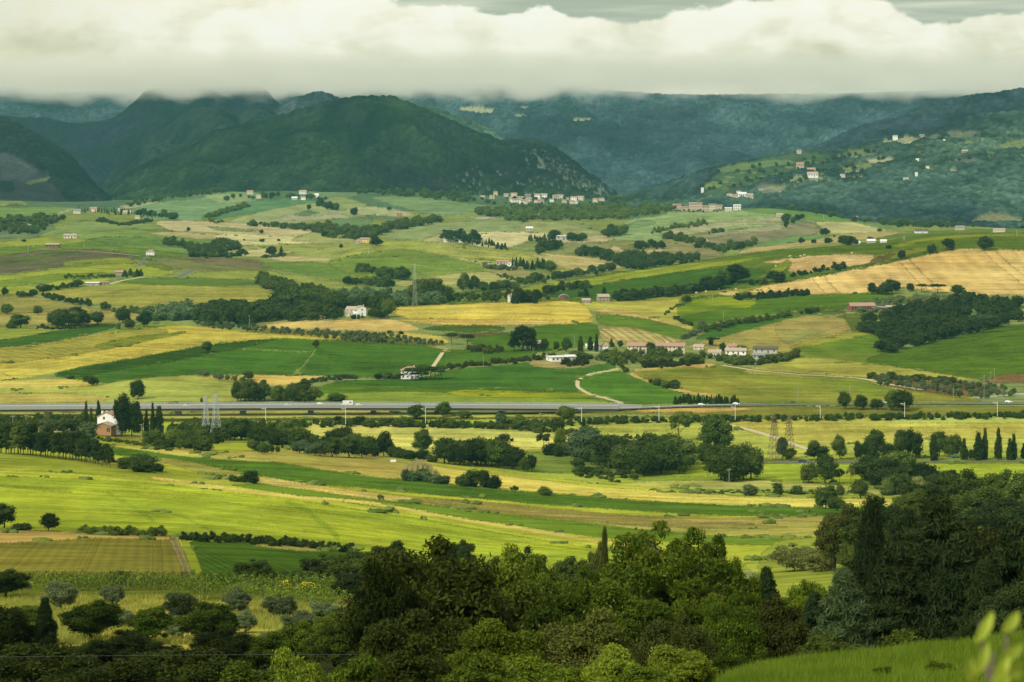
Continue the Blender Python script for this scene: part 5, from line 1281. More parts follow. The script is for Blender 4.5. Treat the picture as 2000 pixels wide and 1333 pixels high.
for (u, v, w, h, kd, lab) in [(405, 688, 19, 20, 'round', 'lone round tree on the edge of gold and green'), (617, 681, 13, 15, 'round', 'lone small tree in the deep green field'), (270, 780, 27, 37, 'round', 'tall lone tree on the pale field above the viaduct'),
        (178, 754, 14, 18, 'round', 'taller of the small trees at the green point'), (189, 753, 9, 13, 'round', 'right-hand small tree at the green point'), (168, 746, 14, 12, 'round', 'left-hand small tree at the green point'), (138, 740, 15, 7, 'bush', 'low bush at the tip of the green field'),
        (282, 640, 26, 27, 'round', 'near-black round tree above the golden hill'), (252, 643, 19, 19, 'round', 'bushy tree left of the near-black tree'), (240, 632, 27, 28, 'round', 'large tree behind the bushy tree'), (231, 643, 10, 10, 'bush', 'small bush by the bushy tree'), (14, 614, 25, 20, 'round', 'round tree near the left edge on the tan field'),
        (75, 615, 17, 17, 'round', 'round tree alone on the tan field'), (40, 641, 40, 24, 'oak', 'broad tree at the left below the tan field'), (20, 642, 20, 12, 'bush', 'bush beside the broad left tree'), (190, 634, 27, 24, 'round', 'bushy tree right of the long copse'), (484, 742, 21, 15, 'oak', 'largest of the olives on the gold strip'), (598, 759, 27, 17, 'oak', 'dark tree right of the gold strip'),
        (655, 784, 36, 15, 'bush', 'rounded bush just above the viaduct'), (1650, 800, 23, 30, 'round', 'first of the trees by the road at right'), (1684, 801, 28, 27, 'tall', 'second of the trees by the road at right'), (1714, 800, 25, 20, 'round', 'low third tree by the road at right'), (1740, 802, 28, 34, 'tall', 'fourth tree by the road at right'), (1764, 803, 38, 40, 'round', 'largest tree by the road at right'),
        (394, 787, 5, 9, 'bush', 'tiny bush beside the left pylon')]:
    put(kd, 'dark' if h > 26 and u < 700 else 'broad', u, v, w, h, lab)
run(['round', 'oak'], 'broad', [(96, 636), (130, 636), (170, 636)], 9, 24, 'long copse at left above the golden hill', jv=2)
run('bush', 'brown', [(70, 642), (150, 643)], 14, 5, 'low brown hedge under the long copse', asp=1.6)
run('round', 'dark', [(60, 576), (90, 568), (130, 564), (150, 560)], 15, 11, 'hedgerow trees left of the ruined farm'); run('round', 'dark', [(6, 576), (16, 576)], 2, 12, 'tree pair at the left edge'); put('round', 'dark', 153, 560, 20, 13, 'rounded tree at the end of the hedgerow')
run('round', 'dark', [(34, 580), (66, 582)], 4, 11, 'trees at the corner of the tan field'); run('round', 'dark', [(82, 580), (110, 586), (140, 594), (177, 598)], 15, 11, 'slanting hedge between gold fields')
run('cypress', 'dark', [(238, 541), (276, 540)], 12, 10, 'dark firs beside the ruined farm', asp=.6); run('bush', 'broad', [(126, 542), (180, 541), (230, 541)], 14, 6, 'low hedge left of the ruined farm', asp=1.4)
run('round', 'broad', [(202, 608), (215, 607)], 2, 15, 'tree pair at the path corner'); run('bush', 'broad', [(222, 610), (262, 611), (300, 612)], 18, 11, 'hedge right of the path corner'); 
run('round', 'olive', [(381, 736), (400, 736), (418, 738), (435, 742), (455, 746), (472, 748), (491, 749), (516, 751)], 9, 10, 'row of olives on the gold strip', asp=1.2, jit=.1)
run('bush', 'olive', [(572, 760), (620, 746), (700, 738)], 24, 8, 'grey hedge along the farm track', asp=1.3)
run(['tall', 'round'], 'broad', [(462, 784), (490, 783), (520, 784)], 10, 28, 'left copse above the viaduct', asp=.8); run(['round'], 'broad', [(530, 783), (575, 782), (614, 784)], 12, 24, 'right copse above the viaduct')
run('conifer', 'dark', [(1316, 789), (1380, 789), (1442, 790)], 30, 14, 'row of small dark firs behind the road', asp=.6, jit=.2)
run('bush', 'dark', [(1284, 752), (1300, 757), (1322, 760)], 9, 11, 'dark thicket on the field boundary'); put('round', 'dark', 1271, 750, 8, 9, 'small bush left of the dark thicket')
# along the viaduct
for (u, v, w, h, lab) in [(810, 818, 36, 26, 'broad bush tree in front of the viaduct, left one'), (866, 815, 26, 26, 'rounded tree before a viaduct pier'), (1102, 818, 34, 24, 'broad tree in front of the viaduct near its end'), (905, 816, 24, 14, 'low bush under the viaduct'), (375, 806, 20, 14, 'bush under the viaduct left of the pylons')]:
    put('round', 'broad', u, v, w, h, lab)
run(['bush', 'round'], 'broad', [(640, 828), (700, 832), (800, 834), (950, 836)], 24, 12, 'bushes at the top of the pale valley field', asp=1.3)
run(['bush', 'round'], 'broad', [(950, 836), (1060, 846), (1150, 852)], 16, 10, 'hedge running down between the two pale valley fields', asp=1.4)
run(['bush', 'round'], 'broad', [(1220, 858), (1300, 858), (1330, 862)], 9, 9, 'hedge left of the sparse tall tree', asp=1.4)
for (u, v, w, h, kd, lf, lab) in [(978, 833, 22, 26, 'round', 'willow', 'pale round tree in the hedge above the valley field'), (1018, 840, 26, 29, 'round', 'broad', 'round tree in the hedge above the valley field'), (1047, 842, 26, 20, 'round', 'broad', 'low tree in the hedge above the valley field'), (1090, 846, 30, 26, 'oak', 'dark', 'dark tree midway along the hedge'), (1141, 846, 19, 24, 'conifer', 'dark', 'dark pointed tree near the hedge end'),
        (1326, 864, 44, 50, 'sparse', 'broad', 'tall sparse tree with bare trunk in the valley'), (1398, 882, 62, 62, 'oak', 'broad', 'large airy tree right of the sparse tree'), (1357, 896, 26, 18, 'bush', 'dark', 'dark bush under the large airy tree'),
        (823, 886, 36, 42, 'oak', 'broad', 'tree with rounded head left of the sparse pair'), (983, 886, 34, 34, 'sparse', 'broad', 'thin-crowned tree in the pale field, left'), (1062, 876, 28, 28, 'sparse', 'broad', 'thin-crowned tree in the pale field, right'), (1096, 886, 24, 42, 'tall', 'lime', 'pale yellow-green poplar by the stream')]:
    put(kd, lf, u, v, w, h, lab)
# white gabled house surroundings
for (u, v, w, h, lab) in [(168, 848, 10, 54, 'tall cypress left of the white gabled house, left one'), (178, 850, 10, 48, 'tall cypress left of the white gabled house, right one'), (192, 842, 12, 52, 'cypress rising behind the white gabled house'), (298, 848, 9, 52, 'slim cypress right of the dark cypress mass'), (311, 848, 16, 50, 'broad cypress right of the slim one'), (268, 846, 20, 52, 'cypress behind the dark mass'), (286, 846, 10, 40, 'short cypress behind the dark mass'), (226, 836, 14, 50, 'cypress peeping over the white gabled house')]:
    put('cypress', 'dark', u, v, w, h, lab)
put('tall', 'dark', 237, 854, 34, 72, 'huge dark cypress beside the white gabled house'); put('tall', 'dark', 258, 852, 32, 62, 'second huge dark tree beside the white gabled house')
put('bush', 'olive', 88, 848, 30, 28, 'grey shrub left of the white gabled house'); put('bush', 'olive', 172, 857, 40, 28, 'grey-green shrub before the white gabled house')
run(['round', 'bush'], 'broad', [(300, 868), (340, 874), (400, 882)], 11, 24, 'small trees on the slope right of the white gabled house', jv=3)
run('bush', 'broad', [(192, 858), (240, 866), (300, 876), (340, 880)], 20, 7, 'ditch hedge below the white gabled house', asp=1.8)
run('pine', 'dark', [(-4, 886, 44), (60, 888, 46), (84, 892, 40), (92, 892, 46), (150, 898, 46), (158, 902, 42), (220, 912, 32)], 38, 42, 'pine row on the left crest', asp=.55, jit=.12)
put('bush', 'dark', 278, 922, 52, 32, 'big dark bush at the end of the pine row'); put('bush', 'dark', 240, 916, 34, 20, 'bush between pines and big dark bush'); put('bush', 'dark', 306, 921, 24, 16, 'low right flank bush of the pine row')
# tree belt in the valley
run(['round', 'oak', 'tall'], ['broad', 'dark'], [(436, 858), (470, 862), (520, 866), (560, 868)], 13, 30, 'valley belt right of the pylons', jv=4)
run(['round', 'oak'], ['broad', 'dark'], [(560, 872), (620, 880), (700, 886), (766, 890)], 20, 32, 'valley belt in front of the pale field', jv=4)
run('round', 'willow', [(580, 884), (600, 888), (640, 890)], 6, 20, 'pale willows in the valley belt'); run('round', 'dark', [(490, 884), (544, 886)], 6, 17, 'small dark grove on the gold bank')
run('bush', 'dark', [(766, 892), (820, 898), (850, 902)], 9, 15, 'low dark bushes at the belt end', asp=1.3)
run(['oak', 'round'], ['dark', 'broad'], [(862, 906), (900, 908), (960, 912), (1012, 916)], 14, 44, 'dark tree mass left of the willows', jv=3, jit=.15)
run('round', 'dark', [(1020, 920), (1042, 922)], 3, 26, 'small dark trees right of the dark mass'); run('bush', 'broad', [(1070, 890), (1120, 890), (1160, 894)], 7, 22, 'stream bushes by the poplar')
run(['oak', 'round', 'tall'], ['broad', 'willow', 'broad'], [(1128, 892), (1160, 902), (1180, 908)], 9, 44, 'left part of the big willow clump', jv=4)
run(['oak', 'round'], ['broad', 'dark', 'broad'], [(1180, 912), (1230, 924), (1290, 922), (1330, 912)], 18, 56, 'big willow clump in the valley', jv=5, jit=.15)
run(['bush', 'round'], 'broad', [(1120, 926), (1180, 930), (1240, 936)], 10, 12, 'bushes at the foot of the willow clump', asp=1.5); put('oak', 'broad', 1128, 922, 28, 24, 'spreading tree left of the willow foot')
put('oak', 'broad', 1328, 926, 34, 32, 'spreading tree right of the willow clump')
run(['oak', 'round'], 'broad', [(1400, 938), (1430, 940), (1470, 936)], 6, 56, 'airy trees with pale trunks left of the meadow', asp=.95, jit=.1)
run('round', 'broad', [(1370, 905), (1388, 905)], 3, 30, 'trees behind the airy trees'); put('tall', 'olive', 1529, 898, 22, 40, 'tall willow between the brown pylons'); put('oak', 'brown', 1545, 900, 22, 22, 'reddish small tree beside the right brown pylon')
for (u, v, w, h, kd, lf, lab) in [(1598, 899, 42, 28, 'oak', 'dark', 'dark flat tree at the end of the pale track'), (1592, 890, 24, 28, 'round', 'broad', 'round tree behind the dark flat tree'), (1640, 898, 28, 42, 'oak', 'broad', 'upright airy tree by the road'),
        (1676, 899, 16, 34, 'round', 'dark', 'dark oval tree, first of the roadside line'), (1690, 896, 20, 34, 'round', 'dark', 'second dark tree of the roadside line'), (1712, 890, 40, 44, 'oak', 'broad', 'large tree behind the roadside line'), (1706, 899, 22, 38, 'cypress', 'dark', 'dark spindle tree before the large tree'), (1737, 899, 26, 32, 'round', 'dark', 'dark tree right of the spindle'),
        (1764, 893, 34, 48, 'oak', 'broad', 'airy tree behind the road, left of the pair'), (1784, 896, 36, 52, 'oak', 'dark', 'taller dark tree of the pair'), (1824, 900, 15, 46, 'cypress', 'dark', 'broad cypress in front of the hedge trees'), (1835, 892, 36, 44, 'oak', 'broad', 'left hedge tree behind the cypress'), (1860, 893, 38, 42, 'round', 'broad', 'right hedge tree behind the cypress'),
        (1883, 898, 14, 38, 'cypress', 'dark', 'dark cypress right of the hedge trees'), (1897, 899, 14, 18, 'round', 'dark', 'small round tree between cypresses'), (1911, 899, 20, 46, 'cypress', 'dark', 'wide cypress next to the tallest'), (1924, 898, 11, 56, 'cypress', 'dark', 'tallest slim cypress of the roadside'), (1950, 898, 14, 54, 'cypress', 'dark', 'cypress standing alone on the roadside'),
        (1972, 899, 12, 36, 'cypress', 'dark', 'shorter cypress of the right pair'), (1980, 898, 12, 46, 'cypress', 'dark', 'taller cypress of the right pair'), (2000, 896, 12, 26, 'cypress', 'dark', 'last cypress at the right edge'),
        (1578, 944, 34, 36, 'oak', 'broad', 'upright bushy tree left in the meadow'), (1612, 946, 42, 50, 'oak', 'broad', 'dark leafy tree right of the bushy tree'), (1662, 948, 22, 38, 'sparse', 'beige', 'thin half-bare tree in the meadow'), (1640, 945, 18, 26, 'sparse', 'brown', 'thin shrub beside the leafy tree'),
        (1463, 968, 30, 20, 'bush', 'olive', 'first bush on the ditch line'), (1519, 968, 22, 22, 'bush', 'broad', 'second bush on the ditch line'), (1556, 966, 24, 18, 'bush', 'broad', 'third bush on the ditch line'), (1640, 968, 16, 20, 'bush', 'broad', 'fourth bush on the ditch line'),
        (1680, 974, 34, 32, 'round', 'broad', 'round tree with short trunk on the meadow edge'), (1612, 994, 44, 42, 'oak', 'broad', 'spreading tree alone on the pale gold strip'), (1636, 998, 32, 26, 'round', 'broad', 'bushy tree touching the spreading one')]:
    put(kd, lf, u, v, w, h, lab)
run('bush', 'broad', [(1350, 963), (1440, 962), (1560, 963), (1680, 962)], 36, 4, 'low ditch hedge across the meadow', asp=3)
run(['oak', 'round'], 'broad', [(1690, 950), (1730, 952), (1780, 946)], 7, 46, 'meadow copse left of the right-hand wood', jv=4); run('bush', ['beige', 'broad'], [(1720, 968), (1760, 966), (1790, 962), (1830, 958)], 8, 30, 'pale shrubs before the meadow copse')
run(['oak', 'round'], ['dark', 'broad'], [(1800, 955), (1830, 956), (1860, 952)], 4, 36, 'dark trees at the wood corner')
# bushes on the near hillside
for (u, v, w, h, kd, lf, lab) in [(456, 941, 22, 13, 'bush', 'broad', 'left low bush of the hillside trio'), (472, 942, 16, 12, 'bush', 'broad', 'middle bush of the hillside trio'), (489, 944, 34, 22, 'bush', 'dark', 'largest bush of the hillside trio'), (1062, 968, 26, 18, 'bush', 'broad', 'lone spiky bush on the gold strip'), (1005, 966, 17, 16, 'sparse', 'broad', 'thin bush left of the lone spiky bush'), (745, 986, 15, 18, 'sparse', 'beige', 'bare little shrub on the gold line'),
        (906, 950, 22, 24, 'bush', 'dark', 'first dark bush of the bank'), (922, 950, 30, 30, 'bush', 'dark', 'second dark bush of the bank'), (942, 952, 26, 30, 'bush', 'dark', 'third dark bush of the bank'), (966, 954, 34, 26, 'bush', 'dark', 'fourth dark bush of the bank'), (895, 946, 14, 14, 'bush', 'broad', 'small bush at the start of the bank'),
        (828, 938, 28, 20, 'bush', 'broad', 'bush under the dry reeds'), (852, 942, 24, 16, 'bush', 'broad', 'bush right of the dry reeds'), (95, 1037, 34, 30, 'oak', 'dark', 'lone round-headed tree beside the brown-gold field'), (8, 1032, 48, 44, 'oak', 'dark', 'large dark tree cut by the left edge'), (40, 1036, 40, 14, 'bush', 'dark', 'low bush right of the cut-off tree'), (236, 1142, 42, 24, 'bush', 'brown', 'brownish bush at the foot of the brown-gold field')]:
    put(kd, lf, u, v, w, h, lab)
run('bush', 'willow', [(786, 938), (820, 940), (880, 948)], 8, 16, 'reedy shrubs on the bank')
run('bush', ['broad', 'dark'], [(152, 1043), (200, 1044), (260, 1046), (326, 1047)], 15, 18, 'hedge above the brown-gold field', jit=.2)
run('bush', 'dark', [(356, 1056), (420, 1058), (500, 1062), (600, 1070), (700, 1078)], 38, 17, 'hedgerow above the dark green plot', asp=.95, jit=.15)
run('bush', 'broad', [(1120, 930), (1170, 936), (1210, 942)], 9, 6, 'low scrub on the rim below the willows', asp=1.8)

wood('broadleaf_trees', [([(940, 390), (1000, 397), (1080, 400), (1180, 398), (1180, 404), (1000, 405), (940, 397)], 30, 6, ['round']), ([(945, 381), (1050, 388), (1180, 390), (1180, 395), (1000, 395), (945, 388)], 22, 6, ['round']), ([(1312, 412), (1412, 411), (1412, 416), (1312, 416)], 14, 4, ['round'])], 'small dark trees tucked among the hill village houses', leaf='dark', seed=21)
wood('woodland', [([(1380, 364), (1480, 348), (1600, 337), (1720, 312), (1900, 290), (1900, 312), (1720, 334), (1600, 355), (1480, 366), (1380, 382)], 75, 9, ['round', 'oak']), ([(1390, 342), (1500, 322), (1640, 304), (1760, 284), (1960, 260), (1960, 276), (1640, 322), (1500, 342)], 60, 9, ['round', 'oak'])], 'tree clumps between the farm clearings of the right-hand slope', leaf='dark', seed=22, surf=H6)
# ------------------------------------------------------------------ built things
def box_np(x0, x1, y0, y1, z0, z1):
    v = np.array([(x, y, z) for z in (z0, z1) for y in (y0, y1) for x in (x0, x1)], float)
    f = np.array([(0, 2, 3, 1), (4, 5, 7, 6), (0, 1, 5, 4), (2, 6, 7, 3), (0, 4, 6, 2), (1, 3, 7, 5)])
    return v, f
class MB:
    def __init__(s): s.V = []; s.Fs = []; s.n = 0
    def add(s, v, f):
        v = np.asarray(v, float); s.V.append(v)
        if isinstance(f, np.ndarray): s.Fs.append(f + s.n)
        else:
            for q in f: s.Fs.append(np.array([q]) + s.n)
        s.n += len(v); return s
    def box(s, *a): return s.add(*box_np(*a))
    def bar(s, a, b, r, seg=4): return s.add(*tube_np([a, b], [r, r], seg))
    def tube(s, p, r, seg=6): return s.add(*tube_np(p, r, seg))
    def poly(s, pts): return s.add(pts, [tuple(range(len(pts)))])
    def build(s, name, mt, parent=None, smooth=False):
        by = {}
        for f in s.Fs: by.setdefault(f.shape[1], []).append(f)
        return obj(name, mesh_np(name, np.concatenate(s.V), [np.concatenate(x) for x in by.values()], [mt], smooth), parent)
def empty(name, loc, rz=0.0, label=None, cat=None, group=None):
    o = bpy.data.objects.new(name, None); C.objects.link(o); o.location = loc; o.rotation_euler = (0, 0, rz)
    o.empty_display_size = .2
    return tag(o, label, cat, group)

MW = {
 'white': mat_plain('white_plaster', (.80, .79, .74), .9, .06, .3), 'cream': mat_plain('cream_plaster', (.62, .55, .42), .9, .10, .3), 'pink': mat_plain('pinkish_plaster', (.52, .42, .32), .9, .12, .3),
 'yellow': mat_plain('yellow_plaster', (.72, .55, .20), .9, .08, .3), 'stone': mat_plain('rough_stone', (.33, .28, .20), .95, .3, 1.2), 'brick': mat_plain('old_brick', (.36, .20, .09), .95, .3, 1.5), 'grey': mat_plain('grey_render', (.42, .42, .40), .9, .1, .3),
 'rust': mat_plain('rusty_sheet', (.22, .10, .06), .9, .35, .8), 'teal': mat_plain('teal_paint', (.08, .30, .26), .6, .05, .3)}
MR = {'terra': mat_plain('terracotta_tiles', (.36, .22, .15), .95, .25, 1.0), 'pale': mat_plain('pale_tiles', (.38, .31, .24), .95, .25, 1.0), 'grey': mat_plain('grey_fibre_sheet', (.22, .22, .21), .9, .2, .5), 'white': mat_plain('white_sheet', (.66, .67, .64), .8, .1, .5), 'dark': mat_plain('dark_roof', (.09, .08, .06), .9, .25, .8)}
M_GLASS = mat_plain('window_glass', (.035, .045, .05), .25)
M_WOOD = mat_plain('brown_wood', (.12, .07, .04), .8, .2, 2)
M_CONC = mat_plain('concrete', (.34, .33, .29), .9, .18, .15)
M_CONCL = mat_plain('pale_concrete', (.31, .305, .28), .9, .12, .15)
M_CONC2 = mat_plain('dark_concrete', (.12, .125, .11), .9, .2, .2)
M_STEEL = mat_plain('galvanised_steel', (.40, .43, .44), .6, .1, 1.0, .2)
M_STEELB = mat_plain('rusty_brown_steel', (.10, .075, .06), .7, .15, 1.0, .2)
M_ASPH = mat_plain('asphalt', (.10, .10, .096), .95, .15, .2)
M_DIRT = mat_plain('dirt_track', (.47, .40, .22), 1.0, .2, .3)
M_TYRE = mat_plain('rubber', (.015, .015, .015), .9)
M_LAMP = mat_plain('headlight_glass', (.7, .7, .65), .2)

def house(u, v, wpx, hpx, wall, roof, label, dr=.8, rot=0.0, style='gx', fl=2, nw=3, door=True, chim=True, group=None, name='house', cat='house', surf=None, simple=False, rh=.26, D=None):
    s_ = surf or G
    p = s_.pt(u, v) if D is None else s_.at(u, D)
    if surf is H6: p.z += 3.0
    k = p.y / F; w = wpx * k; h = hpx * k; d = max(w * dr, 3.0)
    e = empty(name, (p.x, p.y + d / 2, p.z - .3), math.radians(rot), label, cat, group)
    x, y = w / 2, d / 2; hh = h + .3
    r = (d if style == 'gx' else w) * rh; ov = min(.6, w * .05); t = max(.25, h * .05)
    m = MB(); m.box(-x, x, -y, y, -6, hh)
    rm = MB()
    if style == 'gx':      # ridge parallel to the front
        m.add([(-x, -y, hh), (-x, y, hh), (-x, 0, hh + r), (x, -y, hh), (x, y, hh), (x, 0, hh + r)], [(0, 2, 1), (3, 4, 5)])
        X = x + ov; Y = y + ov; zo = hh - ov * r / y
        for sy in (-1, 1):
            v_ = [(-X, sy * Y, zo), (X, sy * Y, zo), (X, 0, hh + r), (-X, 0, hh + r)]
            rm.add(np.array(v_ + [(a, b, c + t) for a, b, c in v_]), np.array([(0, 3, 2, 1), (4, 5, 6, 7), (0, 1, 5, 4), (1, 2, 6, 5), (2, 3, 7, 6), (3, 0, 4, 7)]))
        top = hh + r + t
    elif style == 'gy':
        m.add([(-x, -y, hh), (x, -y, hh), (0, -y, hh + r), (-x, y, hh), (x, y, hh), (0, y, hh + r)], [(0, 1, 2), (3, 5, 4)])
        X = x + ov; Y = y + ov; zo = hh - ov * r / x
        for sx in (-1, 1):
            v_ = [(sx * X, -Y, zo), (sx * X, Y, zo), (0, Y, hh + r), (0, -Y, hh + r)]
            rm.add(np.array(v_ + [(a, b, c + t) for a, b, c in v_]), np.array([(0, 3, 2, 1), (4, 5, 6, 7), (0, 1, 5, 4), (1, 2, 6, 5), (2, 3, 7, 6), (3, 0, 4, 7)]))
        top = hh + r + t
    elif style == 'hip':
        X = x + ov; Y = y + ov; q = max(X - Y, 0); rr = min(X, Y) * .5
        rm.add(np.array([(-X, -Y, hh), (X, -Y, hh), (X, Y, hh), (-X, Y, hh), (-q, 0, hh + rr), (q, 0, hh + rr), (-X, -Y, hh - .15), (X, -Y, hh - .15), (X, Y, hh - .15), (-X, Y, hh - .15)]),
               [(0, 1, 5, 4), (1, 2, 5), (2, 3, 4, 5), (3, 0, 4), (6, 7, 1, 0), (7, 8, 2, 1), (8, 9, 3, 2), (9, 6, 0, 3), (9, 8, 7, 6)])
        top = hh + rr
    else:
        rm.box(-x - ov, x + ov, -y - ov, y + ov, hh, hh + t); top = hh + t
    m.build('wall', MW[wall], e)
    ro = rm.build('roof', MR[roof], e)
    if chim:
        c = MB(); c.box(x * .35, x * .35 + max(.6, w * .05), -.4, .4, hh, top + .7); c.build('chimney', MW[wall if wall != 'white' else 'cream'], ro)
    if not simple:
        wh = h / fl * .38; ww = min(w / (nw + 1) * .5, wh * .9)
        for f_ in range(fl):
            for i in range(nw):
                cx = -x + w * (i + .5) / nw; cz = .3 + h / fl * (f_ + .58)
                if door and f_ == 0 and i == nw // 2:
                    q = MB(); q.box(cx - ww * .5, cx + ww * .5, -y - .06, -y + .02, .3, .3 + h / fl * .72); q.build('door', M_WOOD, e); continue
                q = MB(); q.box(cx - ww / 2, cx + ww / 2, -y - .05, -y + .02, cz - wh / 2, cz + wh / 2); q.build('window', M_GLASS, e)
        for f_ in range(fl):
            q = MB(); cz = .3 + h / fl * (f_ + .58); q.box(x - .02, x + .05, -ww / 2, ww / 2, cz - wh / 2, cz + wh / 2); q.build('window', M_GLASS, e)
            q = MB(); q.box(-x - .05, -x + .02, -ww / 2, ww / 2, cz - wh / 2, cz + wh / 2); q.build('window', M_GLASS, e)
    return e

# --- the white gabled house at left, with its low brick annexe
def gabled_house():
    p = G.at(205, 1300); k = p.y / F; z0 = CZ - (843 - HZ) * k
    e = empty('farmhouse', (p.x, p.y + 6, z0), math.radians(-12), 'tall white gabled farmhouse with brick annexe among dark cypresses', 'house')
    w, h, r, d = 40 * k, 26 * k, 9 * k, 15.0
    x = w / 2
    m = MB(); m.box(-x, x, 0, d, -2, h); m.add([(-x, 0, h), (x, 0, h), (-x * .1, 0, h + r), (-x, d, h), (x, d, h), (-x * .1, d, h + r)], [(0, 1, 2), (3, 5, 4)]); m.build('wall', MW['white'], e)
    rm = MB()
    for xa in (-x - .4, x + .4):
        v_ = [(xa, -.5, h - .2), (xa, d + .5, h - .2), (-x * .1, d + .5, h + r), (-x * .1, -.5, h + r)]
        rm.add(np.array(v_ + [(a, b, c + .25) for a, b, c in v_]), np.array([(0, 3, 2, 1), (4, 5, 6, 7), (0, 1, 5, 4), (1, 2, 6, 5), (2, 3, 7, 6), (3, 0, 4, 7)]))
    ro = rm.build('roof', MR['terra'], e)
    for cx in (-x * .72, -x * .25):
        c = MB(); c.box(cx - .35, cx + .35, 3, 3.9, h, h + r * .6 + 1.3); c.build('chimney', MW['white'], ro)
    a = MB(); a.box(-x * .78, x * .95, -7, -.02, -2, 11 * k); a.add([(-x * .78, -7, 11 * k), (x * .95, -7, 11 * k), (x * .1, -7, 17 * k), (-x * .78, -.02, 11 * k), (x * .95, -.02, 11 * k), (x * .1, -.02, 17 * k)], [(0, 1, 2), (3, 5, 4)]); an = a.build('annexe', MW['brick'], e)
    rm = MB()
    for xa in (-x * .78 - .5, x * .95 + .5):
        v_ = [(xa, -7.6, 10.6 * k), (xa, -.03, 10.6 * k), (x * .1, -.03, 17 * k), (x * .1, -7.6, 17 * k)]
        rm.add(np.array(v_ + [(a_, b, c + .25) for a_, b, c in v_]), np.array([(0, 3, 2, 1), (4, 5, 6, 7), (0, 1, 5, 4), (1, 2, 6, 5), (2, 3, 7, 6), (3, 0, 4, 7)]))
    rm.build('annexe_roof', MR['pale'], an)
    q = MB(); q.box(x * .5, x * .85, -7.08, -6.98, 0, 8 * k); q.build('door', MR['dark'], an)
    for cx, cz in ((-x * .3, h * .9),):
        q = MB(); q.box(cx - .5, cx + .5, -.06, .02, cz - .7, cz + .7); q.build('window', M_GLASS, e)
    house(219, 838, 20, 27, 'cream', 'terra', 'red-roofed wing rising behind the white gabled farmhouse', D=1325, style='gx', fl=3, nw=2, dr=1.0)
gabled_house()

# --- houses of the middle distance
house(801, 741, 36, 17, 'white', 'terra', 'two-storey white house with terracotta hip roof among umbrella pines', dr=.7, style='hip', nw=4)
house(1088, 707, 34, 9, 'white', 'white', 'long low white shed with flat pale roof by the hedge', dr=.9, rot=20, style='flat', fl=1, nw=4, chim=False, name='shed', cat='shed')
house(1112, 705, 20, 8, 'grey', 'white', 'grey rear wing of the low white shed', dr=1.2, rot=20, style='gx', rh=.1, fl=1, nw=2, chim=False, name='shed', cat='shed')
house(1180, 686, 18, 10, 'white', 'terra', 'small white house with red roof beside the slim cypress', dr=.8, rot=-15, style='gx', fl=2, nw=2)
house(1152, 680, 16, 4, 'white', 'white', 'pale low outbuilding behind the cypresses', style='gx', fl=1, nw=2, simple=True, chim=False, name='shed', cat='shed')
house(1282, 690, 112, 14, 'cream', 'terra', 'very long cream farmhouse with terracotta roof', dr=.16, rot=-6, style='gx', fl=2, nw=14, rh=.3)
house(1258, 695, 10, 12, 'cream', 'pale', 'narrow cream tower block before the long farmhouse', dr=1, style='gx', fl=2, nw=1, simple=True, chim=False)
house(1284, 695, 8, 7, 'white', 'white', 'little white hut below the long farmhouse', dr=1, style='flat', fl=1, nw=1, simple=True, chim=False, name='hut', cat='hut')
house(1366, 684, 20, 6, 'cream', 'pale', 'pale-roofed house at the left of the right-hand hamlet', rot=-15, fl=1, nw=2)
house(1397, 698, 24, 9, 'white', 'pale', 'white house with pale tiles in the right-hand hamlet', rot=-8, fl=1, nw=3)
house(1438, 694, 40, 9, 'white', 'pale', 'wide white house with pale roof, middle of the right-hand hamlet', rot=-8, dr=.4, fl=1, nw=4)
house(1430, 684, 18, 7, 'cream', 'terra', 'red-roofed house behind the wide white one', rot=10, fl=1, nw=2)
house(1496, 690, 46, 8, 'grey', 'dark', 'long shed with dark roof at the right end of the hamlet', rot=-10, dr=.4, fl=1, nw=4, rh=.2, chim=False, name='barn', cat='barn')
house(1488, 702, 34, 8, 'grey', 'grey', 'lower grey shed in front of the dark-roofed one', rot=-10, dr=.4, fl=1, nw=4, rh=.2, chim=False, name='barn', cat='barn')
def open_barn():
    p = G.pt(1044, 682); k = p.y / F; w = 34 * k; h = 10 * k; d = 9
    e = empty('open_barn', (p.x, p.y, p.z), math.radians(8), 'open-fronted barn with pale sheet roof behind the big pine', 'barn')
    for i in range(5):
        m = MB(); x = -w / 2 + w * i / 4; m.box(x - .2, x + .2, -.2, .2, -1, h); m.build('post', M_CONC, e)
    m = MB(); m.box(-w / 2, w / 2, d - .3, d, -1, h); m.box(-w / 2 - .2, -w / 2, 0.3, d, -1, h); m.build('wall', M_CONC2, e)
    m = MB()
    for s in (-1, 1):
        v_ = [(-w / 2 * 1.06, d / 2 + s * (d / 2 + .8), h), (w / 2 * 1.06, d / 2 + s * (d / 2 + .8), h), (w / 2 * 1.06, d / 2, h + 2.2), (-w / 2 * 1.06, d / 2, h + 2.2)]
        m.add(np.array(v_ + [(a, b, c + .2) for a, b, c in v_]), np.array([(0, 3, 2, 1), (4, 5, 6, 7), (0, 1, 5, 4), (1, 2, 6, 5), (2, 3, 7, 6), (3, 0, 4, 7)]))
    m.build('roof', MR['pale'], e)
open_barn()
house(694, 617, 34, 12, 'white', 'pale', 'white farmhouse with several pale roofs before the dark wood', rot=-18, dr=.6, style='gx', fl=2, nw=4)
house(706, 618, 16, 16, 'white', 'pale', 'tall white gable end right of the white farmhouse', rot=10, dr=.9, style='gy', fl=2, nw=1, door=False)
house(682, 618, 12, 8, 'cream', 'pale', 'low left wing of the white farmhouse', rot=-10, dr=.9, style='gx', fl=1, nw=2)
house(632, 622, 14, 5, 'rust', 'terra', 'small reddish shed left of the white farmhouse', fl=1, nw=1, simple=True, chim=False, name='shed', cat='shed')
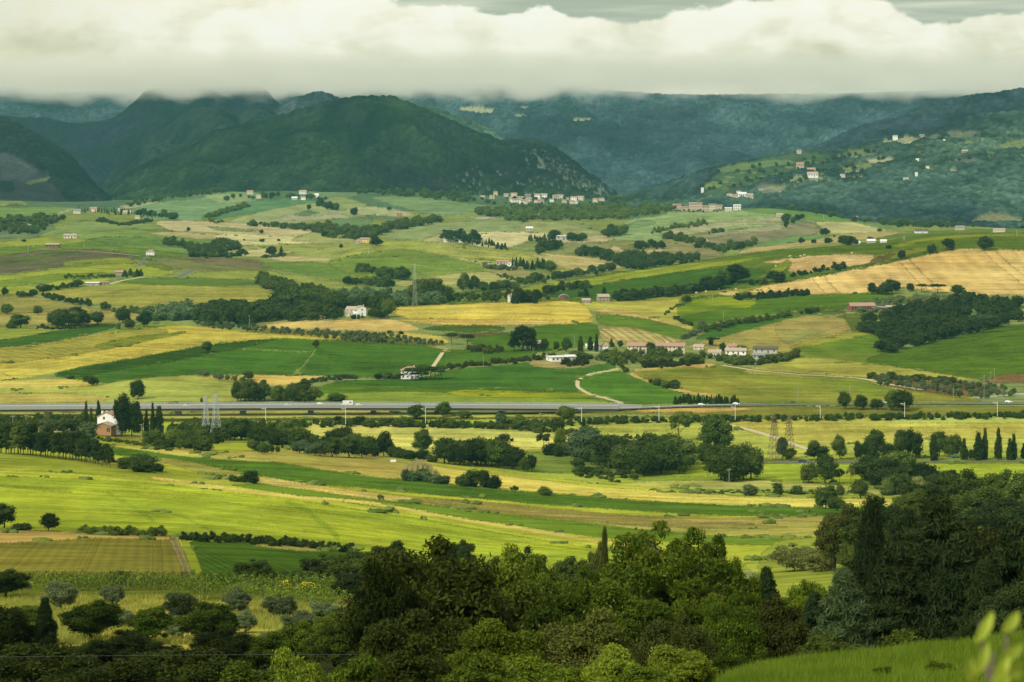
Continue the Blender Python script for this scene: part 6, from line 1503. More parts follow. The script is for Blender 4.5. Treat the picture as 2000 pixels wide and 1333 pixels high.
house(997, 591, 11, 14, 'white', 'terra', 'narrow white tower house at the golden field', dr=.9, style='hip', fl=3, nw=1)
house(1045, 590, 5, 5, 'white', 'white', 'tiny white hut beside the dark garden trees', dr=1, style='flat', fl=1, nw=1, simple=True, chim=False, name='hut', cat='hut')
def arch_barn():
    p = G.pt(1102, 587); k = p.y / F; w = 24 * k; h = 11 * k; d = 16
    e = empty('arched_barn', (p.x, p.y, p.z), 0, 'dark barn with rounded roof between garden trees and stone farm', 'barn')
    a = np.linspace(0, np.pi, 13); o_ = [(-math.cos(t) * w / 2, math.sin(t) * h) for t in a]
    m = MB(); n_ = len(o_)
    v = [(x, 0, z) for x, z in o_] + [(x, d, z) for x, z in o_]
    m.add(v, np.array([(i, i + 1, n_ + i + 1, n_ + i) for i in range(n_ - 1)])); m.build('roof', MR['grey'], e)
    m = MB(); m.poly([(x * .97, .4, z * .97) for x, z in o_]); m.build('wall', MW['rust'], e)
    m = MB(); m.box(0, w * .35, .25, .38, 0, h * .7); m.build('door', MR['dark'], e)
arch_barn()
house(1178, 590, 22, 10, 'stone', 'pale', 'stone farmhouse with pale roof at the golden field', rot=12, fl=2, nw=3)
house(1146, 592, 16, 5, 'stone', 'pale', 'ruined low stone building left of the stone farmhouse', rot=-14, fl=1, nw=2, chim=False)
house(982, 519, 24, 8, 'pink', 'terra', 'pinkish villa with terracotta roof in the garden', rot=-5, fl=1, nw=4, dr=.4)
house(998, 521, 13, 8, 'white', 'white', 'white flat-roofed wing of the garden villa', rot=-5, style='flat', fl=1, nw=2, chim=False, dr=.8)
house(712, 475, 16, 8, 'yellow', 'terra', 'bright yellow house on the far field edge', fl=2, nw=3, dr=.5)
house(699, 476, 10, 5, 'pink', 'terra', 'low pink annexe left of the yellow house', fl=1, nw=2, chim=False)
house(877, 473, 22, 8, 'white', 'grey', 'white courtyard house under the pine grove', fl=2, nw=4, dr=.4); house(900, 474, 8, 7, 'white', 'grey', 'small white outbuilding right of the courtyard house', fl=1, nw=1, simple=True, chim=False)
house(1034, 451, 13, 5, 'grey', 'white', 'small pale shed alone on the hilltop field', fl=1, nw=2, chim=False, name='shed', cat='shed')
house(1096, 469, 20, 8, 'grey', 'white', 'pale shed between dark tree groups', fl=1, nw=2, chim=False, rh=.1, dr=.4, name='shed', cat='shed')
house(780, 423, 11, 6, 'brick', 'terra', 'brick-red house in the far left-centre fields', fl=2, nw=2)
house(137, 466, 25, 6, 'cream', 'pale', 'long farmhouse with pale roof on the left rise', fl=1, nw=4, dr=.4); 
house(102, 484, 26, 6, 'rust', 'pale', 'open rusty barn below the long farmhouse', fl=1, nw=4, dr=.6, rh=.14, chim=False, name='barn', cat='barn')
house(293, 499, 16, 7, 'white', 'terra', 'small white house with red roof at the road bend', fl=2, nw=3, style='hip')
house(232, 540, 16, 8, 'stone', 'terra', 'ruined stone farmhouse beside dark firs', fl=2, nw=3, chim=False)
house(180, 558, 26, 5, 'grey', 'white', 'low livestock shed with white roof', fl=1, nw=6, dr=.5, rh=.1, chim=False, name='shed', cat='shed'); house(202, 557, 20, 5, 'stone', 'terra', 'low livestock shed with red roof', fl=1, nw=4, dr=.5, rh=.12, chim=False, name='shed', cat='shed')
house(150, 418, 14, 6, 'cream', 'grey', 'villa block at the left of the cypress avenue', fl=2, nw=3, simple=True); house(182, 414, 13, 6, 'cream', 'terra', 'cream villa in the cypress avenue', fl=2, nw=3, simple=True)
house(234, 413, 8, 4, 'cream', 'pale', 'small cream house in the middle of the cypress avenue', simple=True); house(248, 417, 16, 2, 'cream', 'pale', 'pale garden wall building right of the avenue', simple=True, chim=False); house(268, 428, 9, 5, 'cream', 'terra', 'cream house at the right end of the estate', fl=1, nw=2, simple=True)
house(26, 445, 22, 3, 'cream', 'pale', 'long pale farm roof in the left wood', simple=True, chim=False, dr=.3, name='farm_building', cat='barn'); house(66, 443, 22, 3, 'grey', 'grey', 'grey farm roof in the left wood', simple=True, chim=False, dr=.3, name='farm_building', cat='barn')
for i, (u, v, w, h, wl, rf, lab) in enumerate([(475, 355, 18, 4, 'pink', 'pale', 'highest house under the round hill'), (488, 380, 12, 5, 'cream', 'terra', 'house left of the pale far hilltop, upper one'), (505, 388, 9, 5, 'cream', 'pale', 'square house beneath the upper one'), (591, 380, 14, 5, 'white', 'pale', 'white house above the far hamlet'),
        (575, 391, 11, 4, 'grey', 'white', 'grey shed left in the far hamlet'), (592, 391, 9, 5, 'white', 'terra', 'white house in the middle of the far hamlet'), (614, 386, 16, 4, 'white', 'white', 'long white greenhouse of the far hamlet')]):
    house(u, v, w, h, wl, rf, lab, simple=w < 12, nw=3)
# right-hand farm
house(1684, 609, 50, 11, 'rust', 'terra', 'big red-brown barn with pinkish roof at right', fl=1, nw=8, dr=.5, rot=10, rh=.22, chim=False, name='barn', cat='barn')
house(1716, 609, 26, 8, 'rust', 'grey', 'dark lean-to between red barn and white sheds', fl=1, nw=3, dr=.5, rh=.15, chim=False, name='barn', cat='barn')
house(1750, 608, 36, 8, 'white', 'pale', 'white-fronted shed with pale roof beside the barn', fl=1, nw=4, dr=.5, rh=.14, chim=False, name='shed', cat='shed')
house(1776, 603, 34, 5, 'white', 'white', 'glaring white sheeting store right of the sheds', fl=1, nw=5, dr=.5, rh=.12, chim=False, name='shed', cat='shed')
house(1824, 602, 48, 5, 'brick', 'dark', 'long brown-roofed stable half hidden by the dark wood', fl=1, nw=6, dr=.3, rh=.25, chim=False, name='stable', cat='barn')
house(1511, 576, 24, 6, 'brick', 'terra', 'rusty orange farm wall behind the clipped hedge', fl=1, nw=4, dr=.4, rh=.12, chim=False, name='shed', cat='shed')
house(1800, 456, 25, 5, 'white', 'dark', 'low white house at the far right field', fl=1, nw=6, dr=.4); house(1876, 450, 17, 5, 'pink', 'grey', 'pinkish far house right of the low white one', fl=1, nw=3, simple=True); house(1952, 454, 22, 5, 'cream', 'pale', 'cream far barn near the right edge', fl=1, nw=4, dr=.4, simple=True, chim=False, name='barn', cat='barn')
for u, v, w, h, wl, rf, lab in [(1672, 478, 16, 3, 'white', 'white', 'far white shed left of the pale barns'), (1702, 475, 16, 4, 'grey', 'white', 'far grey barn behind the golden crest'), (1726, 474, 12, 3, 'white', 'white', 'far white tent-like barn behind the golden crest'), (1523, 424, 13, 4, 'pink', 'pale', 'hilltop farm with pinkish roof'), (1541, 430, 8, 5, 'white', 'white', 'white hilltop farm wall'),
        (1670, 430, 12, 5, 'cream', 'terra', 'far cottage at the forest edge'), (1290, 757, 1, 1, 'white', 'white', None)]:
    if lab: house(u, v, w, h, wl, rf, lab, simple=True, chim=False, nw=2)

# --- the hill village and the terraces of the second one
R_ = np.random.default_rng(12)
vill = [(943, 388, 10, 5, 'pink', 'terra', 'lowest house at the village left end'), (961, 388, 11, 6, 'pink', 'pale', 'pink house second from the village left'), (968, 381, 11, 6, 'yellow', 'terra', 'small yellow house left of the yellow block'),
 (986, 380, 14, 9, 'yellow', 'pale', 'tall bright yellow block of the village'), (998, 380, 12, 8, 'yellow', 'grey', 'yellow block with grey roof'), (1004, 384, 12, 6, 'cream', 'terra', 'cream house below the yellow block'), (989, 384, 10, 5, 'pink', 'terra', 'pink house under the yellow block'),
 (997, 393, 6, 9, 'cream', 'pale', 'thin church-like tower of the village'), (1006, 395, 18, 6, 'cream', 'terra', 'wide cream house by the tower'), (1016, 391, 13, 6, 'pink', 'pale', 'pink house above the wide cream one'), (1022, 398, 14, 8, 'cream', 'terra', 'cream house in the village middle'), (1031, 401, 12, 7, 'cream', 'pale', 'cream house lowest in the village middle'),
 (1031, 386, 12, 6, 'stone', 'grey', 'stone house above the village middle'), (1033, 395, 14, 8, 'pink', 'pale', 'pink house with pale roof in the village middle'), (1050, 388, 13, 8, 'white', 'terra', 'white house left of the white block'), (1062, 388, 14, 8, 'white', 'terra', 'white block of the village'), (1047, 396, 9, 5, 'pink', 'terra', 'small pink house under the white block'),
 (1057, 397, 12, 6, 'pink', 'terra', 'pink house under the white block, right one'), (1078, 394, 10, 4, 'white', 'pale', 'low white house right of the white block'), (1086, 388, 16, 6, 'pink', 'terra', 'wide pink house above the trees'), (1096, 387, 10, 6, 'cream', 'grey', 'cream house at the top of the wide pink one'), (1107, 390, 10, 5, 'pink', 'terra', 'small pink house mid-right of the village'),
 (1102, 397, 11, 6, 'cream', 'terra', 'cream house low mid-right'), (1121, 392, 14, 7, 'cream', 'terra', 'cream house in the right cluster'), (1134, 391, 18, 6, 'pink', 'terra', 'wide pink house of the right cluster'), (1117, 398, 12, 7, 'cream', 'terra', 'lower cream house of the right cluster'), (1126, 399, 9, 5, 'white', 'pale', 'white house at the foot of the right cluster'),
 (1163, 395, 12, 8, 'cream', 'terra', 'cream house of the detached pair'), (1175, 392, 13, 5, 'pink', 'terra', 'pink house of the detached pair'), (1200, 402, 10, 3, 'cream', 'pale', 'pale roof past the detached pair'), (1255, 392, 8, 5, 'cream', 'terra', 'lone house above the right grove'), (1276, 398, 9, 6, 'yellow', 'pale', 'yellow house in the pale clearing'), (1296, 396, 6, 7, 'stone', 'grey', 'grey tower-like house near the terraces'), (1331, 396, 11, 5, 'cream', 'pale', 'cream house above the terraces')]
for u, v, w, h, wl, rf, lab in vill:
    house(u, v + 1, w * R_.uniform(.75, 1.0), h * R_.uniform(.85, 1.2), {'pink': 'cream', 'cream': 'white'}.get(wl, wl) if R_.random() < .5 else wl, 'pale' if R_.random() < .6 else rf, lab, rot=R_.uniform(-22, 22), nw=3, fl=2, dr=.6, rh=.18, chim=False, group=None)
terr = [(1322, 410, 16, 8, 'pink', 'terra', 'leftmost pink block of the terraces'), (1338, 412, 14, 6, 'pink', 'terra', 'low pink block, second of the terraces'), (1353, 412, 14, 12, 'pink', 'pale', 'tall pink block of the terraces'), (1366, 412, 12, 12, 'pink', 'terra', 'tall block right of the first tall one'), (1379, 413, 14, 8, 'pink', 'terra', 'low block right of the tall ones'), (1391, 412, 13, 10, 'cream', 'grey', 'cream block with grey roof in the terraces'), (1404, 409, 14, 6, 'pink', 'terra', 'rightmost pink block of the terraces'), (1386, 403, 17, 5, 'stone', 'grey', 'grey-roofed block behind the terraces'),
        (1423, 413, 14, 5, 'cream', 'white', 'small pale cube house right of the terraces'), (1440, 411, 14, 8, 'white', 'white', 'white cube house right of the terraces'), (1494, 405, 9, 3, 'white', 'white', 'small white roof at the field corner')]
for u, v, w, h, wl, rf, lab in terr: house(u, v, w, h * 1.2, wl, rf, lab, rot=R_.uniform(-8, 8), nw=4, fl=3 if h > 9 else 2, dr=.5, rh=.18, chim=False)
# houses on the forested slope at right
for u, v, w, h, wl, rf, lab in [(1425, 388, 10, 4, 'cream', 'pale', 'pale house left of the slope hamlet'), (1436, 389, 10, 4, 'pink', 'terra', 'pink house in the slope hamlet'), (1450, 387, 16, 5, 'white', 'white', 'long white house of the slope hamlet'), (1465, 390, 12, 6, 'cream', 'pale', 'cream house right in the slope hamlet'), (1443, 382, 9, 4, 'white', 'pale', 'white house above the slope hamlet'),
        (1372, 377, 5, 6, 'white', 'white', 'small white house at the slope foot'), (1561, 301, 9, 4, 'pink', 'grey', 'house on the ridge top clearing'), (1563, 329, 14, 6, 'pink', 'terra', 'pink house in the middle of the slope'), (1585, 337, 16, 3, 'pink', 'terra', 'long low roof on the slope'), (1588, 348, 20, 5, 'white', 'pale', 'white villa with terrace on the slope'), (1646, 350, 9, 5, 'cream', 'pale', 'cream house among slope trees'),
        (1749, 274, 9, 5, 'white', 'pale', 'white house above the steep pale field'), (1801, 271, 9, 4, 'stone', 'grey', 'grey house beside the upper olive plots'), (1844, 279, 4, 3, 'white', 'white', 'tiny white hut under the upper olive plots'), (1885, 303, 11, 5, 'stone', 'pale', 'stone house high at the right'), (1792, 317, 6, 3, 'white', 'white', 'tiny white house on the right slope'), (1812, 332, 6, 4, 'white', 'terra', 'small white house lower on the right slope'), (1790, 346, 5, 5, 'white', 'white', 'white cabin in the dark slope trees'), (1770, 355, 10, 3, 'cream', 'pale', 'pale roof in the dark slope trees')]:
    house(u, v, w, h, wl, rf, lab, surf=H6, simple=w < 12, chim=False, nw=4, fl=1)

# --- the viaduct
def viaduct():
    XL = (-130 - 1000) / F * 1490; XR = (1208 - 1000) / F * 1478
    e = empty('viaduct', (XL, 1490, 20.0), 0, 'long grey concrete road viaduct crossing the valley', 'bridge')
    n_ = 44
    def line(t): # position along the deck
        u = -130 + (1208 + 130) * t; v = np.interp(u, [-130, 0, 400, 600, 900, 1208], [799, 798, 795.5, 794.5, 795, 797]); D = 1490 - 12 * t
        return np.array([(u - 1000) / F * D - XL, D - 1490, CZ - (v - HZ) * D / F - 20.0])
    T = np.linspace(0, 1, n_)
    L_ = np.array([line(t) for t in T])
    def strip(y0, y1, z0, z1, name, mt, a=0, b=None):
        P_ = L_[a:b]; k = len(P_); V = []
        for q in P_:
            for (y, z) in ((y0, z0), (y1, z0), (y1, z1), (y0, z1)): V.append((q[0], q[1] + y, q[2] + z))
        Fc = []
        for i in range(k - 1):
            for j in range(4): Fc.append((i * 4 + j, i * 4 + (j + 1) % 4, i * 4 + 4 + (j + 1) % 4, i * 4 + 4 + j))
        m = MB(); m.add(V, np.array(Fc)); m.add([V[0], V[1], V[2], V[3]], [(0, 3, 2, 1)]); m.add([V[-4], V[-3], V[-2], V[-1]], [(0, 1, 2, 3)])
        return m.build(name, mt, e)
    strip(0, 12, -.8, 0, 'deck', M_CONCL); strip(1.0, 11, -2.4, -.8, 'girder', M_CONC2)
    strip(.3, 11.7, .003, .05, 'carriageway', M_ASPH); strip(0, .28, .06, .95, 'parapet', M_CONCL); strip(11.72, 12, .06, .95, 'parapet', M_CONCL)
    for y in (.1, 11.8):
        m = MB()
        for i in range(n_ - 1):
            for s in range(3):
                q = L_[i] * (1 - s / 3) + L_[i + 1] * s / 3; m.box(q[0] - .12, q[0] + .12, q[1] + y - .06, q[1] + y + .1, q[2] + .75, q[2] + 1.65)
            for hz_ in (1.2, 1.6):
                a, b = L_[i], L_[i + 1]; m.bar((a[0], a[1] + y, a[2] + hz_), (b[0], b[1] + y, b[2] + hz_), .06)
        m.build('guardrail', M_STEEL, e)
    m = MB()
    for s in (5.6, 6.4):
        for i in range(n_ - 1):
            a, b = L_[i], L_[i + 1]; m.bar((a[0], a[1] + s, a[2] + .8), (b[0], b[1] + s, b[2] + .8), .2)
    m.build('median_barrier', M_STEEL, e)
    for u in (-37, 90, 217, 344, 471, 604, 727, 852, 978, 1104):
        q = line((u + 130) / 1338.0); pr = MB()
        x = q[0]; pr.box(x - 1.5, x + 1.5, 2.0, 10, -14, q[2] - 3.1); pr.box(x - 2.2, x + 2.2, 1.2, 10.8, q[2] - 3.1, q[2] - 2.42)
        pr.build('pier', M_CONC, e)
    q = line(1.0); m = MB()
    m.box(q[0] - 3, q[0] - .02, -.4, 12.4, -13, q[2] - 2.42); m.box(q[0], q[0] + 1.6, -.5, 12.5, -13, q[2] + 1.2)
    m.add(np.array([(q[0] + 1.62, -.5, q[2] + 1.0), (q[0] + 14, -.5, q[2] + .6), (q[0] + 14, -.5, q[2] - .8), (q[0] + 1.62, -.5, -11), (q[0] + 1.62, .2, q[2] + 1.0), (q[0] + 14, .2, q[2] + .6), (q[0] + 14, .2, q[2] - .8), (q[0] + 1.62, .2, -11)]),
          np.array([(0, 3, 2, 1), (4, 5, 6, 7), (0, 1, 5, 4), (1, 2, 6, 5), (2, 3, 7, 6), (3, 0, 4, 7)]))
    m.build('abutment', M_CONC, e)
    return e, line
VIA, via_line = viaduct()
def deck_pt(u, lane=3.0):
    q = via_line((u + 130) / 1338.0); return Vector((VIA.location.x + q[0], 1490 + q[1] + lane, 20 + q[2] + .05))

def ribbon(name, pts, w, mt, surf=None, lift=.12, steps=6, lookup='v', label=None, kind='structure', level=False):
    """a road or path laid on the ground through photo positions; w in metres, or (w at start, w at end)"""
    s_ = surf or G
    c = []
    for (a, b) in zip(pts[:-1], pts[1:]):
        for i in range(steps):
            t = i / steps; u = a[0] + (b[0] - a[0]) * t; v = a[1] + (b[1] - a[1]) * t
            p = s_.pt(u, v) if lookup == 'v' else s_.at(u, v); c.append(np.array([p.x, p.y]))
    a = pts[-1]; p = s_.pt(*a) if lookup == 'v' else s_.at(*a); c.append(np.array([p.x, p.y]))
    c = np.array(c)
    for _ in range(2): c[1:-1] = (c[:-2] + 2 * c[1:-1] + c[2:]) / 4
    # dense resample
    dd = np.hypot(*np.diff(c, axis=0).T); cs = np.concatenate([[0], np.cumsum(dd)]); n_ = max(8, int(cs[-1] / 3.0))
    x = np.linspace(0, cs[-1], n_); c = np.stack([np.interp(x, cs, c[:, 0]), np.interp(x, cs, c[:, 1])], 1)
    tg = np.gradient(c, axis=0); tg /= np.linalg.norm(tg, axis=1)[:, None] + 1e-9; nm = np.stack([-tg[:, 1], tg[:, 0]], 1)
    V = []
    for i in range(n_):
        ws = w if np.isscalar(w) else w[0] + (w[1] - w[0]) * i / (n_ - 1)
        row_ = []
        for j in range(5):
            q = c[i] + nm[i] * ws * (j / 4 - .5); row_.append((q[0], q[1], s_.at_xy(q[0], q[1]).z + lift))
        if level:
            z = max(r[2] for r in row_); row_ = [(r[0], r[1], z) for r in row_]
        V += row_
    V = np.array(V)
    if level:
        Z = V[:, 2].reshape(-1, 5)
        for _ in range(30): Z[1:-1] = (Z[:-2] + Z[1:-1] * 2 + Z[2:]) / 4
        V[:, 2] = Z.ravel() + .25
    Fc = np.array([(i * 5 + j, i * 5 + j + 1, i * 5 + j + 6, i * 5 + j + 5) for i in range(n_ - 1) for j in range(4)])
    o = obj(name, mesh_np(name, V, Fc, [mt], True)); o['kind'] = kind
    if label: o['label'] = label
    return o, V.reshape(-1, 5, 3)
road, RV = ribbon('road', [(1206, 1486), (1330, 1490), (1500, 1494), (1750, 1494), (2000, 1490), (2300, 1486)], 8, M_ASPH, lookup='d', lift=.5, level=True, label='dual carriageway running on from the viaduct')
def guard():
    m = MB(); p0 = RV[0, 0]
    e = empty('guardrail', tuple(p0), 0, 'long bluish steel guardrail beside the road right of the viaduct', 'guardrail')
    side = 0 if RV[0, 0, 1] < RV[0, 4, 1] else 4
    pr = RV[:, side]; pr = pr[1000 + F * pr[:, 0] / pr[:, 1] < 1460]; pr = pr - p0
    post = MB()
    for i in range(0, len(pr) - 3, 2):
        a, b = pr[i], pr[i + 2]
        m.bar((a[0], a[1] - .1, a[2] + .75), (b[0], b[1] - .1, b[2] + .75), .22)
        post.box(a[0] - .06, a[0] + .06, a[1] - .06, a[1] + .06, a[2] - .5, a[2] + .7)
    m.build('rail', M_STEEL, e); post.build('posts', M_STEEL, e)
guard()
ribbon('road', [(1440, 907), (1500, 905), (1567, 904), (1700, 903), (1900, 902), (2060, 901)], 7, M_ASPH, label='narrow road with cypresses along it')
ribbon('path', [(1378, 821), (1440, 834), (1500, 850), (1560, 872), (1596, 884)], (2.5, 4), M_DIRT, label='pale diagonal farm track in the valley field')
ribbon('path', [(1206, 723), (1150, 731), (1128, 743), (1128, 757), (1150, 770), (1190, 781), (1215, 787)], 2.6, M_DIRT, label='curved farm track round the deep green field')
ribbon('path', [(1410, 714), (1480, 725), (1560, 732), (1680, 739), (1730, 750), (1800, 762)], 4, M_DIRT, label='long track under the hamlet')
ribbon('path', [(868, 684), (852, 708), (842, 722)], 3, M_DIRT, label='straight pale track between two deep green fields')
ribbon('path', [(645, 722), (870, 722), (930, 718), (1000, 711), (1050, 706)], 3.5, M_DIRT, label='lane along the brown hedge') if False else None
ribbon('road', [(290, 500), (283, 505), (279, 512), (276, 518), (262, 522)], 4, M_ASPH, label='short bend of asphalt below the red-roofed house')
ribbon('road', [(376, 528), (366, 533), (356, 538), (346, 543)], 6, M_ASPH, label='glimpse of country road on the left slope')
ribbon('path', [(80, 487), (150, 490), (210, 494), (272, 500)], 3.5, M_DIRT, label='pale lane above the ploughed field')
ribbon('path', [(820, 668), (700, 662), (880, 682)], 3, M_DIRT) if False else None
ribbon('road', [(1900, 778), (1950, 774), (2000, 770), (2060, 764)], 8, M_CONC, label='pale junction road at the right edge')
ribbon('path', [(212, 556), (240, 548), (284, 541)], 4, M_DIRT, label='lane past the livestock sheds')

# --- pylons, masts and poles
def pylon(u, D, vb, vt, wpx, mt, label, lean=0):
    p = G.at(u, D); k = D / F; z0 = CZ - (vb - HZ) * k; H = (vb - vt) * k; b = wpx * k / 2; top = b * .22
    e = empty('pylon', (p.x, p.y, min(z0, p.z + .5)), math.radians(25), label, 'pylon')
    H += z0 - min(z0, p.z + .5); r = .045 if D > 1600 else .085
    def w_(z): return b + (top - b) * (z / H) ** .8
    legs = MB()
    zs = [H * t for t in (0, .16, .31, .45, .57, .68, .78, .87, .94, 1.0)]
    for sx in (-1, 1):
        for sy in (-1, 1):
            lg = MB()
            for z1, z2 in zip(zs[:-1], zs[1:]): lg.bar((sx * w_(z1), sy * w_(z1), z1), (sx * w_(z2), sy * w_(z2), z2), r)
            lg.build('leg', mt, e)
    br = MB()
    for z1, z2 in zip(zs[:-1], zs[1:]):
        a, c = w_(z1), w_(z2)
        for s in (-1, 1):
            br.bar((-a, s * a, z1), (c, s * c, z2), r * .7); br.bar((a, s * a, z1), (-c, s * c, z2), r * .7)
            br.bar((s * a, -a, z1), (s * c, c, z2), r * .7); br.bar((s * a, a, z1), (s * c, -c, z2), r * .7)
            br.bar((-c, s * c, z2), (c, s * c, z2), r * .7); br.bar((s * c, -c, z2), (s * c, c, z2), r * .7)
    br.build('bracing', mt, e)
    for t, L2 in ((.72, 1.25), (.84, 1.05), (.95, .8)):
        cm = MB(); z = H * t; x = b * L2 * .9
        cm.bar((-x, 0, z), (x, 0, z), r); cm.bar((-x, 0, z), (0, 0, z + H * .035), r * .7); cm.bar((x, 0, z), (0, 0, z + H * .035), r * .7)
        cm.bar((-x, 0, z), (-x, 0, z - H * .03), r * .8); cm.bar((x, 0, z), (x, 0, z - H * .03), r * .8)
        cm.build('crossarm', mt, e)
pylon(402, 1330, 846, 775, 16, M_STEEL, 'left grey lattice pylon in front of the viaduct')
pylon(422, 1310, 852, 771, 20, M_STEEL, 'right grey lattice pylon in front of the viaduct')
pylon(1512, 1262, 900, 812, 22, M_STEELB, 'left brown lattice pylon in the valley meadow')
pylon(1541, 1270, 897, 814, 22, M_STEELB, 'right brown lattice pylon in the valley meadow')
pylon(810, 2320, 580, 515, 8, M_STEEL, 'pale grey lattice pylon in the middle distance')
pylon(1766, 3150, 520, 462, 11, M_STEEL, 'faint small lattice pylon on the far green hill')
def mast(u, v, h, label, mt=M_STEEL, arm=True, group=None, D=None, lamp=False, rr=.10, name='railway_mast', cat='mast'):
    p = G.pt(u, v) if D is None else G.at(u, D); k = p.y / F; z = p.z if D is None else CZ - (v - HZ) * k
    e = empty(name, (p.x, p.y, z), 0, label, cat, group); H = h * k
    m = MB(); m.tube([(0, 0, -2), (0, 0, H)], [rr * 1.2, rr], 6); m.build('pole', mt, e)
    if arm:
        m = MB(); m.bar((0, 0, H * .86), (-2.6 if not lamp else -1.6, 0, H * .9), .07); m.bar((0, 0, H * .7), (-2.4, 0, H * .88), .06) if not lamp else None; m.build('arm', mt, e)
def timber(u, v, h, label, group=None, cross=True):
    p = G.pt(u, v); k = p.y / F; e = empty('utility_pole', tuple(p), .3, label, 'utility pole', group); H = h * k
    r = max(.10, .00006 * p.y)
    m = MB(); m.tube([(0, 0, -1), (0, 0, H)], [r * 1.3, r], 6); m.build('pole', M_STEEL if v < 600 else M_CONC, e)
    if cross:
        m = MB(); m.box(-1.1, 1.1, -.08, .08, H - .6, H - .4); m.build('crossbar', M_STEEL if v < 600 else M_CONC, e)
RB_ = 'white railway mast below the viaduct'
for i, (u, v, h) in enumerate([(519, 814, 18), (675, 822, 27), (831, 820, 24), (1136, 817, 22), (1287, 815, 24)]): mast(u, v, h, '%s from the left of the white railway masts before the viaduct' % ordn(i), D=1425, mt=MW['white'])
for i, (u, v, h) in enumerate([(1436, 813, 20), (1602, 810, 19), (1767, 808, 22), (1948, 806, 22)]): mast(u, v, h, '%s from the left of the white masts below the road' % ordn(i), D=1430, mt=MW['white'])
for i, (u, v, h) in enumerate([(1559, 789, 33), (1660, 788, 32), (1760, 787, 31), (1862, 786, 29), (1959, 786, 28)]): mast(u, v, h, '%s from the left of the tall lamp posts behind the road' % ordn(i), D=1535, mt=M_CONC, name='lamp_post', cat='lamp post', lamp=True)
for i, (u, v, h) in enumerate([(944, 716, 23), (1041, 702, 24), (1122, 678, 22)]): timber(u, v, h, ['pole standing on the long brown hedge', 'pole left of the low white shed', 'pole between barn and cypresses'][i], cross=False)
for u, v, h, lab in [(25, 842, 30, 'first utility pole left of the white gabled house'), (51, 844, 34, 'second utility pole left of the white gabled house'), (276, 858, 30, 'utility pole right of the dark cypress mass'), (665, 886, 18, 'pole in the valley tree belt'), (1424, 944, 28, 'utility pole left of the airy trees'), (1922, 783, 50, 'tall pole at the right junction'), (1935, 752, 26, 'second pole at the right junction'), (1942, 744, 24, 'third pole at the right junction'),
                     (487, 638, 22, 'street lamp pole beside the green sign'), (634, 640, 22, 'pole at the golden field below the white farmhouse'), (55, 498, 17, 'thin pole on the ploughed far-left field'), (164, 484, 14, 'thin pole near the long farmhouse'), (588, 504, 10, 'thin pole on the straw slope'), (720, 496, 16, 'thin pole below the yellow house'), (901, 566, 10, 'thin pole at the stream trees'), (834, 668, 22, 'crooked pole at the gold field corner'), (1163, 630, 16, 'pole at the right end of the central gold field'), (888, 612, 12, 'thin dark pole in the central gold field'), (972, 612, 12, 'second thin pole in the central gold field'),
                     (1264, 608, 18, 'pole on the gold strip left of the flecked field'), (1392, 590, 14, 'pole in the flecked field'), (1413, 622, 16, 'lower pole in the flecked field'), (1609, 430, 12, 'thin pole on the far green corner'), (1986, 462, 14, 'thin pole near the far right crest')]:
    timber(u, v, h, lab, cross=h > 20)
# green sign, white tank, hay bales
def sign():
    p = G.pt(459, 630); k = p.y / F
    e = empty('billboard', tuple(p), 0, 'tall teal-green billboard in front of the dark windbreak', 'billboard')
    m = MB(); m.box(-3.5 * k, 3.5 * k, -.15, .15, 5 * k, 13 * k); m.build('panel', MW['teal'], e)
    for s in (-1, 1):
        m = MB(); m.box(s * 3 * k - .2, s * 3 * k + .2, .16, .5, -1, 12 * k); m.build('post', M_CONC2, e)
sign()
def tank():
    p = G.pt(768, 903); k = p.y / F; w = 5.5 * k
    e = empty('water_trough', tuple(p), .1, 'small white trough on the gold bank', 'trough')
    m = MB(); m.box(-w, w, -.6, .6, .1, 1.0); m.build('basin', MW['white'], e)
    m = MB(); m.box(-w * .8, -w * .6, -.5, .5, -.3, .1); m.build('foot', M_CONC, e); m = MB(); m.box(w * .6, w * .8, -.5, .5, -.3, .1); m.build('foot', M_CONC, e)
tank()
for i, (u, v) in enumerate([(1543, 502), (1546, 507), (1564, 502), (1571, 500), (1515, 521), (1403, 566), (1360, 574), (1379, 571), (1438, 567), (1664, 496)]):
    p = G.pt(u, v); k = p.y / F
    me = mesh_np('hay_bale', *(lambda vf: (vf[0], vf[1]))(tube_np([(-.9, 0, 0), (-.89, 0, 0), (.89, 0, 0), (.9, 0, 0)], [.01, .85, .85, .01], 12)), [M_DIRT])
    o = obj('hay_bale', me, None, (p.x, p.y, p.z + .75), .6 + i); tag(o, '%s from the left of the pale round hay bales on the green slopes' % ordn(sorted([1543, 1546, 1564, 1571, 1515, 1403, 1360, 1379, 1438, 1664]).index(u)), 'hay bale', 'round hay bales')
    o.scale = (1.3, 1.3, 1.3)

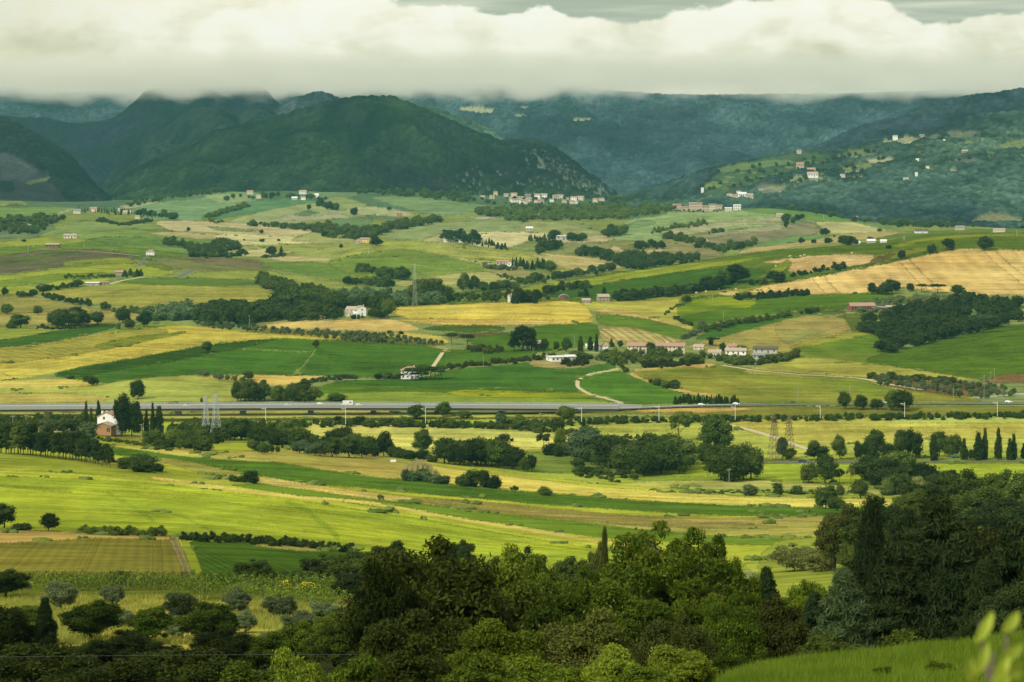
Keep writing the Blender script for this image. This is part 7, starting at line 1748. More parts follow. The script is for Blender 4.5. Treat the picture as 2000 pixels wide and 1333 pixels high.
# --- vehicles
MC = {'white': mat_plain('white_car_paint', (.8, .8, .78), .3), 'silver': mat_plain('silver_car_paint', (.55, .56, .57), .3), 'dark': mat_plain('dark_blue_car_paint', (.03, .06, .08), .3), 'teal': mat_plain('green_blue_car_paint', (.05, .16, .15), .3)}
def vehicle(loc, rz, paint, label, kind='car'):
    e = empty('parked_car' if kind == 'parked' else ('camper_van' if kind == 'van' else 'car'), tuple(loc), rz, label, 'camper van' if kind == 'van' else 'car')
    if kind == 'van':
        L_, Wd = 6.8, 2.2
        prof = [(-3.4, .45), (3.3, .45), (3.4, .9), (3.3, 1.35), (2.6, 1.5), (2.1, 2.3), (2.7, 2.75), (2.5, 3.05), (-3.3, 3.05), (-3.4, 2.9)]
    else:
        L_, Wd = 4.2, 1.7
        prof = [(-2.1, .3), (2.1, .3), (2.15, .65), (1.95, .85), (1.1, .95), (.45, 1.42), (-1.0, 1.45), (-1.75, 1.0), (-2.1, .92)]
    pts = [(x, -Wd / 2, z) for x, z in prof] + [(x, Wd / 2, z) for x, z in prof]; n_ = len(prof)
    if kind != 'van':
        for j in (5, 6): pts[j] = (pts[j][0], -Wd / 2 + .2, pts[j][2]); pts[j + n_] = (pts[j + n_][0], Wd / 2 - .2, pts[j + n_][2])
    m = MB(); m.add(pts, [tuple(range(n_)), tuple(range(2 * n_ - 1, n_ - 1, -1))] + [(i, n_ + i, n_ + (i + 1) % n_, (i + 1) % n_) for i in range(n_)]); m.build('body', MC[paint], e)
    for s in (-1, 1):
        m = MB()
        if kind == 'van': m.box(-2.6, -1.4, s * 1.1 - .03, s * 1.1 + .03, 1.9, 2.5)
        else:
            y = s * (Wd / 2 - .06); m.add(np.array([(-1.45, y + s * .02, 1.0), (.9, y + s * .02, 1.0), (.38, y - s * .1, 1.36), (-.95, y - s * .1, 1.38)]), np.array([(0, 1, 2, 3)]))
        m.build('window', M_GLASS, e)
        for x in ((-1.9, 2.0) if kind == 'van' else (-1.3, 1.3)):
            wl = MB(); wl.tube([(x, s * (Wd / 2 - .2), .34), (x, s * (Wd / 2 - .19), .34), (x, s * (Wd / 2 + .02), .34), (x, s * (Wd / 2 + .03), .34)], [.01, .34, .34, .01], 12); w_ = wl.build('wheel', M_TYRE, e)
        m = MB(); x = 3.35 if kind == 'van' else 2.1; m.box(x, x + .06, s * .6 - .15, s * .6 + .15, .6, .78); m.build('headlight', M_LAMP, e)
    m = MB()
    if kind == 'van': m.add(np.array([(2.62, -.9, 1.52), (2.62, .9, 1.52), (2.14, .9, 2.28), (2.14, -.9, 2.28)]) + np.array([.03, 0, .02]), np.array([(0, 1, 2, 3)]))
    else: m.add(np.array([(1.08, -.7, .98), (1.08, .7, .98), (.5, .6, 1.4), (.5, -.6, 1.4)]) + np.array([.03, 0, .02]), np.array([(0, 1, 2, 3)]))
    m.build('windscreen', M_GLASS, e)
    return e
vehicle(deck_pt(677, 3.4), math.pi, 'white', 'white camper van driving on the viaduct', 'van')
vehicle(deck_pt(560, 3), 0, 'silver', 'silver car on the viaduct left of the camper van'); vehicle(deck_pt(623, 9), 0, 'white', 'white car just left of the camper van on the viaduct'); vehicle(deck_pt(700, 3), 0, 'white', 'white car just behind the camper van on the viaduct'); vehicle(deck_pt(362, 3), 0, 'silver', 'silver car on the viaduct left of the grey pylons')
def road_pt(u):
    X = RV[:, 2]; uu = 1000 + F * X[:, 0] / X[:, 1]; return Vector([np.interp(u, uu, X[:, i]) for i in range(3)])
vehicle(road_pt(1370), 0, 'white', 'white car at the start of the road past the viaduct'); vehicle(road_pt(1438), 0, 'white', 'white car behind the small dark firs'); vehicle(road_pt(1728), 0, 'silver', 'silver car by the large roadside trees'); vehicle(road_pt(1970), 0, 'white', 'white car near the right edge of the road')
p = G.pt(1567, 903.4); vehicle(p + Vector((0, 0, .15)), .1, 'dark', 'dark car on the narrow road beside the brown pylons')
p = G.pt(1866, 895); vehicle(p + Vector((0, 0, .1)), .3, 'teal', 'green-blue car parked behind the roadside cypresses', 'parked')
p = G.pt(122, 839); vehicle(p + Vector((0, 0, .1)), .3, 'white', 'white car parked in front of the dark trees left of the gabled house', 'parked')
# ------------------------------------------------------------------ foreground trees, each a thing with trunk and crown
BT = {}
def env_hi(kind, R, nl):
    L = []
    if kind in ('cypress', 'conifer', 'cedar', 'umbrella'):
        base = envelope('conifer' if kind == 'cedar' else kind, R, nl)
        return base
    cz, rz_, rr, lr = {'oak': (.50, .49, .5, .105), 'round': (.48, .50, .5, .10), 'tall': (.52, .47, .5, .10), 'bush': (.44, .52, .5, .12), 'olive': (.44, .50, .5, .11), 'open': (.62, .37, .5, .085)}[kind]
    # three or four big masses, each studded with small clumps
    masses = [(np.array([R.uniform(-.18, .18), R.uniform(-.18, .18), cz + R.uniform(-.12, .14)]), R.uniform(.24, .36)) for _ in range(5)] + [(np.array([0, 0, cz - .05]), .38)]
    for i in range(nl):
        c0, r0 = masses[R.integers(len(masses))]
        d = R.normal(0, 1, 3); d /= np.linalg.norm(d)
        if d[2] < -.5: d[2] *= -.6
        r = lr * R.uniform(.6, 1.45)
        c = c0 + d * np.array([r0, r0, r0 * rz_ / .45]) * R.uniform(.65, 1.02)
        q = np.hypot(c[0], c[1]); 
        if q > rr - r * .7: c[:2] *= (rr - r * .7) / q
        c[2] = min(max(c[2], r * .6), 1 - r * .5)
        L.append((c, np.array([r, r, r * .75])))
    if kind != 'open':
        for c0, r0 in masses: L.append((c0, np.array([r0, r0, r0]) * .62))
    return L
def big_mesh(kind, leaf, seed, nl, nleaf, ls, asp, spread=.8):
    k = (kind, leaf, seed)
    if k in BT: return BT[k]
    R = np.random.default_rng(seed * 17 + 5)
    L = env_hi(kind, R, nl)
    Vs, T3, Q4, ti = [], [], [], []; off = 0
    if kind != 'open':
        iv, jf = ico1()
        for c, r in L:
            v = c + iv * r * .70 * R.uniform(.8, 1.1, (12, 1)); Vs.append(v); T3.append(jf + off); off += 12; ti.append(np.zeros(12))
    w = np.array([max(r[0], .03) ** 2 for c, r in L]); w /= w.sum(); pick = R.choice(len(L), nleaf, p=w)
    Cn = np.array([c for c, r in L]); Rn = np.array([r for c, r in L])
    d = R.normal(0, 1, (nleaf, 3)); d[:, 2] += .35; d /= np.linalg.norm(d, axis=1)[:, None]
    rad = R.uniform(.55, 1.12, (nleaf, 1)) + (R.random((nleaf, 1)) < .08) * R.uniform(0, .35, (nleaf, 1))
    c = Cn[pick] + d * Rn[pick] * rad
    v, f = leaves_np(c, d, ls, R, asp, spread)
    Vs.append(v); Q4.append(f + off)
    lt = R.random(len(L))[pick] * .4 + R.random(nleaf) * .35 + np.clip(rad[:, 0] - .9, 0, .3) * 1.0  # outermost leaves tinted lighter: lit tips painted into the crown
    ti.append(np.repeat(lt, 4))
    me = mesh_np('crown', np.concatenate(Vs), ([np.concatenate(T3)] if T3 else []) + [np.concatenate(Q4)], [ML[leaf]], False, {'tint': np.concatenate(ti)})
    tk = {'open': 'sparse', 'cedar': 'conifer'}.get(kind, kind)
    tv, tf = trunk_np(tk, seed, True)
    tm = mesh_np('trunk', tv, tf, [M_BARK], True)
    BT[k] = (me, tm)
    return BT[k]
BN = {'oak': ('oak_tree', 'tree'), 'round': ('broadleaf_tree', 'tree'), 'tall': ('broadleaf_tree', 'tree'), 'open': ('broadleaf_tree', 'tree'), 'bush': ('shrub', 'shrub'), 'olive': ('olive_tree', 'olive tree'), 'cypress': ('cypress_tree', 'cypress'), 'conifer': ('conifer_tree', 'conifer'), 'cedar': ('cedar_tree', 'cedar')}
def big(kind, leaf, u, D, w, vtop, label, seed=0, vbase=None, res=1.0, group=None):
    sp = {'oak': (90, 42000, .0135, 1.2), 'round': (90, 42000, .0135, 1.2), 'tall': (90, 42000, .013, 1.2), 'open': (70, 26000, .013, 1.2), 'bush': (60, 26000, .019, 1.5), 'olive': (60, 20000, .017, 1.8), 'cypress': (120, 34000, .013, 2.2), 'conifer': (190, 36000, .016, 2.2), 'cedar': (150, 34000, .017, 2.6)}[kind]
    me, tm = big_mesh(kind, leaf, seed, sp[0], int(sp[1] * res), sp[2] / res ** .5, sp[3])
    p = G.at(u, D) if vbase is None else G.pt(u, vbase)
    k = p.y / F; ztop = CZ - (vtop - HZ) * k; h = (ztop - p.z + .2) * 1.06
    e = empty(BN[kind][0], (p.x, p.y, p.z - .2), random.uniform(0, 6.28), label, BN[kind][1], group)
    w *= 1.12; e.scale = (w * k, w * k, h)
    t = bpy.data.objects.new('trunk', tm); C.objects.link(t); t.parent = e
    c = bpy.data.objects.new('crown', me); C.objects.link(c); c.parent = e
    return e

# --- right-hand wood in the middle distance
for i, (u, D, w, vt, kd, lf, lab) in enumerate([
 (1772, 680, 100, 962, 'oak', 'broad', 'leftmost rounded tree of the right-hand wood'), (1836, 700, 150, 938, 'round', 'broad', 'broad domed tree in the right-hand wood'), (1905, 720, 120, 912, 'round', 'broad', 'tall domed tree topping the right-hand wood'),
 (1890, 620, 170, 962, 'oak', 'broad', 'wide tree filling the middle of the right-hand wood'), (1968, 700, 120, 918, 'oak', 'broad', 'rounded tree high at the right edge'), (1975, 600, 150, 975, 'round', 'dark', 'dark tree at the right edge of the right-hand wood'), (2060, 660, 160, 940, 'oak', 'broad', 'tree beyond the right edge'), (1830, 600, 130, 1000, 'oak', 'dark', 'dark lower tree of the right-hand wood'),
 (1682, 500, 120, 990, 'oak', 'broad', 'dark green tree right of the pale brown tree'), (1742, 520, 110, 984, 'round', 'dark', 'darker tree behind the tall cypress'), (1800, 480, 120, 1010, 'oak', 'dark', 'dark tree behind the tall conifers'), (1870, 450, 150, 1030, 'round', 'broad', 'broadleaf tree behind the rusty tree'), (1632, 500, 92, 998, 'round', 'brown', 'pale brownish tree at the field edge'),
 (1550, 520, 84, 1062, 'bush', 'beige', 'left pale feathery shrub at the field edge'), (1606, 510, 80, 1066, 'bush', 'beige', 'right pale feathery shrub at the field edge'), (1668, 470, 70, 1060, 'bush', 'broad', 'green shrub between pale shrubs and cypress'),
 (500, 398, 82, 1092, 'round', 'dark', 'rounded dark tree left of the yellow-flowered bushes'), (585, 398, 70, 1110, 'bush', 'dark', 'low dark tree behind the yellow-flowered bushes'), (440, 398, 70, 1126, 'bush', 'dark', 'dark shrub below the green plot'), (640, 420, 100, 1084, 'oak', 'dark', 'dark tree right of the green plot'), (700, 410, 120, 1078, 'round', 'broad', 'green tree left of the large dark tree'), (765, 430, 96, 1066, 'oak', 'dark', 'tree behind the top of the large dark tree'),
 (866, 470, 54, 1053, 'round', 'dark', 'left round treetop above the foreground wood'), (904, 470, 52, 1054, 'round', 'dark', 'right round treetop above the foreground wood'), (700, 350, 120, 1120, 'round', 'dark', 'dark tree beside the bare earth patch'), (1030, 360, 100, 1072, 'oak', 'dark', 'dark oak top in the middle of the foreground wood'), (980, 370, 60, 1084, 'round', 'dark', 'small dark top left of the dark oak'), (1168, 380, 46, 1070, 'round', 'brown', 'brownish tree behind the small spire'), (1110, 380, 90, 1088, 'oak', 'broad', 'tree right of the dark oak top'),
 (10, 345, 90, 1110, 'oak', 'dark', 'dark tree on the left edge beside the vines')]):
    big(kd, lf, u, D, w, vt, lab, seed=i % 3, res=.62)
# --- olive grove
for i, (u, vb, w, vt, kd, lf, lab) in enumerate([
 (118, 1192, 66, 1134, 'olive', 'olive', 'large grey olive at the upper left of the grove'), (220, 1182, 42, 1142, 'olive', 'olive', 'small olive below the brown-gold field'), (352, 1214, 60, 1148, 'olive', 'olive', 'tall olive in front of the vines'), (466, 1200, 54, 1150, 'olive', 'olive', 'olive with dark trunk among the vines'), (548, 1206, 60, 1164, 'olive', 'olive', 'wide olive right of the grove centre'), (636, 1218, 58, 1172, 'olive', 'olive', 'rightmost grey olive near the bare earth'),
 (480, 1236, 44, 1196, 'olive', 'olive', 'small pale olive in the middle of the grove'), (590, 1240, 70, 1194, 'olive', 'olive', 'pale olive low at the right of the grove'), (176, 1252, 104, 1172, 'round', 'broad', 'dense dark round tree in the grove'), (290, 1258, 84, 1184, 'olive', 'broad', 'bushy green tree in the middle of the grove'), (408, 1268, 112, 1178, 'round', 'broad', 'largest dark round tree of the grove'), (60, 1215, 60, 1180, 'bush', 'broad', 'low shrub on the left grove slope'), (60, 1262, 90, 1196, 'round', 'broad', 'dark tree at the left of the grove'), (345, 1246, 54, 1206, 'olive', 'olive', 'small olive between the two dark round trees'), (655, 1256, 80, 1196, 'round', 'broad', 'green tree at the right end of the grove'), (240, 1226, 46, 1190, 'olive', 'olive', 'small olive right of the dense dark tree'), (700, 1230, 70, 1180, 'olive', 'olive', 'olive beside the large dark tree'), (540, 1270, 66, 1226, 'olive', 'olive', 'pale olive above the bottom wood')]):
    lf = 'fore' if lf == 'broad' else lf
    big(kd, lf, u, 300, w * 1.14, vt - 4, lab, seed=i % 3, vbase=vb, res=.8)
# --- the dark wood along the bottom and the big trees
FT = [
 ('round', 'foredark', 0, 215, 130, 1172, 'dark tree rising at the lower left corner'), ('conifer', 'foredark', 88, 215, 56, 1206, 'dark pointed tree near the lower left corner'), ('round', 'foredark', 150, 225, 120, 1262, 'dark tree under the dense round grove tree'), ('oak', 'foredark', 245, 225, 120, 1258, 'dark tree below the bushy green one'), ('round', 'foredark', 335, 220, 120, 1264, 'third dark tree of the bottom row'), ('oak', 'foredark', 425, 220, 110, 1256, 'fourth dark tree of the bottom row'),
 ('oak', 'fore', 505, 220, 110, 1246, 'greener tree of the bottom row'), ('round', 'fore', 585, 230, 100, 1238, 'green tree below the pale olive'), ('oak', 'fore', 655, 225, 120, 1212, 'green tree left of the large dark tree trunk'),
 ('oak', 'foredark', 40, 150, 230, 1288, 'broad dark tree filling the lower left'), ('round', 'foredark', 200, 145, 220, 1296, 'broad dark tree, second from the lower left'), ('oak', 'foredark', 350, 148, 210, 1292, 'broad dark tree, third from the lower left'), ('round', 'fore', 500, 140, 200, 1300, 'dull green tree at the bottom'), ('bush', 'lime', 588, 105, 130, 1262, 'bright yellow-green shrub at the bottom left of centre'), ('bush', 'fore', 690, 110, 170, 1272, 'green shrub right of the bright shrub'),
 ('oak', 'foredark', 850, 132, 330, 1062, 'very large dark tree left of centre'), ('open', 'foredark', 756, 128, 160, 1110, 'open-branched dark side of the very large tree'), ('round', 'foredark', 800, 118, 260, 1190, 'dark tree under the very large one'),
 ('round', 'lime', 962, 190, 170, 1084, 'bright yellow-green tree in the middle of the wood'), ('oak', 'lime', 905, 210, 120, 1096, 'yellow-green tree top behind the very large tree'), ('oak', 'fore', 1075, 200, 140, 1108, 'green tree right of the bright yellow-green one'), ('round', 'fore', 1150, 190, 120, 1104, 'green tree below the small spire'), ('cypress', 'brown', 1181, 250, 26, 1056, 'small rusty spire of a cypress above the wood'),
 ('open', 'fore', 1290, 160, 250, 1034, 'tall open-crowned tree right of centre'), ('oak', 'fore', 1300, 165, 230, 1060, 'dense green tree right of centre'), ('round', 'fore', 1390, 170, 120, 1078, 'green tree at the right shoulder of the wood'), ('open', 'fore', 1386, 165, 120, 1066, 'sprig-topped tree at the right shoulder'), ('round', 'fore', 1232, 170, 110, 1082, 'green tree left of the tall open-crowned one'),
 ('oak', 'foredark', 985, 140, 250, 1150, 'dark olive-green tree in the wood centre'), ('round', 'fore', 1100, 130, 240, 1158, 'broad green tree in front of the centre'), ('oak', 'fore', 1235, 130, 240, 1150, 'broad green tree below the tall open-crowned one'), ('round', 'foredark', 1372, 135, 210, 1128, 'broad dark tree on the right of the wood'), ('oak', 'brown', 1150, 112, 230, 1215, 'rusty-tinged tree low in the centre'), ('oak', 'brown', 1325, 108, 170, 1208, 'rusty-tinged tree low right of centre'), ('oak', 'fore', 960, 112, 220, 1220, 'green tree low left of centre'),
 ('conifer', 'foredark', 1497, 185, 84, 1124, 'dark spruce behind the grass slope'), ('round', 'fore', 1560, 240, 110, 1150, 'green tree filling the gap left of the tall cypress'), ('oak', 'fore', 1625, 250, 100, 1160, 'second green tree in the gap left of the tall cypress'), ('round', 'fore', 1440, 175, 100, 1106, 'green tree left of the dark spruce'), ('oak', 'foredark', 1432, 125, 130, 1170, 'dark tree left of the grass slope'), ('round', 'brown', 1508, 132, 126, 1172, 'olive-brown rounded tree at the grass slope'), ('oak', 'fore', 1575, 170, 110, 1136, 'green tree right of the dark spruce'), ('cedar', 'cedar', 1648, 148, 150, 1128, 'feathery blue-green cedar behind the grass slope'), ('cedar', 'cedar', 1590, 150, 100, 1170, 'smaller feathery cedar left of the big cedar'),
 ('cypress', 'foredark', 1702, 195, 82, 1004, 'tall dark cypress on the right'), ('conifer', 'foredark', 1772, 205, 112, 1016, 'dark pointed conifer right of the tall cypress'), ('conifer', 'foredark', 1832, 190, 196, 990, 'largest dark conifer on the right'), ('round', 'brown', 1908, 215, 170, 1016, 'rusty rounded tree right of the largest conifer'), ('conifer', 'foredark', 1748, 170, 170, 1080, 'dark spreading conifer right of the tall cypress'), ('conifer', 'foredark', 1880, 168, 180, 1060, 'dark conifer between the largest one and the right edge'), ('cedar', 'cfore', 1925, 158, 130, 1110, 'dark cedar near the right edge'), ('conifer', 'foredark', 1990, 175, 200, 1036, 'dark conifer cut by the right edge'), ('oak', 'cfore', 1960, 150, 150, 1150, 'dark tree at the right edge of the slope'), ('conifer', 'foredark', 1672, 175, 100, 1110, 'dark conifer right of the big cedar'), ('oak', 'foredark', 2080, 170, 180, 1040, 'dark tree beyond the right edge'),
 ('bush', 'lime', 1330, 88, 150, 1256, 'light-tipped shrub at the bottom right of centre'), ('bush', 'lime', 1205, 92, 130, 1262, 'light-tipped shrub at the bottom centre'), ('bush', 'fore', 1080, 95, 180, 1282, 'green shrub at the bottom centre'), ('bush', 'fore', 1430, 92, 110, 1278, 'green shrub at the left end of the grass slope'), ('bush', 'foredark', 940, 98, 190, 1280, 'dark shrub at the bottom centre'), ('bush', 'foredark', 820, 100, 200, 1262, 'dark shrub below the very large tree'), ('bush', 'fore', 1260, 82, 130, 1292, 'small green shrub between the light-tipped ones'),
 ('bush', 'fore', 1720, 66, 56, 1300, 'weedy bush in the grass, left one'), ('bush', 'foredark', 1838, 66, 76, 1288, 'weedy bush in the grass, right one')]
for i, (kd, lf, u, D, w, vt, lab) in enumerate(FT):
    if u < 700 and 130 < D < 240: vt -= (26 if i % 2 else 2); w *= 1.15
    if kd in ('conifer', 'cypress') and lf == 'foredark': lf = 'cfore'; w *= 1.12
    if lf == 'foredark' and u <= 900: lf = 'deep'  # lower-left trees get a still darker leaf, shade included in the colour
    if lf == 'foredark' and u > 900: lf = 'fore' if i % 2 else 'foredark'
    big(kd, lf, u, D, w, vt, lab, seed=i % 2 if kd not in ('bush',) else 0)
# undergrowth between the trunks
def undergrowth():
    R = np.random.default_rng(3); Vs, T, Qd, tt = [], [], [], []; off = 0
    proto = [crown_np('bush', 900 + i, 14, 1500, .034, 1.3) for i in range(3)]
    n_ = 0
    while n_ < 210:
        D = R.uniform(92, 250); u = R.uniform(-80, 2080)
        if D < 122 and u > 1380: continue
        if D > 210 and 0 < u < 660: continue
        n_ += 1
        v_, t3, q4, ti = proto[R.integers(3)]; p = G.at(u, D); hh = R.uniform(1.6, 3.2); ww = hh * R.uniform(1.1, 1.6); a = R.uniform(0, 6.28); ca, sa = math.cos(a), math.sin(a)
        Vs.append(np.stack([(v_[:, 0] * ca - v_[:, 1] * sa) * ww + p.x, (v_[:, 0] * sa + v_[:, 1] * ca) * ww + p.y, v_[:, 2] * hh + p.z - .2], 1)); T.append(t3 + off); Qd.append(q4 + off); off += len(v_); tt.append(ti)
    tag(obj('undergrowth', mesh_np('undergrowth', np.concatenate(Vs), [np.concatenate(T), np.concatenate(Qd)], [ML['foredark']], False, {'tint': np.concatenate(tt)})), 'dark undergrowth between the foreground trunks', 'undergrowth', None, 'stuff')
undergrowth()
# vine rows
def vine_row(u0, u1, v0, v1, i, lab):
    R = np.random.default_rng(40 + i); Vs, Q4, tt = [], [], []; off = 0
    a, b = G.pt(u0, v0), G.pt(u1, v1); L_ = (b - a).length; n_ = int(L_ * 62)
    t = R.random(n_); x = a.x + (b.x - a.x) * t; y = a.y + (b.y - a.y) * t
    z = np.interp(t, np.linspace(0, 1, 24), [G.at_xy(a.x + (b.x - a.x) * s, a.y + (b.y - a.y) * s).z for s in np.linspace(0, 1, 24)])
    bump = .75 + .5 * np.abs(np.sin(t * L_ * 2.2 + R.uniform(0, 6)))
    c = np.stack([x + R.normal(0, .12, n_), y + R.normal(0, .28, n_), z + .35 + R.random(n_) ** .8 * 1.55 * bump], 1)
    d = R.normal(0, 1, (n_, 3)); d[:, 2] += .4
    v, f = leaves_np(c, d, .16, R, 1.1)
    org = a.copy(); e = empty('vine_row', tuple(org), 0, lab, 'vine row', 'vine rows of the small vineyard')
    oo = np.array(org)
    obj('foliage', mesh_np('foliage', v - oo, f, [ML['vine']], False, {'tint': np.repeat(R.random(n_), 4)}), e)
    m = MB()
    for s in np.arange(0, 1.001, 5.0 / L_):
        q = a + (b - a) * float(s); zz = G.at_xy(q.x, q.y).z; m.bar((q.x - org.x, q.y - org.y, zz - org.z - .3), (q.x - org.x, q.y - org.y, zz - org.z + 1.75), .05)
    m.build('stakes', M_BARKP, e)
ML['vine'] = mat_leaf('vine_foliage', (.085, .140, .018), (.200, .270, .035), .3)
vr = [(40, 700, 1145, 1147), (40, 720, 1150, 1152), (60, 730, 1156, 1158), (110, 735, 1162, 1165), (330, 680, 1168, 1173), (440, 680, 1174, 1180), (520, 690, 1180, 1188)]
for i, (u0, u1, v0, v1) in enumerate(vr):
    vine_row(u0, u1, v0, v1, i, '%s vine row counted from the fields towards the olives' % ordn(i))
# yellow flowers
def flowers(u, vb, w, h, lab, seed):
    R = np.random.default_rng(seed); p = G.pt(u, vb); k = p.y / F; e = empty('flowering_bush', tuple(p), 0, lab, 'bush')
    v_, t3, q4, ti = crown_np('bush', 70 + seed, 12, 2600, .05, 1.2)
    sc = np.array([w * k, w * k, h * k])
    obj('foliage', mesh_np('foliage', v_ * sc, [t3, q4], [ML['broad']], False, {'tint': ti}), e)
    n_ = 420; d = R.normal(0, 1, (n_, 3)); d[:, 2] = abs(d[:, 2]) + .2; d /= np.linalg.norm(d, axis=1)[:, None]
    cl = R.normal(0, .25, (n_, 3)) * .4
    c = (np.array([0, 0, .45]) + (d + cl * 0) * np.array([.5, .5, .55])) * sc
    v, f = leaves_np(c, d, .10, R, 1.0)
    obj('blossom', mesh_np('blossom', v, f, [ML['flower']], False, {'tint': np.repeat(R.random(n_), 4)}), e)
flowers(560, 1158, 26, 24, 'left bush with yellow blossom by the vines', 1); flowers(598, 1158, 44, 20, 'right bush with yellow blossom by the vines', 2)
# dry reeds on the bank
def reeds():
    R = np.random.default_rng(8); n_ = 700; V, Fc = [], []
    c0 = G.pt(815, 930); k = c0.y / F
    for i in range(n_):
        u = R.normal(0, 14); x = u * k; y = R.normal(0, 2); h = R.uniform(2.5, 6.5) * (1.1 - abs(u) / 50); a = R.normal(.12, .18); w = .12
        b = len(V); V += [(x - w, y, -.3), (x + w, y, -.3), (x + a * h + w * 3, y, h), (x + a * h - w * 3, y, h * .96)]; Fc.append((b, b + 1, b + 2, b + 3))
    me = mesh_np('reeds', np.array(V), np.array(Fc), [ML['reed']], False, {'tint': R.random(len(V))})
    tag(obj('reeds', me, None, c0), 'dry golden reeds leaning on the bank', 'reeds', None, 'stuff')
reeds()
# grass
def grass(name, lab, pts_fn, n_, h0, h1, w, leaf, seed):
    R = np.random.default_rng(seed); P_ = pts_fn(R, n_)
    n_ = len(P_); h = R.uniform(h0, h1, n_); a = R.uniform(0, 6.28, n_); ln = R.normal(0, .35, (n_, 2)) * h[:, None]
    dx = np.cos(a) * w; dy = np.sin(a) * w
    V = np.stack([np.stack([P_[:, 0] - dx, P_[:, 1] - dy, P_[:, 2] - .03], 1), np.stack([P_[:, 0] + dx, P_[:, 1] + dy, P_[:, 2] - .03], 1), np.stack([P_[:, 0] + ln[:, 0], P_[:, 1] + ln[:, 1], P_[:, 2] + h], 1)], 1).reshape(-1, 3)
    me = mesh_np(name, V, np.arange(3 * n_).reshape(-1, 3), [leaf], False, {'tint': np.repeat(np.clip(R.random(n_) * .5 + .28 + fbm(P_[:, 0] / 1.6, P_[:, 1] / 3.5, 8) * .7, 0, 1), 3)})
    tag(obj(name, me), lab, 'grass', None, 'stuff')
ML['grass'] = mat_leaf('grass_blades', (.070, .120, .010), (.150, .215, .022), .35)
ML['drygrass'] = mat_leaf('dry_grass', (.30, .33, .06), (.50, .50, .12), .3)
def zs(u, D):
    """vectorised ground height"""
    ju = np.interp(u, G.U, np.arange(len(G.U))); kd = np.interp(D, G.D, np.arange(len(G.D)))
    j = np.clip(ju.astype(int), 0, len(G.U) - 2); k = np.clip(kd.astype(int), 0, len(G.D) - 2); f = ju - j; g = kd - k
    v = (G.V[k, j] * (1 - f) + G.V[k, j + 1] * f) * (1 - g) + (G.V[k + 1, j] * (1 - f) + G.V[k + 1, j + 1] * f) * g
    return CZ - (v - HZ) * D / F
def pr(R, n_):
    D = R.uniform(58, 100, n_); u = R.uniform(1400, 2120, n_); cl = R.random(n_) < .5 + .9 * fbm((u - 1000) / F * D / 2.0, D / 3.0, 5)
    D = D[cl]; u = u[cl]; return np.stack([(u - 1000) / F * D, D, zs(u, D)], 1)
grass('grass', 'fresh green grass on the slope at the lower right', pr, 150000, .12, .5, .018, ML['grass'], 1)
def pw(R, n_):
    q = pr(R, n_); c = fbm(q[:, 0] / 1.1, q[:, 1] / 2.5, 19) > .18; return q[c]
grass('weeds', 'taller weeds and seed heads standing in the slope grass', pw, 2500, .4, .8, .01, ML['grass'], 4)
def pd(R, n_):
    D = R.uniform(262, 350, n_); u = R.uniform(-30, 720, n_); cl = R.random(n_) < .35 + 1.2 * fbm((u - 1000) / F * D / 7.0, D / 12.0, 6); D = D[cl]; u = u[cl]
    return np.stack([(u - 1000) / F * D, D, zs(u, D)], 1)
grass('dry_grass', 'tall dry grass between the olives', pd, 90000, .2, .8, .06, ML['drygrass'], 2)
# the blurred plant right in front of the camera
def near_plant():
    base = Vector((.62, 2.85, CZ - 2.0)); e = empty('young_plant', tuple(base), 0, 'out-of-focus young plant with pale green leaves at the lower right corner', 'plant')
    mt = mat_leaf('pale_young_leaf', (.40, .52, .07), (.56, .66, .14), .45)
    k = 2.85 / F
    def P3(u, v, dy=0): return Vector(((u - 1000) * k, 2.85 + dy, CZ - (v - HZ) * k)) - base
    stems = [[(0, 0, 0), P3(1960, 1420), P3(1925, 1300), P3(1912, 1215)], [(0.02, .05, 0), P3(2010, 1440, .08), P3(1990, 1330, .08), P3(1996, 1240, .08)], [(0, .03, 0), P3(1960, 1430, .04), P3(1952, 1330, .05), P3(1960, 1290, .05)]]
    for st in stems:
        m = MB(); m.tube([tuple(q) for q in st], [.006, .0045, .003, .0015], 6); m.build('stem', M_BARKP, e)
    lv = [(1905, 1255, 1930, 1188, 15, 0), (1922, 1232, 1938, 1196, 11, .02), (1900, 1310, 1915, 1240, 14, -.02), (1903, 1345, 1896, 1285, 12, .03), (1935, 1340, 1962, 1272, 15, 0), (1955, 1330, 1985, 1290, 14, .05), (1985, 1262, 2008, 1212, 16, .08), (1978, 1320, 2015, 1275, 18, .08), (1950, 1368, 1975, 1322, 18, .04), (1925, 1380, 1945, 1330, 15, .02), (1990, 1370, 2020, 1318, 20, .1), (1880, 1375, 1902, 1325, 12, 0)]
    for (u0, v0, u1, v1, w, dy) in lv:
        a = P3(u0, v0, dy); b = P3(u1, v1, dy - .02); n_ = 9; V, Fc = [], []
        ax = (b - a); sd = Vector((ax.z, 0, -ax.x)).normalized() * w * .75 * k; up = Vector((0, -1, 0))
        for i in range(n_):
            t = i / (n_ - 1); wd = math.sin(math.pi * min(1, t * .92 + .04)) ** .8
            c = a + ax * t + up * .006 * math.sin(math.pi * t)
            V += [tuple(c - sd * wd + up * .004), tuple(c), tuple(c + sd * wd + up * .004)]
        for i in range(n_ - 1):
            for j in range(2): q = i * 3 + j; Fc.append((q, q + 1, q + 4, q + 3))
        o = obj('leaf', mesh_np('leaf', np.array(V), np.array(Fc), [mt], True, {'tint': np.full(len(V), random.random())}), e)
near_plant()
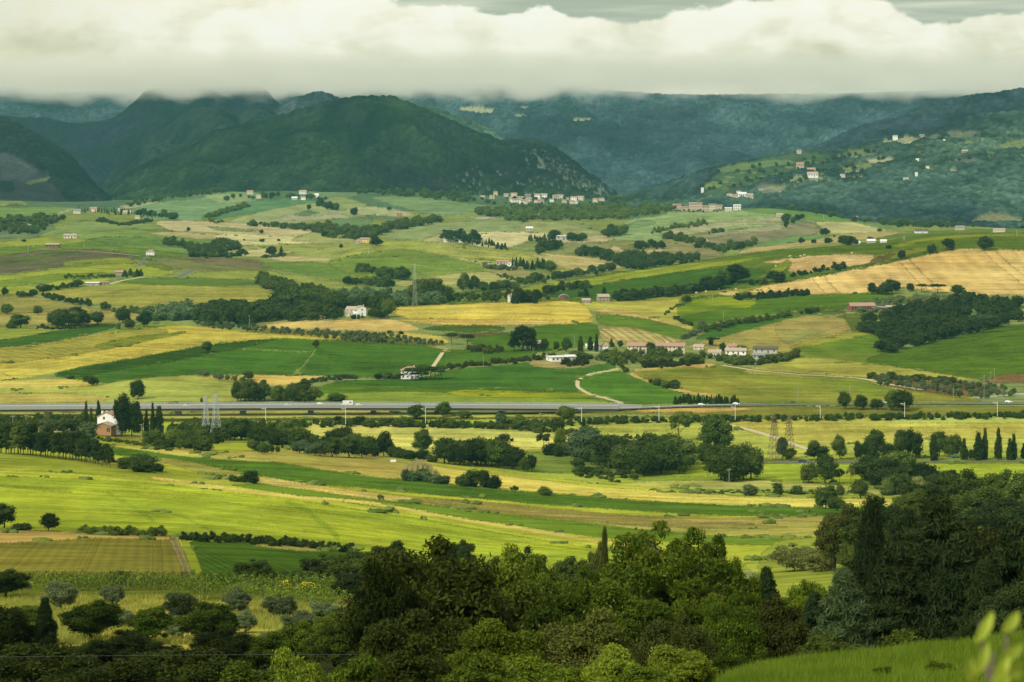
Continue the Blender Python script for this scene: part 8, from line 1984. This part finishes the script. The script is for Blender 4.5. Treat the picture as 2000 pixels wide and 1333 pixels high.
# thin cable low across the left
def cable():
    R = 30; D = 118.0; V = []
    pts = []
    for i in range(R + 1):
        t = i / R; u = -200 + 1100 * t; v = 1284 - 8 * t + 3 * (2 * t - 1) ** 2
        pts.append(((u - 1000) / F * D, D, CZ - (v - HZ) * D / F))
    m = MB(); m.tube(pts, [.0055] * len(pts), 4)
    tag(m.build('cable', M_CONC2), 'thin overhead cable crossing the dark trees at the lower left', 'cable')
cable()

def margins(name, leaf, n_, h0, h1, lab, seed):
    """rough growth on the field margins"""
    R = np.random.default_rng(seed); polys = P.outl; ln = np.array([np.hypot(*np.diff(q, axis=0).T).sum() for q in polys]); pk = R.choice(len(polys), n_ * 6, p=ln / ln.sum())
    iv, jf = ico1(); Vs, T, tt = [], [], []; off = 0; c = 0
    for q in pk:
        if c >= n_: break
        po = polys[q]; u, v = along_np(po, R.random()); u += R.normal(0, 1.2); v += R.normal(0, .5)
        if not (-40 < u < 2040 and 420 < v < 1100): continue
        if vnoise(u / 60.0, v / 12.0, seed) < .02: continue
        p = G.pt(u, v); c += 1
        h = R.uniform(h0, h1) * (1 + p.y / 4000); w = h * R.uniform(1.0, 2.6)
        for j in range(3):
            o_ = np.array([R.normal(0, w * .8), R.normal(0, w * .8), 0]); z = np.array([w * R.uniform(.5, 1), w * R.uniform(.5, 1), h * R.uniform(.5, 1)])
            Vs.append(iv * z * R.uniform(.7, 1.25, (12, 1)) + np.array(p) + o_ + np.array([0, 0, h * .2])); T.append(jf + off); off += 12; tt.append(np.full(12, R.random()))
    me = mesh_np(name, np.concatenate(Vs), np.concatenate(T), [ML[leaf]], False, {'tint': np.concatenate(tt)})
    tag(obj(name, me), lab, 'undergrowth', None, 'stuff')
margins('field_margin_scrub', 'broad', 750, .4, 1.2, 'low scrub scattered along the field margins', 3)
# ------------------------------------------------------------------ the air
def haze():
    x0, x1, y0, y1, z0, z1 = -6500, 6500, -120, 10000, -260, 640
    v = [(x, y, z) for z in (z0, z1) for y in (y0, y1) for x in (x0, x1)]
    f = [(0, 2, 3, 1), (4, 5, 7, 6), (0, 1, 5, 4), (2, 6, 7, 3), (0, 4, 6, 2), (1, 3, 7, 5)]
    mt = mat_new('air')
    n, m, mix, ss, lk = NT(mt.node_tree)
    pv = n('ShaderNodeVolumePrincipled', {'Color': (.24, .74, .82, 1), 'Density': SIG, 'Anisotropy': 0.0})
    o = n('ShaderNodeOutputMaterial'); lk.new(pv.outputs[0], o.inputs['Volume'])
    me = mesh_np('haze', np.array(v, float), np.array(f), [mt])
    h = obj('haze', me); h['kind'] = 'stuff'
haze()
def cloud_base():  # cloud base round the peaks, a volume set inside the haze
    m_ = MB(); m_.box(-3700, 3700, 6850, 8900, 296, 520)
    mt = mat_new('cloud_base')
    n, m, mix, ss, lk = NT(mt.node_tree)
    pos = n('ShaderNodeNewGeometry').outputs['Position']
    x, y, z = n('ShaderNodeSeparateXYZ', {0: pos}).outputs
    def nz(sx, sy, sz, det):
        mp = n('ShaderNodeMapping', {'Vector': pos, 'Scale': (sx, sy, sz)})
        return n('ShaderNodeTexNoise', {'Vector': mp.outputs[0], 'Scale': 1.0, 'Detail': det, 'Roughness': .5}).outputs[0]
    big = nz(.0016, .0008, .002, 2.0); sm = nz(.0075, .003, .011, 3.0)
    tilt = m('MULTIPLY', ss(-300.0, -1500.0, x), 16.0)            # the bank hangs lower at the left
    zb = m('ADD', 371.0, m('MULTIPLY', m('SUBTRACT', big, .5), -120.0))
    zb = m('SUBTRACT', m('ADD', zb, m('MULTIPLY', m('SUBTRACT', sm, .5), -140.0)), tilt)
    lo = m('DIVIDE', m('SUBTRACT', z, m('SUBTRACT', zb, 14.0)), 50.0, None, True)
    up = m('SUBTRACT', 1.0, m('DIVIDE', m('SUBTRACT', z, m('ADD', 388.0, m('MULTIPLY', m('SUBTRACT', sm, .5), 90.0))), 70.0, None, True), None, True)
    d = m('MULTIPLY', m('MULTIPLY', lo, up), .0042)
    pv = n('ShaderNodeVolumePrincipled', {'Color': (1.0, .975, .87, 1), 'Density': d, 'Anisotropy': 0.0})
    o = n('ShaderNodeOutputMaterial'); lk.new(pv.outputs[0], o.inputs['Volume'])
    h = m_.build('cloud_base', mt); h['kind'] = 'stuff'; h['label'] = 'low cloud base hanging on the mountain tops'
cloud_base()
